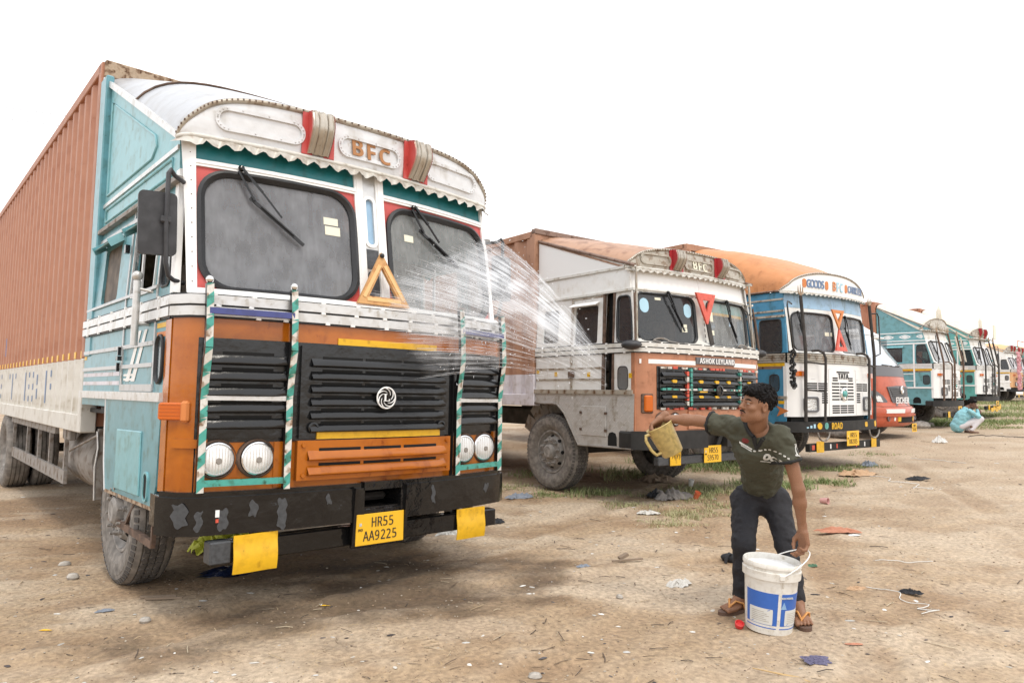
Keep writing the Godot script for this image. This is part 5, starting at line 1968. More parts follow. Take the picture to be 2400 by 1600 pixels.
func tata(t: Node, P: Dictionary):
	var T := {"shear": -0.35, "brk": 1.8, "hw": 1.2, "hwt": 1.14, "zlo": 0.15, "zup": 0.08, "rake": P.get("rake", 0.08), "bow": 0.15, "cr": 0.11}
	var F := lfront.bind(T)
	var L := lside.bind(T, -1.0)
	var R := lside.bind(T, 1.0)
	var zb: float = P.zback
	var side: Material = mats[P.side]
	var near: bool = P.get("near", false)
	var b := MB.new()
	b.sheet(F, -1.2, 1.2, 0.83, 1.645, -0.03, 0.0, 32, 3)
	put(t, "front_panel", b, mats[P.front])
	for s in [-1.0, 1.0]:
		var cp := MB.new()
		cp.sheet(L if s < 0 else R, -0.13, -0.075, 0.83, 1.64, -0.03, 0.003, 1, 2)
		put(t, "corner_panel", cp, mats[P.front])
	# louvres pressed into the white nose
	var rows := []
	for i in 6:
		rows.append([-0.33, 0.33, 1.34 - i * 0.05, 3])
	for i in 4:
		rows.append([-0.33, 0.33, 0.99 - i * 0.035, 3])
	for i in 4:
		for s in [-1.0, 1.0]:
			rows.append([minf(s * 0.42, s * 0.9), maxf(s * 0.42, s * 0.9), 1.335 - i * 0.034, 2])
	for i in 5:
		for s in [-1.0, 1.0]:
			rows.append([minf(s * 0.42, s * 0.58), maxf(s * 0.42, s * 0.58), 1.18 - i * 0.034, 1])
	for s in [-1.0, 1.0]:
		for i in 2:
			rows.append([minf(s * 0.15, s * 0.31), maxf(s * 0.15, s * 0.31), 1.425 - i * 0.035, 1])
	rows.append([-0.2, 0.2, 1.52, 1])
	for r in rows:
		var mb := MB.new()
		for k in r[3]:
			var w: float = (r[1] - r[0]) / r[3]
			mb.sheet(F, r[0] + w * k + 0.012, r[0] + w * (k + 1) - 0.012, r[2] - 0.011, r[2] + 0.011, -0.002, 0.003, 2, 1)
		put(t, "air_slot", mb, mats["void"])
	var seam := MB.new()
	for c in [[-0.4, 0.84, -0.397, 1.56], [0.397, 0.84, 0.4, 1.56], [-0.4, 1.557, 0.4, 1.56], [-1.15, 1.4, -0.42, 1.403], [0.42, 1.4, 1.15, 1.403]]:
		seam.sheet(F, c[0], c[2], c[1], c[3], 0.0, 0.002, 2, 2)
	put(t, "panel_seam", seam, mats["grey_plastic"]).set_meta("kind", "stuff")
	for s in [-1.0, 1.0]:
		var fr := MB.new()
		fr.ring(F, rr(s * 0.82, 1.015, 0.3, 0.235, 0.05, 4), rr(s * 0.82, 1.015, 0.24, 0.175, 0.03, 4), 0.0, 0.03)
		var hl := put(t, "headlight", fr, mats["grey_plastic"])
		var ln := MB.new()
		ln.plate(F, rr(s * 0.82, 1.015, 0.242, 0.177, 0.03, 4), 0.0, 0.014, 2)
		put(hl, "lens", ln, mats["lens"])
		var im := MB.new()
		im.sheet(F, s * 1.03 - 0.1, s * 1.03 + 0.1, 1.445, 1.52, 0.0, 0.03, 3, 1)
		put(t, "indicator", im, mats["amber"])
	var em := MB.new()
	em.lathe([Vector2(0.1, 0), Vector2(0.1, 0.015), Vector2(0.075, 0.02), Vector2(0.07, 0.008), Vector2(0, 0.008)], Transform3D(Basis(Vector3.RIGHT, PI / 2), F.call(0.0, 1.178, 0.003)), 20)
	var emb := put(t, "emblem", em, mats["chrome"])
	em = MB.new()
	em.ball(F.call(0.0, 1.178, 0.02), V(0.06, 0.05, 0.03), 10)
	put(emb, "emblem_core", em, mats["sea_green"])
	text1(t, "lettering", "TATA", mats["ink"], F.call(0.0, 1.455, 0.006), Vector3.RIGHT, Vector3.UP, 0.092, true, 1.0)
	# ribbed belt
	for k in 4:
		var y := 1.652 + k * 0.036
		var mb := MB.new()
		mb.sheet(F, -1.19, 1.19, y, y + 0.028, 0.0, 0.016, 24, 1)
		mb.sheet(L, zb, -0.09, y, y + 0.028, 0.0, 0.012, 3, 1)
		mb.sheet(R, zb, -0.09, y, y + 0.028, 0.0, 0.012, 3, 1)
		put(t, "belt_rib", mb, mats[P.belt])
	var w1 := rr(-0.575, 2.13, 0.93, 0.58, 0.11, 6)
	var w2 := rr(0.575, 2.13, 0.93, 0.58, 0.11, 6)
	for w in [w1, w2]:
		var sg := signf(w[0].x)
		var rp := MB.new()
		rp.ring(F, rect_like(w, -1.14 if sg < 0 else 0.0, 0.0 if sg < 0 else 1.14, 1.8, 2.5), w, -0.03, 0.0)
		put(t, "windscreen_surround", rp, mats[P.surround])
		window_in(t, F, w, mats["dusty_glass" if near else "sky_pale_glass"], 0.026, 0.02)
		var hd := MB.new()
		hd.sheet(F, -1.14 if sg < 0 else 0.002, -0.002 if sg < 0 else 1.14, 2.5, 2.76, -0.02, 0.004, 10, 2)
		put(t, "header_panel", hd, mats[P.header])
	wiper(t, F, Vector2(-0.93, 2.43), Vector2(-0.86, 2.1), Vector2(-0.9, 2.25), Vector2(-0.8, 1.9))
	wiper(t, F, Vector2(0.28, 2.43), Vector2(0.33, 2.1), Vector2(0.25, 2.25), Vector2(0.4, 1.9))
	# visor
	var rise: float = P.get("rise", 0.33)
	var arch := visor(t, F, T, 2.745, rise, mats[P.visor], P.get("ribs", []), "", null, mats["red_light"], 0.055 if P.visor != "white_clean" else 0.05, 0.05, P.get("npow", 2.6))
	if P.has("words"):
		for w in P.words:
			var y: float = 2.745 + rise * 0.42
			if w[0] == "O":
				var mb := MB.new()
				mb.plate(F, rr(w[1], y, 0.085, 0.14, 0.042, 6), 0.055, 0.066, 2)
				put(t, "painted_dot", mb, mats[w[2]])
			else:
				for i in w[0].length():
					var u: float = w[1] + (i - (w[0].length() - 1) / 2.0) * w[3]
					text1(t, "lettering", w[0][i], mats[w[2][i % w[2].size()]], F.call(u, y, 0.068), F.call(u + 0.02, y, 0.06) - F.call(u - 0.02, y, 0.06), Vector3.UP, w[4], true, 0.85)
	# side
	for s in [-1.0, 1.0]:
		var S := L if s < 0 else R
		var split := zb * 0.36
		var holes := [rr((zb + split) / 2 - 0.02, 2.05, minf(0.42, (split - zb) * 0.6), 0.42, 0.02, 2), rr(split * 0.5 - 0.03, 2.06, absf(split) * 0.62, 0.5, 0.05, 4)]
		var cuts := [[zb, split], [split, -0.06]]
		for k in 2:
			var pn := MB.new()
			pn.ring(S, rect_like(holes[k], cuts[k][0], cuts[k][1], 1.8, 2.36), holes[k], -0.03, 0.0)
			put(t, ["door_panel", "quarter_panel"][k], pn, side)
		var lo := MB.new()
		lo.sheet(S, zb, -0.1, 1.1, 1.65, -0.03, 0.0, 3, 2)
		put(t, "side_lower_panel", lo, side)
		var sk := MB.new()
		sk.ext(PackedVector2Array([Vector2(maxf(zb, -1.3), 1.12), Vector2(-1.0, 1.08), Vector2(-0.75, 0.62), Vector2(-0.1, 0.61), Vector2(-0.08, 1.12)]) if P.get("cut", false) else PackedVector2Array([Vector2(zb, 1.12), Vector2(zb, 0.68), Vector2(-0.1, 0.63), Vector2(-0.08, 1.12)]), Transform3D(Basis(Vector3.BACK, Vector3.UP, Vector3.RIGHT), V(s * 1.19, 0, 0)), 0.012 * s)
		var skirt := put(t, "wheel_skirt", sk, side)
		var fh := MB.new()
		fh.plate(S, [Vector2(-0.4, 0.68), Vector2(-0.4, 0.78), Vector2(-0.44, 0.84), Vector2(-0.5, 0.86), Vector2(-0.56, 0.84), Vector2(-0.6, 0.78), Vector2(-0.6, 0.68)], 0.002, 0.006, 1)
		put(skirt, "filler_hole", fh, mats["void"])
		var dk := MB.new()
		dk.plate(S, holes[0], -0.025, -0.02)
		put(t, "door_window", dk, mats["tinted"])
		window_in(t, S, holes[1], mats["tinted"], 0.02, 0.014, "quarter_window")
		var aw := MB.new()
		var hc: float = (zb + split) / 2 - 0.02
		aw.box(V(s * 1.21, 2.285, hc), V(0.13, 0.006, minf(0.5, (split - zb) * 0.72)), Basis(Vector3.BACK, -s * 0.5))
		put(t, "window_awning", aw, mats[P.get("awning", P.side)])
		var st := MB.new()
		st.sheet(S, split - 0.02, split + 0.02, 1.1, 2.36, 0.0, 0.012, 1, 3)
		st.sheet(S, zb, -0.07, 2.35, 2.385, 0.0, 0.02, 2, 1)
		st.sheet(S, zb, -0.07, 1.095, 1.14, 0.0, 0.02, 2, 1)
		for y in [1.5, 1.31]:
			st.sheet(S, zb, split, y - 0.01, y + 0.01, 0.0, 0.01, 1, 1)
		put(t, "side_strip", st, mats[P.strip])
		var ys := MB.new()
		ys.sheet(S, zb, -0.1, 1.595, 1.645, 0.0, 0.004, 2, 1)
		put(t, "yellow_stripe", ys, mats["yellow"])
		ys = MB.new()
		ys.sheet(S, zb, -0.15, 1.555, 1.593, 0.0, 0.003, 2, 1)
		put(t, "brown_stripe", ys, mats["bronze"])
		window_in(t, S, rr(split * 0.45, 1.34, 0.15, 0.24, 0.05, 4), mats["tinted"], 0.014, 0.012, "oval_window", 0.004)
		var up := MB.new()
		up.sheet(S, zb, -0.08, 2.38, 2.745, -0.03, 0.0, 2, 1)
		put(t, "upper_panel", up, side)
		if P.get("upper_strips", false):
			var us := MB.new()
			for y in [2.45, 2.63]:
				us.sheet(S, zb, -0.08, y - 0.014, y + 0.014, 0.0, 0.012, 2, 1)
			put(t, "upper_strip", us, mats[P.strip])
		if P.has("diamonds"):
			var us := MB.new()
			for y in [2.45, 2.68]:
				us.sheet(S, zb, -0.08, y - 0.012, y + 0.012, 0.0, 0.012, 2, 1)
			put(t, "upper_strip", us, mats["white_clean"])
			for k in 3:
				diamond(t, S, zb * (0.8 - 0.29 * k), 2.565, absf(zb) * 0.21, 0.13, mats["white_clean"])
		if P.has("slope"):
			var fp := MB.new()
			fp.ext(PackedVector2Array([Vector2(zb, 2.745), Vector2(-0.1, 2.745), Vector2(zb, P.slope)]), Transform3D(Basis(Vector3.BACK, Vector3.UP, Vector3.RIGHT), V(s * 1.13, 0, 0)), 0.015 * s)
			put(t, "fairing_side", fp, side)
			tube1(t, "roof_edge", mats["chassis_grey"], [V(s * 1.15, P.slope + 0.01, zb), V(s * 1.15, 2.75, -0.05)], 0.018, 5)
		# mirror on its long arm
		var mi := Node3D.new()
		mi.name = "mirror"
		t.add_child(mi, true)
		tube1(mi, "arm", mats["black_paint"], [V(s * 1.15, 2.54, 0.0), V(s * 1.33, 2.56, 0.05), V(s * 1.36, 2.5, 0.06), V(s * 1.3, 1.86, 0.1), V(s * 1.15, 1.8, 0.05)], 0.013, 6)
		if P.get("mirror_head", false):
			box1(mi, "mirror_head", mats["mirror_back"], V(s * 1.345, 2.15, 0.05), V(0.14, 0.3, 0.03), 0.012)
	# bumper, plates, flaps
	var bp := MB.new()
	bp.sheet(F, -1.22, 1.22, 0.6, 0.755, -0.22, 0.07, 24, 2)
	for s in [-1.0, 1.0]:
		bp.box(V(s * 1.2, 0.68, -0.16), V(0.06, 0.15, 0.26), Basis(), 0.02)
	var bumper := put(t, "bumper", bp, mats["dark"])
	box1(t, "lower_bar", mats["dark"], V(0.08, 0.365, 0.1), V(2.1, 0.12, 0.08), 0.008)
	plate_sign(t, V(0.08, 0.485, 0.24), 0.36, 0.23, P.get("plate1", "HR55"), P.get("plate2", "N4417"))
	for k in [[-0.72, 0.375, 0.2], [0.88, 0.395, 0.16]]:
		box1(t, "yellow_flap", mats["yellow"], V(k[0], k[1], 0.16), V(k[2], 0.17, 0.008), 0.003)
	if near:
		var pb := {"sticker_blue": MB.new(), "yellow": MB.new(), "sea_green": MB.new()}
		for k in 3:
			pb["sticker_blue"].sheet(F, -0.99 + k * 0.07, -0.95 + k * 0.07, 0.66, 0.68 + k * 0.02, 0.0, 0.074, 1, 1)
		pb["yellow"].plate(F, rr(-0.72, 0.69, 0.1, 0.1, 0.05, 5), 0.07, 0.075, 1)
		pb["yellow"].plate(F, rr(0.6, 0.69, 0.1, 0.08, 0.03, 5), 0.07, 0.075, 1)
		pb["yellow"].plate(F, rr(1.02, 0.69, 0.09, 0.1, 0.04, 5), 0.07, 0.075, 1)
		pb["sea_green"].plate(F, rr(-0.57, 0.69, 0.08, 0.1, 0.04, 5), 0.07, 0.075, 1)
		for k in pb:
			put(bumper, "painted_mark", pb[k], mats[k])
		text1(bumper, "lettering", "ROAD", mats["yellow"], F.call(-0.32, 0.685, 0.076), Vector3.RIGHT, Vector3.UP, 0.1, true, 0.85)
		for k in [[-0.88, "red_tri", 0.07], [-0.4, "white_clean", 0.03], [-0.22, "red_tri", 0.03], [0.36, "red_tri", 0.03], [0.62, "white_clean", 0.03]]:
			box1(t, "bar_reflector", mats[k[1]], V(k[0], 0.37, 0.142), V(k[2], 0.07, 0.006))
		for x in [-0.75, 0.75]:
			var lpn := []
			for i in 9:
				lpn.append(V(x - 0.16 + 0.32 * (0.5 - 0.5 * cos(PI * i / 8)), 0.6 - 0.13 * sin(PI * i / 8), 0.24))
			tube1(t, "bumper_loop", mats["chassis_grey"], lpn, 0.014, 6)
	# poles in front of the cab
	var lean: float = P.get("pole_lean", 0.0)
	for x in P.get("tall_poles", []):
		var pz: float = 0.24 - 0.12 * x * x
		var pts := [V(x, 0.76, pz), V(x, 1.82, pz + 0.02), V(x - 0.04, 2.66, pz - 0.02 + lean)]
		var pole := tube1(t, "front_pole", mats[P.get("pole", "chassis_dark")], pts, 0.026, 7)
		var tri := MB.new()
		var tp: Vector3 = pts[-1]
		for e in [-1.0, 0.0, 1.0]:
			tri.tube([tp, tp + V(e * 0.06, 0.05, 0), tp + V(e * 0.065, 0.15 + (0.03 if e == 0.0 else 0.0), 0)], [0.013, 0.013, 0.003], 5)
		put(pole, "trident", tri, mats["cont_rust"])
	for x in P.get("short_poles", []):
		var pz: float = 0.26 - 0.12 * x * x
		tube1(t, "guard_pole", mats[P.get("pole", "chassis_dark")], [V(x, 0.76, pz), V(x, 1.72, pz + 0.03), V(x - 0.02, 1.8, pz + 0.01), V(x - 0.08, 1.84, pz - 0.04), V(x - 0.16, 1.83, pz - 0.1)], 0.02, 7)
	for k in P.get("cross", []):
		tube1(t, "guard_rail", mats[P.get("pole", "chassis_dark")], [V(k[0], k[2], 0.26 - 0.12 * k[0] * k[0]), V(k[1], k[2] - 0.03, 0.26 - 0.12 * k[1] * k[1])], 0.014, 6)
	interior(t, 0.0, zb, 1.16, 1.1)
	# roof and container
	if P.has("tarp"):
		var mb := MB.new()
		var g := []
		for j in 17:
			var k := j / 16.0
			var row := []
			for i in 29:
				var a := PI * i / 28
				var tz: float = lerpf(P.z0 + 0.02, -0.02, k)
				var n := lerpf(4.5, 2.6, k)
				var hw := lerpf(1.24, 1.16, k)
				var top := lerpf(P.top, 2.745 + rise, k) + 0.09 * sin(k * PI)
				var cx := signf(cos(a)) * pow(absf(cos(a)), 2.0 / n)
				var cy := pow(absf(sin(a)), 2.0 / n)
				var bul := 1.0 + 0.035 * sin(k * PI) * (1.0 - absf(cos(a)))
				var p := V(-cx * hw * bul, lerpf(2.76, top, cy), tz + 0.012 * sin(i * 1.3 + j))
				if k > 0.97:
					p = arch.call(-cos(a), 0.03)
				row.append(p)
			g.append(row)
		mb.smooth()
		for j in 16:
			for i in 28:
				mb.q(g[j][i], g[j + 1][i], g[j + 1][i + 1], g[j][i + 1])
		var tp := put(t, "roof_tarpaulin", mb, mats[P.tarp])
		var hem := []
		for j in 17:
			hem.append(g[j][0])
		tube1(tp, "hem", mats["bronze"], hem, 0.015, 5)
	else:
		roof_loft(t, "fairing_roof", mats[P.roof], func(u): return V(u * 1.17, P.slope + (P.top - P.slope) * (1.0 - pow(absf(u), 6.0)), zb + 0.02), func(u): return arch.call(sin(u * PI / 2), 0.02), 0.05)
	if P.get("crown", false):
		for s in [0.0]:
			var cb := MB.new()
			cb.lathe([Vector2(0.07, 0), Vector2(0.07, 0.26), Vector2(0.0, 0.42)], Transform3D(Basis(), arch.call(s * 0.4 - 0.1, 0.0) + V(0, 0.0, 0.05)), 8)
			put(t, "visor_finial", cb, mats["cream"])
		for s in [-1.0, 0.0, 1.0]:
			var sc := MB.new()
			sc.ball(F.call(s * 0.62, 2.84, 0.06), V(0.27, 0.13, 0.05), 12)
			put(t, "visor_shell", sc, mats["tin_grey"])
	if not P.get("no_container", false):
		container(t, P.z0, P.get("length", 7.0), 1.06, 1.5, P.top + 0.03, mats[P.cont], mats[P.get("cont_low", "lilac_white")], mats["lilac_white"], false)
	under(t, -0.05, P.get("axle", -1.25), P.z0 - P.get("length", 7.0) + 1.2, 0.49, near, 1.12, 0.85)
	box1(t, "cab_underside", mats["dark"], V(0, 1.08, zb / 2), V(2.25, 0.03, absf(zb) - 0.1))
	box1(t, "nose_back", mats["dark"], V(0, 1.15, -0.12), V(2.15, 0.8, 0.04))
	box1(t, "cab_rear", side, V(0, 1.9, zb + 0.02), V(2.25, 1.6, 0.03))
	return [F, L, R, arch]


func truck_three():
	var t := thing("container_truck", "blue and white truck under an orange roof tarpaulin, yellow ROAD painted on its bumper", "truck", V(5.177, land(5.177, -11.302), -11.302), yaw(36.0))
	var S: Array = tata(t, {"zback": -1.75, "side": "sky_blue", "front": "white_clean", "belt": "tin_grey", "surround": "white", "header": "pale_blue", "visor": "white_clean", "strip": "tin_grey", "awning": "pale_blue", "near": true, "upper_strips": true, "rise": 0.34, "npow": 2.4,
		"words": [["O", -0.78, "skirt_orange"], ["GOODS", -0.52, ["blue_letter"], 0.085, 0.13], ["O", -0.25, "skirt_orange"], ["BFC", 0.06, ["skirt_orange", "sticker_blue", "sticker_blue"], 0.11, 0.15], ["O", 0.33, "skirt_orange"], ["CARRIER", 0.68, ["blue_letter"], 0.085, 0.12]],
		"plate1": "HR55", "plate2": "U8205", "tall_poles": [-1.02, 1.02], "short_poles": [-0.65, 0.65], "cross": [[-1.02, -0.65, 1.66], [-1.02, -0.65, 1.24], [0.65, 1.02, 1.66]],
		"tarp": "tarp", "z0": -1.95, "top": 3.76, "cont": "brick_tan", "length": 6.5, "cut": false, "axle": -1.6})
	var F: Callable = S[0]
	triangle(t, "warning_triangle", mats["red_tri"], V(-0.12, 1.85, 0.2), 0.34, 0.36, 0.06, true, -0.1)
	var tt := triangle(t, "warning_triangle", mats["skirt_orange"], V(-0.14, 2.5, 0.16), 0.36, 0.3, 0.05, false, -0.05)
	var pc := MB.new()
	for c in [[-0.25, 2.12], [-0.1, 2.12]]:
		pc.sheet(F, c[0] - 0.055, c[0] + 0.055, c[1] - 0.03, c[1] + 0.03, -0.01, -0.006, 1, 1)
	put(t, "windscreen_sticker", pc, mats["sticker"]).set_meta("kind", "stuff")
	# black tassel chain hanging from the mirror arm
	var gm := MB.new()
	var r := RandomNumberGenerator.new()
	r.seed = 8
	for i in 46:
		var k := i / 46.0
		var p := V(-1.27 + r.randf_range(-0.03, 0.03), 1.82 - 0.56 * k, 0.08 + r.randf_range(-0.03, 0.03))
		gm.ball(p, Vector3.ONE * (r.randf_range(0.02, 0.035) + (0.012 if k > 0.85 else 0.0)), 6)
	put(t, "black_tassel", gm, mats["black_paint"])
	var fi := MB.new()
	fi.ext(PackedVector2Array([Vector2(-0.05, 0.92), Vector2(-0.25, 0.83), Vector2(-0.2, 0.93), Vector2(-0.27, 1.0)]), Transform3D(Basis(Vector3.BACK, Vector3.UP, Vector3.RIGHT), V(-1.204, 0, 0)), -0.002)
	put(t, "painted_fishtail", fi, mats["skirt_orange"])
	var fy := MB.new()
	fy.sheet(S[1], -0.22, -0.12, 1.02, 1.07, 0.0, 0.006, 1, 1)
	put(t, "painted_square", fy, mats["yellow"])
	var ld := MB.new()
	ld.tube([V(-1.24, 1.1, -0.62), V(-1.22, 1.8, -0.62)], 0.014, 6)
	for y in [1.5, 1.3]:
		ld.bar(V(-1.22, y, -1.1), V(-1.22, y, -0.62), 0.02, 0.02)
	put(t, "door_rail", ld, mats["tin_grey"])


func far_trucks():
	# orange-red truck with the modern cab
	var t := thing("box_truck", "orange red modern truck with grey trapezoid grille, parked between blue truck and teal truck", "truck", V(9.18, land(9.18, -16.85), -16.85), yaw(42.0))
	var prof := [[0.27, 0.12], [0.34, 0.24], [0.7, 0.27], [0.74, 0.2], [0.78, 0.1], [1.2, 0.1], [1.45, 0.04], [1.68, 0.0], [2.35, -0.5], [2.45, -0.62]]
	var F := func(u: float, v: float, o: float) -> Vector3:
		var z := 0.0
		for i in prof.size() - 1:
			if v >= prof[i][0] and (v <= prof[i + 1][0] or i == prof.size() - 2):
				z = lerpf(prof[i][1], prof[i + 1][1], (v - prof[i][0]) / (prof[i + 1][0] - prof[i][0]))
				break
		var x := clampf(u, -1.12, 1.12)
		z -= 0.2 * x * x
		var e := absf(x) - 0.92
		if e > 0:
			z -= 0.2 * (1.0 - sqrt(maxf(0.01, 1.0 - e * e / 0.04)))
		return V(x, v, z + o)
	var SL := func(s: float) -> Callable: return func(u: float, v: float, o: float) -> Vector3: return V(s * (1.12 + o - 0.06 * maxf(0.0, v - 1.6)), v, u)
	var sheet1 := func(called: String, m: String, u0: float, u1: float, v0: float, v1: float, o: float, nu := 16, nv := 6):
		var mb := MB.new()
		mb.sheet(F, u0, u1, v0, v1, o - 0.03, o, nu, nv)
		return put(t, called, mb, mats[m])
	sheet1.call("bumper", "vermilion", -1.12, 1.12, 0.28, 0.74, 0.0)
	sheet1.call("bumper_lip", "vermilion", -1.1, 1.1, 0.52, 0.56, 0.03, 16, 1)
	sheet1.call("front_panel", "vermilion", -1.12, 1.12, 0.75, 1.45, 0.0)
	sheet1.call("cowl", "grey_plastic", -1.1, 1.1, 1.45, 1.68, 0.01)
	var ws: MeshInstance3D = sheet1.call("windscreen", "white_clean", -1.04, 1.04, 1.7, 2.33, 0.004)
	ws.material_override = mat("sky_reflection_glass", Color(0.5, 0.53, 0.57), 0.08, 0.5)  # light grey base colour painted in for the sky mirrored in the pane
	sheet1.call("roof_front", "white", -1.12, 1.12, 2.33, 2.45, 0.0)
	for s in [-1.0, 1.0]:
		sheet1.call("pillar", "white", s * 1.08 - 0.04, s * 1.08 + 0.04, 1.68, 2.33, 0.006, 3, 4)
		var S: Callable = SL.call(s)
		var d := MB.new()
		d.sheet(S, -1.6, -0.3, 0.7, 1.65, -0.03, 0.0, 2, 2)
		put(t, "door", d, mats["vermilion"])
		d = MB.new()
		d.sheet(S, -1.6, -0.55, 1.65, 2.4, -0.03, -0.01, 2, 2)
		put(t, "side_window", d, mats["tinted"])
		var hl := MB.new()
		hl.plate(F, [Vector2(s * 0.62, 0.86), Vector2(s * 0.72, 0.8), Vector2(s * 1.0, 0.84), Vector2(s * 1.06, 1.1), Vector2(s * 0.98, 1.12), Vector2(s * 0.78, 1.0)], 0.0, 0.02, 2)
		var h := put(t, "headlight", hl, mats["grey_plastic"])
		var ln := MB.new()
		ln.plate(F, [Vector2(s * 0.78, 0.85), Vector2(s * 0.95, 0.86), Vector2(s * 1.0, 1.02), Vector2(s * 0.86, 0.98)], 0.02, 0.026, 1)
		put(h, "lens", ln, mats["lens"])
		var fg := MB.new()
		fg.lathe([Vector2(0.06, 0), Vector2(0.06, 0.02), Vector2(0.045, 0.02), Vector2(0.04, 0.0), Vector2(0, 0.0)], Transform3D(Basis(Vector3.RIGHT, PI / 2), F.call(s * 0.82, 0.47, 0.004)), 16)
		put(t, "fog_lamp", fg, mats["grey_plastic"])
		sheet1.call("white_stripe", "white_clean", s * 0.55 - 0.33, s * 0.55 + 0.36, 0.595, 0.69, 0.006, 6, 2)
		sheet1.call("yellow_reflector", "yellow", s * 0.42 - 0.06, s * 0.42 + 0.06, 0.4, 0.51, 0.008, 2, 2)
		sheet1.call("white_reflector", "white_clean", s * 0.6 - 0.025, s * 0.6 + 0.025, 0.42, 0.5, 0.008, 1, 1)
		tube1(t, "wiper", mats["black_paint"], [F.call(s * 0.1 - 0.1, 1.7, 0.03), F.call(s * 0.5 - 0.1, 1.72, 0.03)], 0.012, 5)
	var gr := MB.new()
	gr.plate(F, [Vector2(-0.62, 1.2), Vector2(-0.42, 0.8), Vector2(-0.36, 0.76), Vector2(0.36, 0.76), Vector2(0.42, 0.8), Vector2(0.62, 1.2), Vector2(0.2, 1.23), Vector2(-0.2, 1.23)], 0.0, 0.025, 3)
	var grille := put(t, "grille", gr, mats["grey_plastic"])
	for i in 5:
		var mb := MB.new()
		var y := 0.98 + i * 0.045
		mb.sheet(F, -0.45 - i * 0.025, 0.45 + i * 0.025, y, y + 0.018, 0.02, 0.04, 8, 1)
		put(grille, "slat", mb, mats["scuffed"])
	text1(grille, "lettering", "EICHER", mats["white_clean"], F.call(0.0, 0.885, 0.05), Vector3.RIGHT, Vector3.UP, 0.15, true, 1.15)
	var em := MB.new()
	em.lathe([Vector2(0.1, 0), Vector2(0.1, 0.02), Vector2(0.075, 0.03), Vector2(0.07, 0.015), Vector2(0, 0.02)], Transform3D(Basis(Vector3.RIGHT, PI / 2), F.call(0.0, 1.13, 0.03)), 20)
	put(t, "emblem", em, mats["chrome"])
	sheet1.call("lower_intake", "void", -0.45, 0.45, 0.37, 0.5, 0.006, 6, 2)
	plate_sign(t, V(0.38, 0.24, 0.26), 0.3, 0.2, "HR55", "X3107")
	box1(t, "cab_roof", mats["white"], V(0, 2.45, -1.15), V(2.1, 0.05, 1.1), 0.02)
	var sp := MB.new()
	sp.ext(PackedVector2Array([Vector2(-1.6, 2.5), Vector2(-0.65, 2.5), Vector2(-1.35, 2.98), Vector2(-1.6, 3.0)]), Transform3D(Basis(Vector3.BACK, Vector3.UP, Vector3.RIGHT), V(-0.95, 0, 0)), 1.9)
	put(t, "roof_deflector", sp, mats["white_clean"])
	box1(t, "cargo_box", mats["vermilion"], V(0, 1.75, -4.6), V(2.2, 1.5, 5.6), 0.03)
	box1(t, "cab_floor", mats["dark"], V(0, 0.72, -0.9), V(2.1, 0.05, 1.5))
	under(t, -0.2, -0.95, -7.2, 0.45, false, 1.08, 0.72)
	# teal trucks further along
	t = thing("container_truck", "teal truck with three white diamonds on its side and cream sloping roof, nearest teal one", "truck", V(12.634, land(12.634, -20.343), -20.343), yaw(44.0))
	var base := {"zback": -1.53, "side": "teal_far", "front": "white_clean", "belt": "white", "surround": "white", "header": "old_white", "visor": "tin_grey", "strip": "white_clean", "awning": "teal_light", "diamonds": true, "slope": 3.46, "top": 3.62, "z0": -1.55, "roof": "cream", "cont": "brick_red", "length": 7.0, "rise": 0.36, "npow": 2.2, "crown": true, "rake": 0.3, "tall_poles": [-1.0, -0.35, 1.0], "short_poles": [-0.6], "pole": "rust", "axle": -1.15, "plate2": "K2291", "pole_lean": -0.1}
	tata(t, base)
	var lp := MB.new()
	for k in [[-0.05, 0.28], [0.5, 0.2]]:
		lp.bar(V(0.35 + k[0], 2.62, 0.12), V(0.45 + k[0], 1.9, 0.22), 0.05, 0.03, Vector3.BACK)
	put(t, "hanging_sash", lp, mats["cream"])
	t = thing("container_truck", "bright sea green truck with one white diamond, behind the nearest teal truck", "truck", V(16.677, land(16.677, -24.651), -24.651), yaw(44.0))
	var p2 := base.duplicate()
	p2.merge({"side": "sea_green", "zback": -1.7, "slope": 3.7, "top": 3.85, "z0": -1.72, "ribs": [0.3], "pole": "chassis_dark", "tall_poles": [-0.95, -0.2, 0.5, 1.0], "short_poles": [-0.5, 0.2], "plate2": "M6630", "mirror_head": true, "crown": false, "rake": 0.25}, true)
	var S2: Array = tata(t, p2)
	var cb := MB.new()
	cb.lathe([Vector2(0.06, 0), Vector2(0.06, 0.3), Vector2(0.0, 0.48)], Transform3D(Basis(), S2[3].call(0.0, 0.0)), 8)
	put(t, "visor_finial", cb, mats["cream"])
	var yb := MB.new()
	yb.box(V(0.95, 3.05, 0.05), V(0.35, 0.5, 0.04))
	put(t, "yellow_board", yb, mats["sticker"])
	for k in 4:
		box1(t, "yellow_flap", mats["yellow"], V(-0.5 + k * 0.32, 0.3 + 0.05 * (k % 2), 0.2), V(0.3, 0.14, 0.01), 0.003)
	t = thing("container_truck", "white and orange truck seen past the sea green truck, garlands on its front", "truck", V(27.6, land(27.6, -38.4), -38.4), yaw(44.0))
	var p3 := base.duplicate()
	p3.merge({"side": "white", "front": "pale_orange", "zback": -1.6, "slope": 3.2, "top": 3.3, "z0": -1.65, "roof": "pale_orange", "crown": false, "ribs": [0.3], "tall_poles": [], "short_poles": [], "plate2": "T8812", "cont": "pale_orange"}, true)
	tata(t, p3)
	garlands(t, 11)
	t = thing("container_truck", "grey truck hung with pink garlands at the far end of the row", "truck", V(30.35, land(30.35, -41.6), -41.6), yaw(44.0))
	var p4 := base.duplicate()
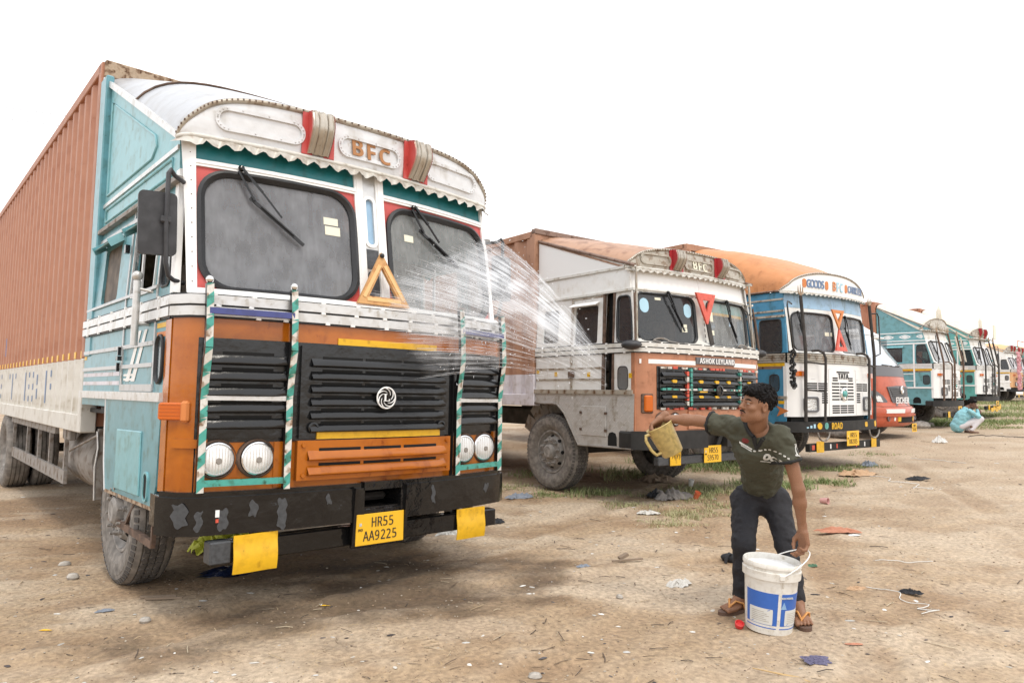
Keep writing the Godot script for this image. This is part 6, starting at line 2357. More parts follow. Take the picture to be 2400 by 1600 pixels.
	p4.merge({"side": "white", "front": "old_white", "zback": -1.5, "slope": 3.25, "top": 3.35, "z0": -1.55, "roof": "white_clean", "crown": false, "ribs": [0.45], "tall_poles": [-0.9], "short_poles": [], "plate2": "B5528", "cont": "brick_tan"}, true)
	tata(t, p4)
	garlands(t, 12)
	t = thing("container_truck", "teal truck with orange railed roof, last in the row at the right edge", "truck", V(35.6, land(35.6, -45.0), -45.0), yaw(44.0))
	var p5 := base.duplicate()
	p5.erase("diamonds")
	p5.merge({"side": "sea_green", "zback": -2.4, "slope": 3.3, "top": 3.4, "z0": -2.45, "roof": "pale_orange", "crown": false, "tall_poles": [-0.9], "short_poles": [], "plate2": "C9044", "cont": "sea_green"}, true)
	tata(t, p5)
	var rl := MB.new()
	for s in [-1.0, 1.0]:
		rl.tube([V(s * 1.18, 3.75, -2.4), V(s * 1.18, 3.0, 0.0)], 0.035, 6)
		for k in 7:
			var q := k / 6.0
			rl.tube([V(s * 1.18, lerpf(3.35, 2.75, q), lerpf(-2.4, 0.0, q)), V(s * 1.18, lerpf(3.75, 3.0, q), lerpf(-2.4, 0.0, q))], 0.025, 5)
	put(t, "roof_railing", rl, mats["skirt_orange"])


func garlands(t: Node, sd: int):
	var r := RandomNumberGenerator.new()
	r.seed = sd
	for x in [-1.1, -0.75, 0.9]:
		var mb := MB.new()
		for i in 60:
			var k := i / 60.0
			mb.ball(V(x + r.randf_range(-0.04, 0.04), 2.7 - 2.0 * k, 0.25 + r.randf_range(-0.04, 0.04)), Vector3.ONE * r.randf_range(0.04, 0.07), 6)
		put(t, "garland", mb, mats["garland"])


# ---------------------------------------------------------------- bodies: a distance field on a grid, meshed with surface nets
class Field:
	var o: Vector3
	var c: float
	var nx: int
	var ny: int
	var nz: int
	var d := PackedFloat32Array()

	func _init(lo: Vector3, hi: Vector3, cell: float):
		o = lo
		c = cell
		nx = int((hi.x - lo.x) / c) + 2
		ny = int((hi.y - lo.y) / c) + 2
		nz = int((hi.z - lo.z) / c) + 2
		d.resize(nx * ny * nz)
		d.fill(0.2)

	func span(lo: Vector3, hi: Vector3) -> Array:
		return [clampi(int((lo.x - o.x) / c), 0, nx), clampi(int((hi.x - o.x) / c) + 2, 0, nx), clampi(int((lo.y - o.y) / c), 0, ny), clampi(int((hi.y - o.y) / c) + 2, 0, ny), clampi(int((lo.z - o.z) / c), 0, nz), clampi(int((hi.z - o.z) / c) + 2, 0, nz)]

	func mixin(i: int, v: float, k: float):
		var w := d[i]
		var h := maxf(k - absf(v - w), 0.0)
		d[i] = minf(v, w) - h * h / (4.0 * k)

	func cap(a: Vector3, b: Vector3, ra: float, rb: float, k := 0.03, pn := Vector3.ZERO, pq := Vector3.ZERO):
		var m := maxf(ra, rb) + 0.05
		var s := span(a.min(b) - Vector3.ONE * m, a.max(b) + Vector3.ONE * m)
		var ab := b - a
		var l2 := maxf(ab.length_squared(), 1e-9)
		var cut := pn != Vector3.ZERO
		for z in range(s[4], s[5]):
			for y in range(s[2], s[3]):
				var row := (z * ny + y) * nx
				for x in range(s[0], s[1]):
					var p := o + Vector3(x, y, z) * c
					var t := clampf((p - a).dot(ab) / l2, 0.0, 1.0)
					var v := p.distance_to(a + ab * t) - (ra + (rb - ra) * t)
					if cut:
						v = maxf(v, (p - pq).dot(pn))
					mixin(row + x, v, k)

	func ell(xf: Transform3D, r: Vector3, k := 0.02, sub := false):
		var m := maxf(r.x, maxf(r.y, r.z)) + 0.04
		var s := span(xf.origin - Vector3.ONE * m, xf.origin + Vector3.ONE * m)
		var inv := xf.affine_inverse()
		for z in range(s[4], s[5]):
			for y in range(s[2], s[3]):
				var row := (z * ny + y) * nx
				for x in range(s[0], s[1]):
					var p := inv * (o + Vector3(x, y, z) * c)
					var k0 := (p / r).length()
					var k1 := (p / (r * r)).length()
					var v := k0 * (k0 - 1.0) / maxf(k1, 1e-6)
					if sub:
						var w := d[row + x]
						var h := maxf(k - absf(-v - w), 0.0)
						d[row + x] = maxf(-v, w) + h * h / (4.0 * k)
					else:
						mixin(row + x, v, k)

	func cut(n: Vector3, q: Vector3):   # take away what lies beyond the plane
		for z in nz:
			for y in ny:
				for x in nx:
					var i := (z * ny + y) * nx + x
					d[i] = maxf(d[i], (o + Vector3(x, y, z) * c - q).dot(n))

	func wrinkle(amp: float, f: Vector3, sd: int):
		var n := FastNoiseLite.new()
		n.seed = sd
		n.frequency = 1.0
		n.fractal_octaves = 3
		for z in nz:
			for y in ny:
				for x in nx:
					var i := (z * ny + y) * nx + x
					if absf(d[i]) < 0.03:
						var p := (o + Vector3(x, y, z) * c) * f
						d[i] += amp * n.get_noise_3dv(p)

	func at(p: Vector3) -> float:
		var q := (p - o) / c
		var x := clampi(int(q.x), 0, nx - 2)
		var y := clampi(int(q.y), 0, ny - 2)
		var z := clampi(int(q.z), 0, nz - 2)
		var f := q - Vector3(x, y, z)
		var i := (z * ny + y) * nx + x
		var a := lerpf(lerpf(d[i], d[i + 1], f.x), lerpf(d[i + nx], d[i + nx + 1], f.x), f.y)
		i += nx * ny
		var b := lerpf(lerpf(d[i], d[i + 1], f.x), lerpf(d[i + nx], d[i + nx + 1], f.x), f.y)
		return lerpf(a, b, f.z)

	func land_on(p: Vector3, dir: Vector3) -> Vector3:
		for k in 400:
			if at(p) < 0.0:
				break
			p += dir * 0.002
		return p

	func nets(st: SurfaceTool):
		var id := {}
		var sx := 1
		var sy := nx
		var sz := nx * ny
		var corner := [0, sx, sy, sx + sy, sz, sx + sz, sy + sz, sx + sy + sz]
		var edges := [[0, 1], [2, 3], [4, 5], [6, 7], [0, 2], [1, 3], [4, 6], [5, 7], [0, 4], [1, 5], [2, 6], [3, 7]]
		var pts := PackedVector3Array()
		for z in nz - 1:
			for y in ny - 1:
				var base := (z * ny + y) * nx
				for x in nx - 1:
					var i := base + x
					var s0 := d[i] < 0.0
					if (d[i + 1] < 0.0) == s0 and (d[i + sy] < 0.0) == s0 and (d[i + sy + 1] < 0.0) == s0 and (d[i + sz] < 0.0) == s0 and (d[i + sz + 1] < 0.0) == s0 and (d[i + sz + sy] < 0.0) == s0 and (d[i + sz + sy + 1] < 0.0) == s0:
						continue
					var sum := Vector3.ZERO
					var n := 0
					for e in edges:
						var a := d[i + corner[e[0]]]
						var b := d[i + corner[e[1]]]
						if (a < 0.0) != (b < 0.0):
							var t := a / (a - b)
							var pa := Vector3(e[0] & 1, (e[0] >> 1) & 1, e[0] >> 2)
							var pb := Vector3(e[1] & 1, (e[1] >> 1) & 1, e[1] >> 2)
							sum += pa.lerp(pb, t)
							n += 1
					id[i] = pts.size()
					pts.append(o + (Vector3(x, y, z) + sum / n) * c)
		for i in id:
			for ax in 3:
				var step: int = [sx, sy, sz][ax]
				var u: int = [sy, sz, sx][ax]
				var v: int = [sz, sx, sy][ax]
				var ins := d[i] < 0.0
				if ins == (d[i + step] < 0.0):
					continue
				if not (id.has(i - u) and id.has(i - v) and id.has(i - u - v)):
					continue
				var q := [pts[id[i]], pts[id[i - u]], pts[id[i - u - v]], pts[id[i - v]]]
				if ins:
					q.reverse()
				for k in [0, 1, 2, 0, 2, 3]:
					st.add_vertex(q[k])


func fields(parent: Node, called: String, list: Array, m: Material) -> MeshInstance3D:
	var st := SurfaceTool.new()
	st.begin(Mesh.PRIMITIVE_TRIANGLES)
	for k in list.size():
		st.set_smooth_group(k + 1)
		list[k].nets(st)
	st.generate_normals()
	st.set_material(m)
	var o := MeshInstance3D.new()
	o.name = called
	o.mesh = st.commit()
	parent.add_child(o, true)
	return o


func hand(xf: Transform3D, curl: Array, spread: float, thumb_in: float, mirror: float, size := 1.0) -> Field:
	# y runs to the fingertips, the palm faces +z, the thumb leaves on the +x side (times mirror)
	var e := 0.13 * size
	var f := Field.new(xf.origin - Vector3.ONE * e + xf.basis.y * 0.07 * size, xf.origin + Vector3.ONE * e + xf.basis.y * 0.07 * size, 0.0034)
	var P := func(x: float, y: float, z: float) -> Vector3: return xf * (Vector3(x * mirror, y, z) * size)
	f.cap(P.call(0, -0.035, 0), P.call(0, 0.01, 0), 0.027 * size, 0.025 * size, 0.02)
	var kx := [0.029, 0.01, -0.01, -0.028]
	var ky := [0.084, 0.09, 0.086, 0.076]
	var len := [[0.042, 0.026, 0.02], [0.046, 0.03, 0.022], [0.043, 0.027, 0.021], [0.033, 0.021, 0.018]]
	for i in 4:
		f.cap(P.call(kx[i] * 0.6, 0.015, 0), P.call(kx[i], ky[i] - 0.008, 0), 0.016 * size, 0.0125 * size, 0.014)
		var p := Vector3(kx[i], ky[i], 0)
		var a := 0.0
		for s in 3:
			a += curl[i] * [0.9, 1.15, 0.8][s]
			var q := p + Vector3(kx[i] * spread * 2.0 * cos(a) * len[i][s] / 0.04, cos(a) * len[i][s], sin(a) * len[i][s])
			f.cap(P.call(p.x, p.y, p.z), P.call(q.x, q.y, q.z), [0.0098, 0.0088, 0.0078][s] * size, [0.009, 0.008, 0.0066][s] * size, 0.006)
			p = q
	var t0 := Vector3(0.022, 0.022, 0.006)
	var t1 := Vector3(0.044, 0.05, 0.014 + 0.02 * thumb_in)
	var t2 := Vector3(0.05 - 0.012 * thumb_in, 0.078, 0.018 + 0.035 * thumb_in)
	var t3 := Vector3(0.05 - 0.03 * thumb_in, 0.098, 0.022 + 0.045 * thumb_in)
	f.cap(P.call(t0.x, t0.y, t0.z), P.call(t1.x, t1.y, t1.z), 0.016 * size, 0.0115 * size, 0.012)
	f.cap(P.call(t1.x, t1.y, t1.z), P.call(t2.x, t2.y, t2.z), 0.0115 * size, 0.0098 * size, 0.008)
	f.cap(P.call(t2.x, t2.y, t2.z), P.call(t3.x, t3.y, t3.z), 0.0098 * size, 0.0075 * size, 0.006)
	return f


func foot(heel: Vector3, toe: Vector3, ankle: Vector3, mirror: float, cell := 0.005) -> Field:
	var f := Field.new(heel.min(toe).min(ankle) - Vector3.ONE * 0.09, heel.max(toe).max(ankle) + Vector3.ONE * 0.09, cell)
	var y := (toe - heel).normalized()
	var x := y.cross(Vector3.UP).normalized() * mirror
	var u := Vector3.UP
	f.cap(ankle + u * 0.05, ankle, 0.038, 0.036, 0.03)
	f.cap(ankle, heel + u * 0.035 + y * 0.03, 0.036, 0.032, 0.03)
	f.cap(heel + u * 0.034 + y * 0.035, heel.lerp(toe, 0.62) + u * 0.03, 0.03, 0.022, 0.02)
	f.cap(ankle + y * 0.02, heel.lerp(toe, 0.68) + u * 0.03, 0.032, 0.019, 0.02)
	for i in 5:
		var k := (i - 2.0) / 2.0
		var base := heel.lerp(toe, 0.68) + x * k * 0.036 + u * 0.024
		var tip := heel.lerp(toe, [0.98, 0.965, 0.94, 0.9, 0.86][i]) + x * k * 0.041 + u * 0.02
		f.cap(heel.lerp(toe, 0.45) + x * k * 0.018 + u * 0.03, base, 0.019, 0.0135, 0.012)
		f.cap(base, tip, 0.0115 if i > 0 else 0.0155, 0.0085 if i > 0 else 0.0125, 0.004)
	return f


func sandal(t: Node, heel: Vector3, toe: Vector3, mirror: float, sole: Material, strap: Material):
	var y := (toe - heel).normalized()
	var x := y.cross(Vector3.UP).normalized() * mirror
	var L := heel.distance_to(toe) + 0.03
	var poly := PackedVector2Array()
	for i in 24:
		var a := TAU * i / 24
		var v := sin(a)
		var w := 0.047 + 0.012 * v - 0.004 * cos(2.0 * a)
		poly.append(Vector2(cos(a) * w, L * (0.49 + 0.56 * v)))
	var mb := MB.new()
	mb.ext(poly, Transform3D(Basis(x, y, Vector3.UP) if mirror > 0 else Basis(x, y, Vector3.UP), heel - y * 0.015 + V(0, -0.011, 0)), 0.022)
	var o := put(t, "sandal", mb, sole)
	var s := MB.new()
	var a := heel.lerp(toe, 0.8) + x * -0.012 + V(0, 0.035, 0)
	for e in [-1.0, 1.0]:
		s.tube([a + V(0, -0.02, 0), a, heel.lerp(toe, 0.62) + x * e * 0.026 + V(0, 0.064, 0), heel.lerp(toe, 0.42) + x * e * 0.042 + V(0, 0.05, 0), heel.lerp(toe, 0.34) + x * e * 0.044 + V(0, 0.008, 0)], 0.0085, 6, true, 0.7)
	put(o, "strap", s, strap)


func face_head(xf: Transform3D, neck: Vector3, cell: float) -> Field:
	var f := Field.new(xf.origin - Vector3.ONE * 0.17, xf.origin + Vector3.ONE * 0.16, cell)
	var E := func(p: Vector3, r: Vector3, k: float, sub := false): f.ell(xf * Transform3D(Basis(), p), r, k, sub)
	var C := func(a: Vector3, b: Vector3, ra: float, rb: float, k: float): f.cap(xf * a, xf * b, ra, rb, k)
	E.call(V(0, 0.034, -0.014), V(0.073, 0.083, 0.092), 0.02)
	E.call(V(0, -0.022, 0.026), V(0.058, 0.086, 0.062), 0.03)
	E.call(V(0, -0.07, 0.036), V(0.047, 0.036, 0.048), 0.025)
	E.call(V(0, -0.096, 0.066), V(0.021, 0.016, 0.018), 0.02)
	for s in [-1.0, 1.0]:
		E.call(V(s * 0.041, -0.022, 0.06), V(0.02, 0.017, 0.02), 0.02)
		E.call(V(s * 0.052, -0.062, 0.012), V(0.016, 0.03, 0.03), 0.02)
		E.call(V(s * 0.029, 0.003, 0.098), V(0.017, 0.011, 0.017), 0.012, true)
		E.call(V(s * 0.03, 0.011, 0.0795), V(0.016, 0.006, 0.012), 0.004)
		E.call(V(s * 0.03, -0.003, 0.0785), V(0.015, 0.005, 0.0115), 0.004)
		E.call(V(s * 0.0115, -0.03, 0.094), V(0.0075, 0.0065, 0.009), 0.006)
		C.call(V(s * 0.046, 0.018, 0.073), V(s * 0.012, 0.02, 0.087), 0.006, 0.0075, 0.01)
		E.call(V(s * 0.075, -0.004, -0.008), V(0.009, 0.031, 0.019), 0.006)
		E.call(V(s * 0.081, -0.002, -0.004), V(0.006, 0.019, 0.01), 0.004, true)
	C.call(V(0, 0.012, 0.085), V(0, -0.026, 0.106), 0.0075, 0.0115, 0.012)
	E.call(V(0, -0.055, 0.088), V(0.022, 0.0065, 0.009), 0.006)
	E.call(V(0, -0.067, 0.086), V(0.018, 0.0075, 0.009), 0.006)
	E.call(V(0, -0.061, 0.1), V(0.022, 0.0016, 0.012), 0.003, true)
	f.cap(xf * V(0, -0.05, -0.03), neck, 0.049, 0.053, 0.03)
	return f


func face_bits(t: Node, xf: Transform3D, moustache: bool):
	for s in [-1.0, 1.0]:
		var e := MB.new()
		e.ball(xf * V(s * 0.03, 0.0035, 0.0785), Vector3.ONE * 0.0102, 12)
		var eye := put(t, "eye", e, mat("eye_white", Color(0.34, 0.28, 0.24), 0.3))
		e = MB.new()
		e.ball(xf * V(s * 0.0275, 0.0045, 0.0838), Vector3.ONE * 0.0054, 10)
		put(eye, "iris", e, mats["ink"])
		var b := MB.new()
		b.tube([xf * V(s * 0.049, 0.021, 0.076), xf * V(s * 0.032, 0.029, 0.087), xf * V(s * 0.012, 0.023, 0.094)], [0.002, 0.0045, 0.003], 6, true)
		put(t, "eyebrow", b, mats["hair"])
		if moustache:
			var m := MB.new()
			m.tube([xf * V(s * 0.001, -0.045, 0.1), xf * V(s * 0.013, -0.047, 0.096), xf * V(s * 0.025, -0.056, 0.085)], [0.0035, 0.004, 0.0015], 6)
			put(t, "moustache", m, mats["hair"])
	var lp := MB.new()
	lp.tube([xf * V(-0.019, -0.0605, 0.088), xf * V(0, -0.0675, 0.0955), xf * V(0.019, -0.0605, 0.088)], [0.001, 0.0042, 0.001], 8)
	lp.tube([xf * V(-0.02, -0.059, 0.088), xf * V(0, -0.056, 0.0975), xf * V(0.02, -0.059, 0.088)], [0.001, 0.0032, 0.001], 8)
	put(t, "lips", lp, mat("lips", Color(0.2, 0.075, 0.055), 0.5))


func hair(t: Node, xf: Transform3D, cell: float, sd: int, locks: int):
	var f := Field.new(xf.origin - Vector3.ONE * 0.15, xf.origin + Vector3.ONE * 0.16, cell)
	var E := func(p: Vector3, r: Vector3, k: float, sub := false): f.ell(xf * Transform3D(Basis(), p), r, k, sub)
	E.call(V(0, 0.046, -0.022), V(0.081, 0.088, 0.1), 0.02)
	E.call(V(0, 0.085, 0.045), V(0.068, 0.036, 0.05), 0.03)
	E.call(V(0.01, 0.075, 0.075), V(0.05, 0.02, 0.024), 0.015)
	E.call(V(0, -0.045, 0.085), V(0.12, 0.094, 0.085), 0.01, true)
	for s in [-1.0, 1.0]:
		E.call(V(s * 0.09, -0.03, 0.005), V(0.035, 0.055, 0.035), 0.008, true)
	E.call(V(0, -0.12, -0.02), V(0.13, 0.06, 0.15), 0.01, true)
	f.wrinkle(0.012, xf.basis.inverse() * Vector3(60, 34, 60).abs(), sd)
	var h := fields(t, "hair", [f], mats["hair"])
	var r := RandomNumberGenerator.new()
	r.seed = sd
	var mb := MB.new()
	for i in locks:
		var u := r.randf_range(-1.0, 1.0)
		var a := r.randf_range(-2.6, 2.2)
		var dir := V(u * 0.95, maxf(-0.1, 0.45 + 0.55 * cos(a)), sin(a) * 0.9).normalized()
		var p := V(0, 0.05, -0.02) + dir * V(0.079, 0.086, 0.098)
		var flow := V(dir.x * 0.5 + r.randf_range(-0.3, 0.3), -0.35, 0.95).normalized() if dir.z > -0.3 else V(dir.x * 0.4, -1.0, -0.2).normalized()
		var L := r.randf_range(0.02, 0.045)
		var n := dir
		var pts := [p - flow * L * 0.4 - n * 0.002, p + n * 0.004, p + flow * L * 0.5 + n * 0.003, p + flow * L - n * 0.004]
		if pts[3].y < 0.028 and pts[3].z > 0.02:
			continue
		for k in 4:
			pts[k] = xf * pts[k]
		mb.tube(pts, [0.002, 0.0045, 0.0038, 0.0006], 5, false, 0.6)
	put(h, "hair_lock", mb, mats["hair"]).set_meta("kind", "stuff")


func decal(t: Node, called: String, f: Field, c: Vector3, right: Vector3, dir: Vector3, loops: Array, m: Material):
	var up := right.cross(dir).normalized()
	if up.y < 0:
		up = -up
	var S := func(u: float, v: float, o: float) -> Vector3: return f.land_on(c - dir * 0.14 + right * u + up * v, dir) - dir * o
	var mb := MB.new()
	for l in loops:
		if l.size() == 2 and l[0] is Array:
			mb.ring(S, l[0], l[1], 0.001, 0.003)
		else:
			mb.plate(S, l, 0.001, 0.003, 3)
	put(t, called, mb, m)


func people():
	mat("skin", Color(0.27, 0.128, 0.068), 0.58, 0.0, noise_tex("pores", 0.05, 0.82, 1.08), 6.0)
	mat("skin_dark", Color(0.16, 0.08, 0.05), 0.55, 0.0, noise_tex("pores", 0.05, 0.82, 1.08), 6.0)
	mat("hair", Color(0.007, 0.006, 0.006), 0.55)
	mats["hair"].metallic_specular = 0.25
	mat("olive_shirt", Color(0.062, 0.062, 0.04), 0.85, 0.0, noise_tex("weave", 0.35, 0.75, 1.15), 6.0)
	mat("dark_jeans", Color(0.015, 0.0145, 0.019), 0.8, 0.0, noise_tex("denim", 0.08, 0.55, 1.35), 3.0)
	mat("black_knit", Color(0.014, 0.014, 0.014), 0.85)
	mat("print_white", Color(0.6, 0.6, 0.57), 0.7)
	mat("print_red", Color(0.16, 0.02, 0.02), 0.7)
	mat("sandal_sole", Color(0.11, 0.062, 0.042), 0.7)
	mat("strap_tan", Color(0.62, 0.29, 0.09), 0.6)
	var sk: Material = mats["skin"]
	# the man washing the truck
	var t := thing("person", "man in olive polo shirt and dark jeans bending over a bucket, one arm flung out", "person")
	var pelvis := V(1.6, 0.66, -4.56)
	var hipR := V(1.5, 0.635, -4.56)
	var hipL := V(1.69, 0.64, -4.54)
	var kneeR := V(1.42, 0.405, -4.36)
	var kneeL := V(1.68, 0.42, -4.36)
	var ankR := V(1.415, 0.085, -4.39)
	var ankL := V(1.69, 0.085, -4.24)
	var waist := V(1.55, 0.82, -4.42)
	var chest := V(1.44, 1.0, -4.18)
	var neck := V(1.42, 1.112, -4.08)
	var shR := V(1.318, 1.115, -4.23)
	var shL := V(1.548, 1.06, -4.0)
	var elbR := V(1.155, 1.15, -4.38)
	var wrR := V(0.955, 1.158, -4.42)
	var elbL := V(1.608, 0.785, -3.98)
	var wrL := V(1.64, 0.575, -4.02)
	var hx := Basis.looking_at(V(0.92, -0.14, -0.3), V(0.16, 0.97, 0.1))   # +z looks along the face
	var head := Transform3D(hx.scaled(Vector3.ONE * 0.93), V(1.385, 1.255, -3.99))
	var B := Field.new(V(0.88, 0.0, -4.76), V(1.86, 1.3, -3.82), 0.0115)
	B.cap(pelvis, waist, 0.095, 0.085, 0.05)
	B.cap(waist, chest, 0.085, 0.1, 0.05)
	B.cap(chest, neck.lerp(chest, 0.4), 0.1, 0.07, 0.05)
	B.cap(shR.lerp(neck, 0.3), shL.lerp(neck, 0.3), 0.052, 0.052, 0.05)
	B.cap(neck.lerp(chest, 0.3), neck + (head.origin - neck) * 0.45, 0.055, 0.049, 0.03)
	for l in [[hipR, kneeR, ankR], [hipL, kneeL, ankL]]:
		B.cap(l[0], l[1], 0.075, 0.05, 0.04)
		B.cap(l[1], l[2], 0.048, 0.033, 0.03)
	for l in [[shR, elbR, wrR], [shL, elbL, wrL]]:
		B.cap(l[0], l[1], 0.044, 0.034, 0.03)
		B.cap(l[1], l[1].lerp(l[2], 0.35), 0.033, 0.035, 0.02)
		B.cap(l[1].lerp(l[2], 0.35), l[2], 0.035, 0.023, 0.02)
	var fd := (elbR - wrR).normalized() * -1.0
	var hrY := V(-0.75, -0.62, 0.1).normalized()
	var hrZ := V(0.45, -0.62, 0.4)
	hrZ = (hrZ - hrY * hrZ.dot(hrY)).normalized()
	var handR := Transform3D(Basis(hrY.cross(hrZ), hrY, hrZ), wrR + fd * 0.02)
	var hlY := V(0.08, -0.99, 0.02).normalized()
	var hlZ := V(-0.9, -0.05, 0.35)
	hlZ = (hlZ - hlY * hlZ.dot(hlY)).normalized()
	var handL := Transform3D(Basis(hlY.cross(hlZ), hlY, hlZ), wrL + V(0.003, -0.02, 0.0))
	var toeR := V(1.27, 0.012, -4.3)
	var heelR := V(1.46, 0.012, -4.41)
	var toeL := V(1.65, 0.012, -4.03)
	var heelL := V(1.705, 0.012, -4.26)
	var HD := face_head(head, neck, 0.004)
	fields(t, "body", [B, HD, hand(handR, [0.8, 0.85, 0.9, 0.95], 0.1, 0.8, -1.0), hand(handL, [0.62, 0.68, 0.74, 0.8], 0.08, 0.5, 1.0), foot(heelR, toeR, ankR, 1.0), foot(heelL, toeL, ankL, -1.0)], sk)
	face_bits(t, head, true)
	hair(t, head, 0.0042, 31, 420)
	# polo shirt
	var S := Field.new(V(1.02, 0.6, -4.76), V(1.88, 1.24, -3.8), 0.0085)
	S.cap(pelvis + V(0, 0.02, 0), waist, 0.106, 0.104, 0.05)
	S.cap(waist, chest, 0.104, 0.118, 0.05)
	S.cap(chest, chest.lerp(neck, 0.65), 0.116, 0.08, 0.05)
	S.cap(shR.lerp(neck, 0.35), shL.lerp(neck, 0.35), 0.064, 0.066, 0.05)
	S.cap(chest.lerp(shL, 0.4), waist.lerp(hipL, 0.3) + V(0.02, 0.02, 0), 0.088, 0.07, 0.05)
	var endR := shR.lerp(elbR, 0.66)
	var endL := shL.lerp(elbL, 0.46)
	S.cap(shR.lerp(neck, 0.15), elbR, 0.064, 0.062, 0.05, (elbR - shR).normalized(), endR)
	S.cap(shL.lerp(neck, 0.15), elbL, 0.066, 0.06, 0.05, (elbL - shL).normalized(), endL)
	var ax := (waist - pelvis).normalized()
	S.wrinkle(0.017, V(9, 13, 9), 5)
	S.wrinkle(0.006, V(26, 40, 26), 15)
	S.cut(-(ax * 0.6 + Vector3.UP * 0.4).normalized(), pelvis + ax * 0.035)
	S.ell(Transform3D(Basis(), neck + V(-0.01, 0.045, 0.045)), V(0.062, 0.085, 0.062), 0.02, true)
	var shirt := fields(t, "polo_shirt", [S], mats["olive_shirt"])
	var cu := MB.new()
	for e in [[endR, (elbR - shR).normalized(), 0.07], [endL, (elbL - shL).normalized(), 0.0705]]:
		var pts := []
		var x: Vector3 = e[1].cross(Vector3.UP if absf(e[1].y) < 0.8 else Vector3.RIGHT).normalized()
		var y: Vector3 = e[1].cross(x)
		for i in 25:
			var a := TAU * i / 24
			var p: Vector3 = e[0] - e[1] * 0.012 + (x * cos(a) + y * sin(a)) * 0.12
			pts.append(S.land_on(p, -(x * cos(a) + y * sin(a))))
		cu.tube(pts, 0.0095, 6, false, 1.0)
	put(shirt, "sleeve_cuff", cu, mats["black_knit"])
	var co := MB.new()
	var cp := []
	var fwd := V(-0.25, -0.45, 0.85).normalized()
	for i in 21:
		var a := lerpf(-2.75, 2.75, i / 20.0) + PI
		var side := V(0.86, -0.2, 0.4).normalized()
		var p := neck + V(0.0, 0.018, 0.0) + (fwd * cos(a) * 0.078 + side * sin(a) * 0.07)
		p += V(0, -0.03, 0.0) * smoothstep(0.2, 1.0, cos(a)) + V(0, 0.018, 0) * (0.5 - 0.5 * cos(a))
		cp.append(p)
	co.tube(cp, 0.015, 8, true, 0.8)
	var vn := neck + fwd * 0.1 + V(0.005, -0.085, 0.035)
	co.tube([cp[0], S.land_on(vn + V(0, 0.02, 0.1), V(0, 0, -1))], [0.015, 0.008], 6)
	co.tube([cp[-1], S.land_on(vn + V(0, 0.02, 0.1), V(0, 0, -1))], [0.015, 0.008], 6)
	put(shirt, "collar", co, mats["black_knit"])
	var circ := func(x: float, y: float, r: float) -> Array: return rr(x, y, r * 2, r * 2, r * 0.99, 6)
	var bd := V(0.0, 0.22, -0.97).normalized()
	var rt := V(0.97, -0.13, 0.1).normalized()
	decal(shirt, "chest_print", S, V(1.475, 0.965, -4.08), rt, bd, [[circ.call(-0.018, 0, 0.022), circ.call(-0.018, 0, 0.009)], [circ.call(0.022, -0.004, 0.02), circ.call(0.022, -0.004, 0.008)], rr(0.0, -0.032, 0.09, 0.005, 0.002)], mats["print_white"])
	var arc := []
	for i in 7:
		arc.append(rr(-0.055 + i * 0.019, 0.036 + 0.016 * sin(PI * i / 6.0), 0.011, 0.009, 0.002, 2))
	decal(shirt, "chest_print", S, V(1.475, 0.965, -4.08), rt, bd, arc, mats["print_white"])
	decal(shirt, "chest_print", S, V(1.352, 1.03, -4.1), rt, bd, [rr(-0.005, 0.02, 0.03, 0.03, 0.012)], mats["print_red"])
	decal(shirt, "chest_print", S, V(1.352, 1.03, -4.1), rt, bd, [[Vector2(-0.03, 0.008), Vector2(-0.028, -0.004), Vector2(0.03, -0.022), Vector2(0.032, -0.014)], [Vector2(-0.02, -0.008), Vector2(-0.018, -0.016), Vector2(0.03, -0.032), Vector2(0.03, -0.026)]], mats["print_white"])
	var tri1 := [Vector2(-0.03, 0.035), Vector2(-0.03, -0.03), Vector2(0.034, 0.005)]
	decal(shirt, "sleeve_print", S, V(1.597, 1.005, -3.98), rt, V(-0.3, 0.0, -0.95).normalized(), [rr(0.0, 0.03, 0.06, 0.008, 0.003), rr(0.0, -0.028, 0.062, 0.008, 0.003), rr(-0.02, 0.0, 0.008, 0.05, 0.003), [Vector2(-0.016, 0.024), Vector2(-0.01, 0.026), Vector2(0.028, -0.02), Vector2(0.02, -0.022)]], mats["print_white"])
	var bt := MB.new()
	bt.ball(S.land_on(vn + V(-0.004, 0.01, 0.1), V(0, 0, -1)), V(0.012, 0.006, 0.004), 8)
	bt.ball(S.land_on(vn + V(0.02, 0.014, 0.1), V(0, 0, -1)), V(0.012, 0.006, 0.004), 8)
	put(shirt, "button", bt, mats["print_white"]).set_meta("kind", "stuff")
	# jeans
	var J := Field.new(V(1.26, 0.03, -4.76), V(1.86, 0.86, -4.12), 0.0095)
	J.cap(pelvis.lerp(waist, 0.5), pelvis, 0.096, 0.105, 0.05)
	J.cap(hipR + V(0.02, 0, 0), hipL - V(0.02, 0, 0), 0.09, 0.09, 0.04)
	for l in [[hipR, kneeR, ankR], [hipL, kneeL, ankL]]:
		J.cap(l[0], l[1], 0.088, 0.066, 0.04)
		J.cap(l[1], l[2], 0.064, 0.052, 0.03, (l[2] - l[1]).normalized(), l[2] + V(0, 0.005, 0))
	J.wrinkle(0.011, V(9, 14, 9), 9)
	J.wrinkle(0.006, V(24, 44, 24), 19)
	var jeans := fields(t, "jeans", [J], mats["dark_jeans"])
	sandal(t, heelR, toeR, 1.0, mats["sandal_sole"], mats["strap_tan"])
	sandal(t, heelL, toeL, -1.0, mats["sandal_sole"], mats["strap_tan"])
	# jug in the raised hand
	var jt := thing("jug", "pale yellow plastic jug swung out in the man's hand", "jug", V(0.868, 1.11, -4.4), Basis(V(0.80, -0.45, 0.2).normalized().cross(V(0.45, 0.8, 0)).normalized(), 0.0))
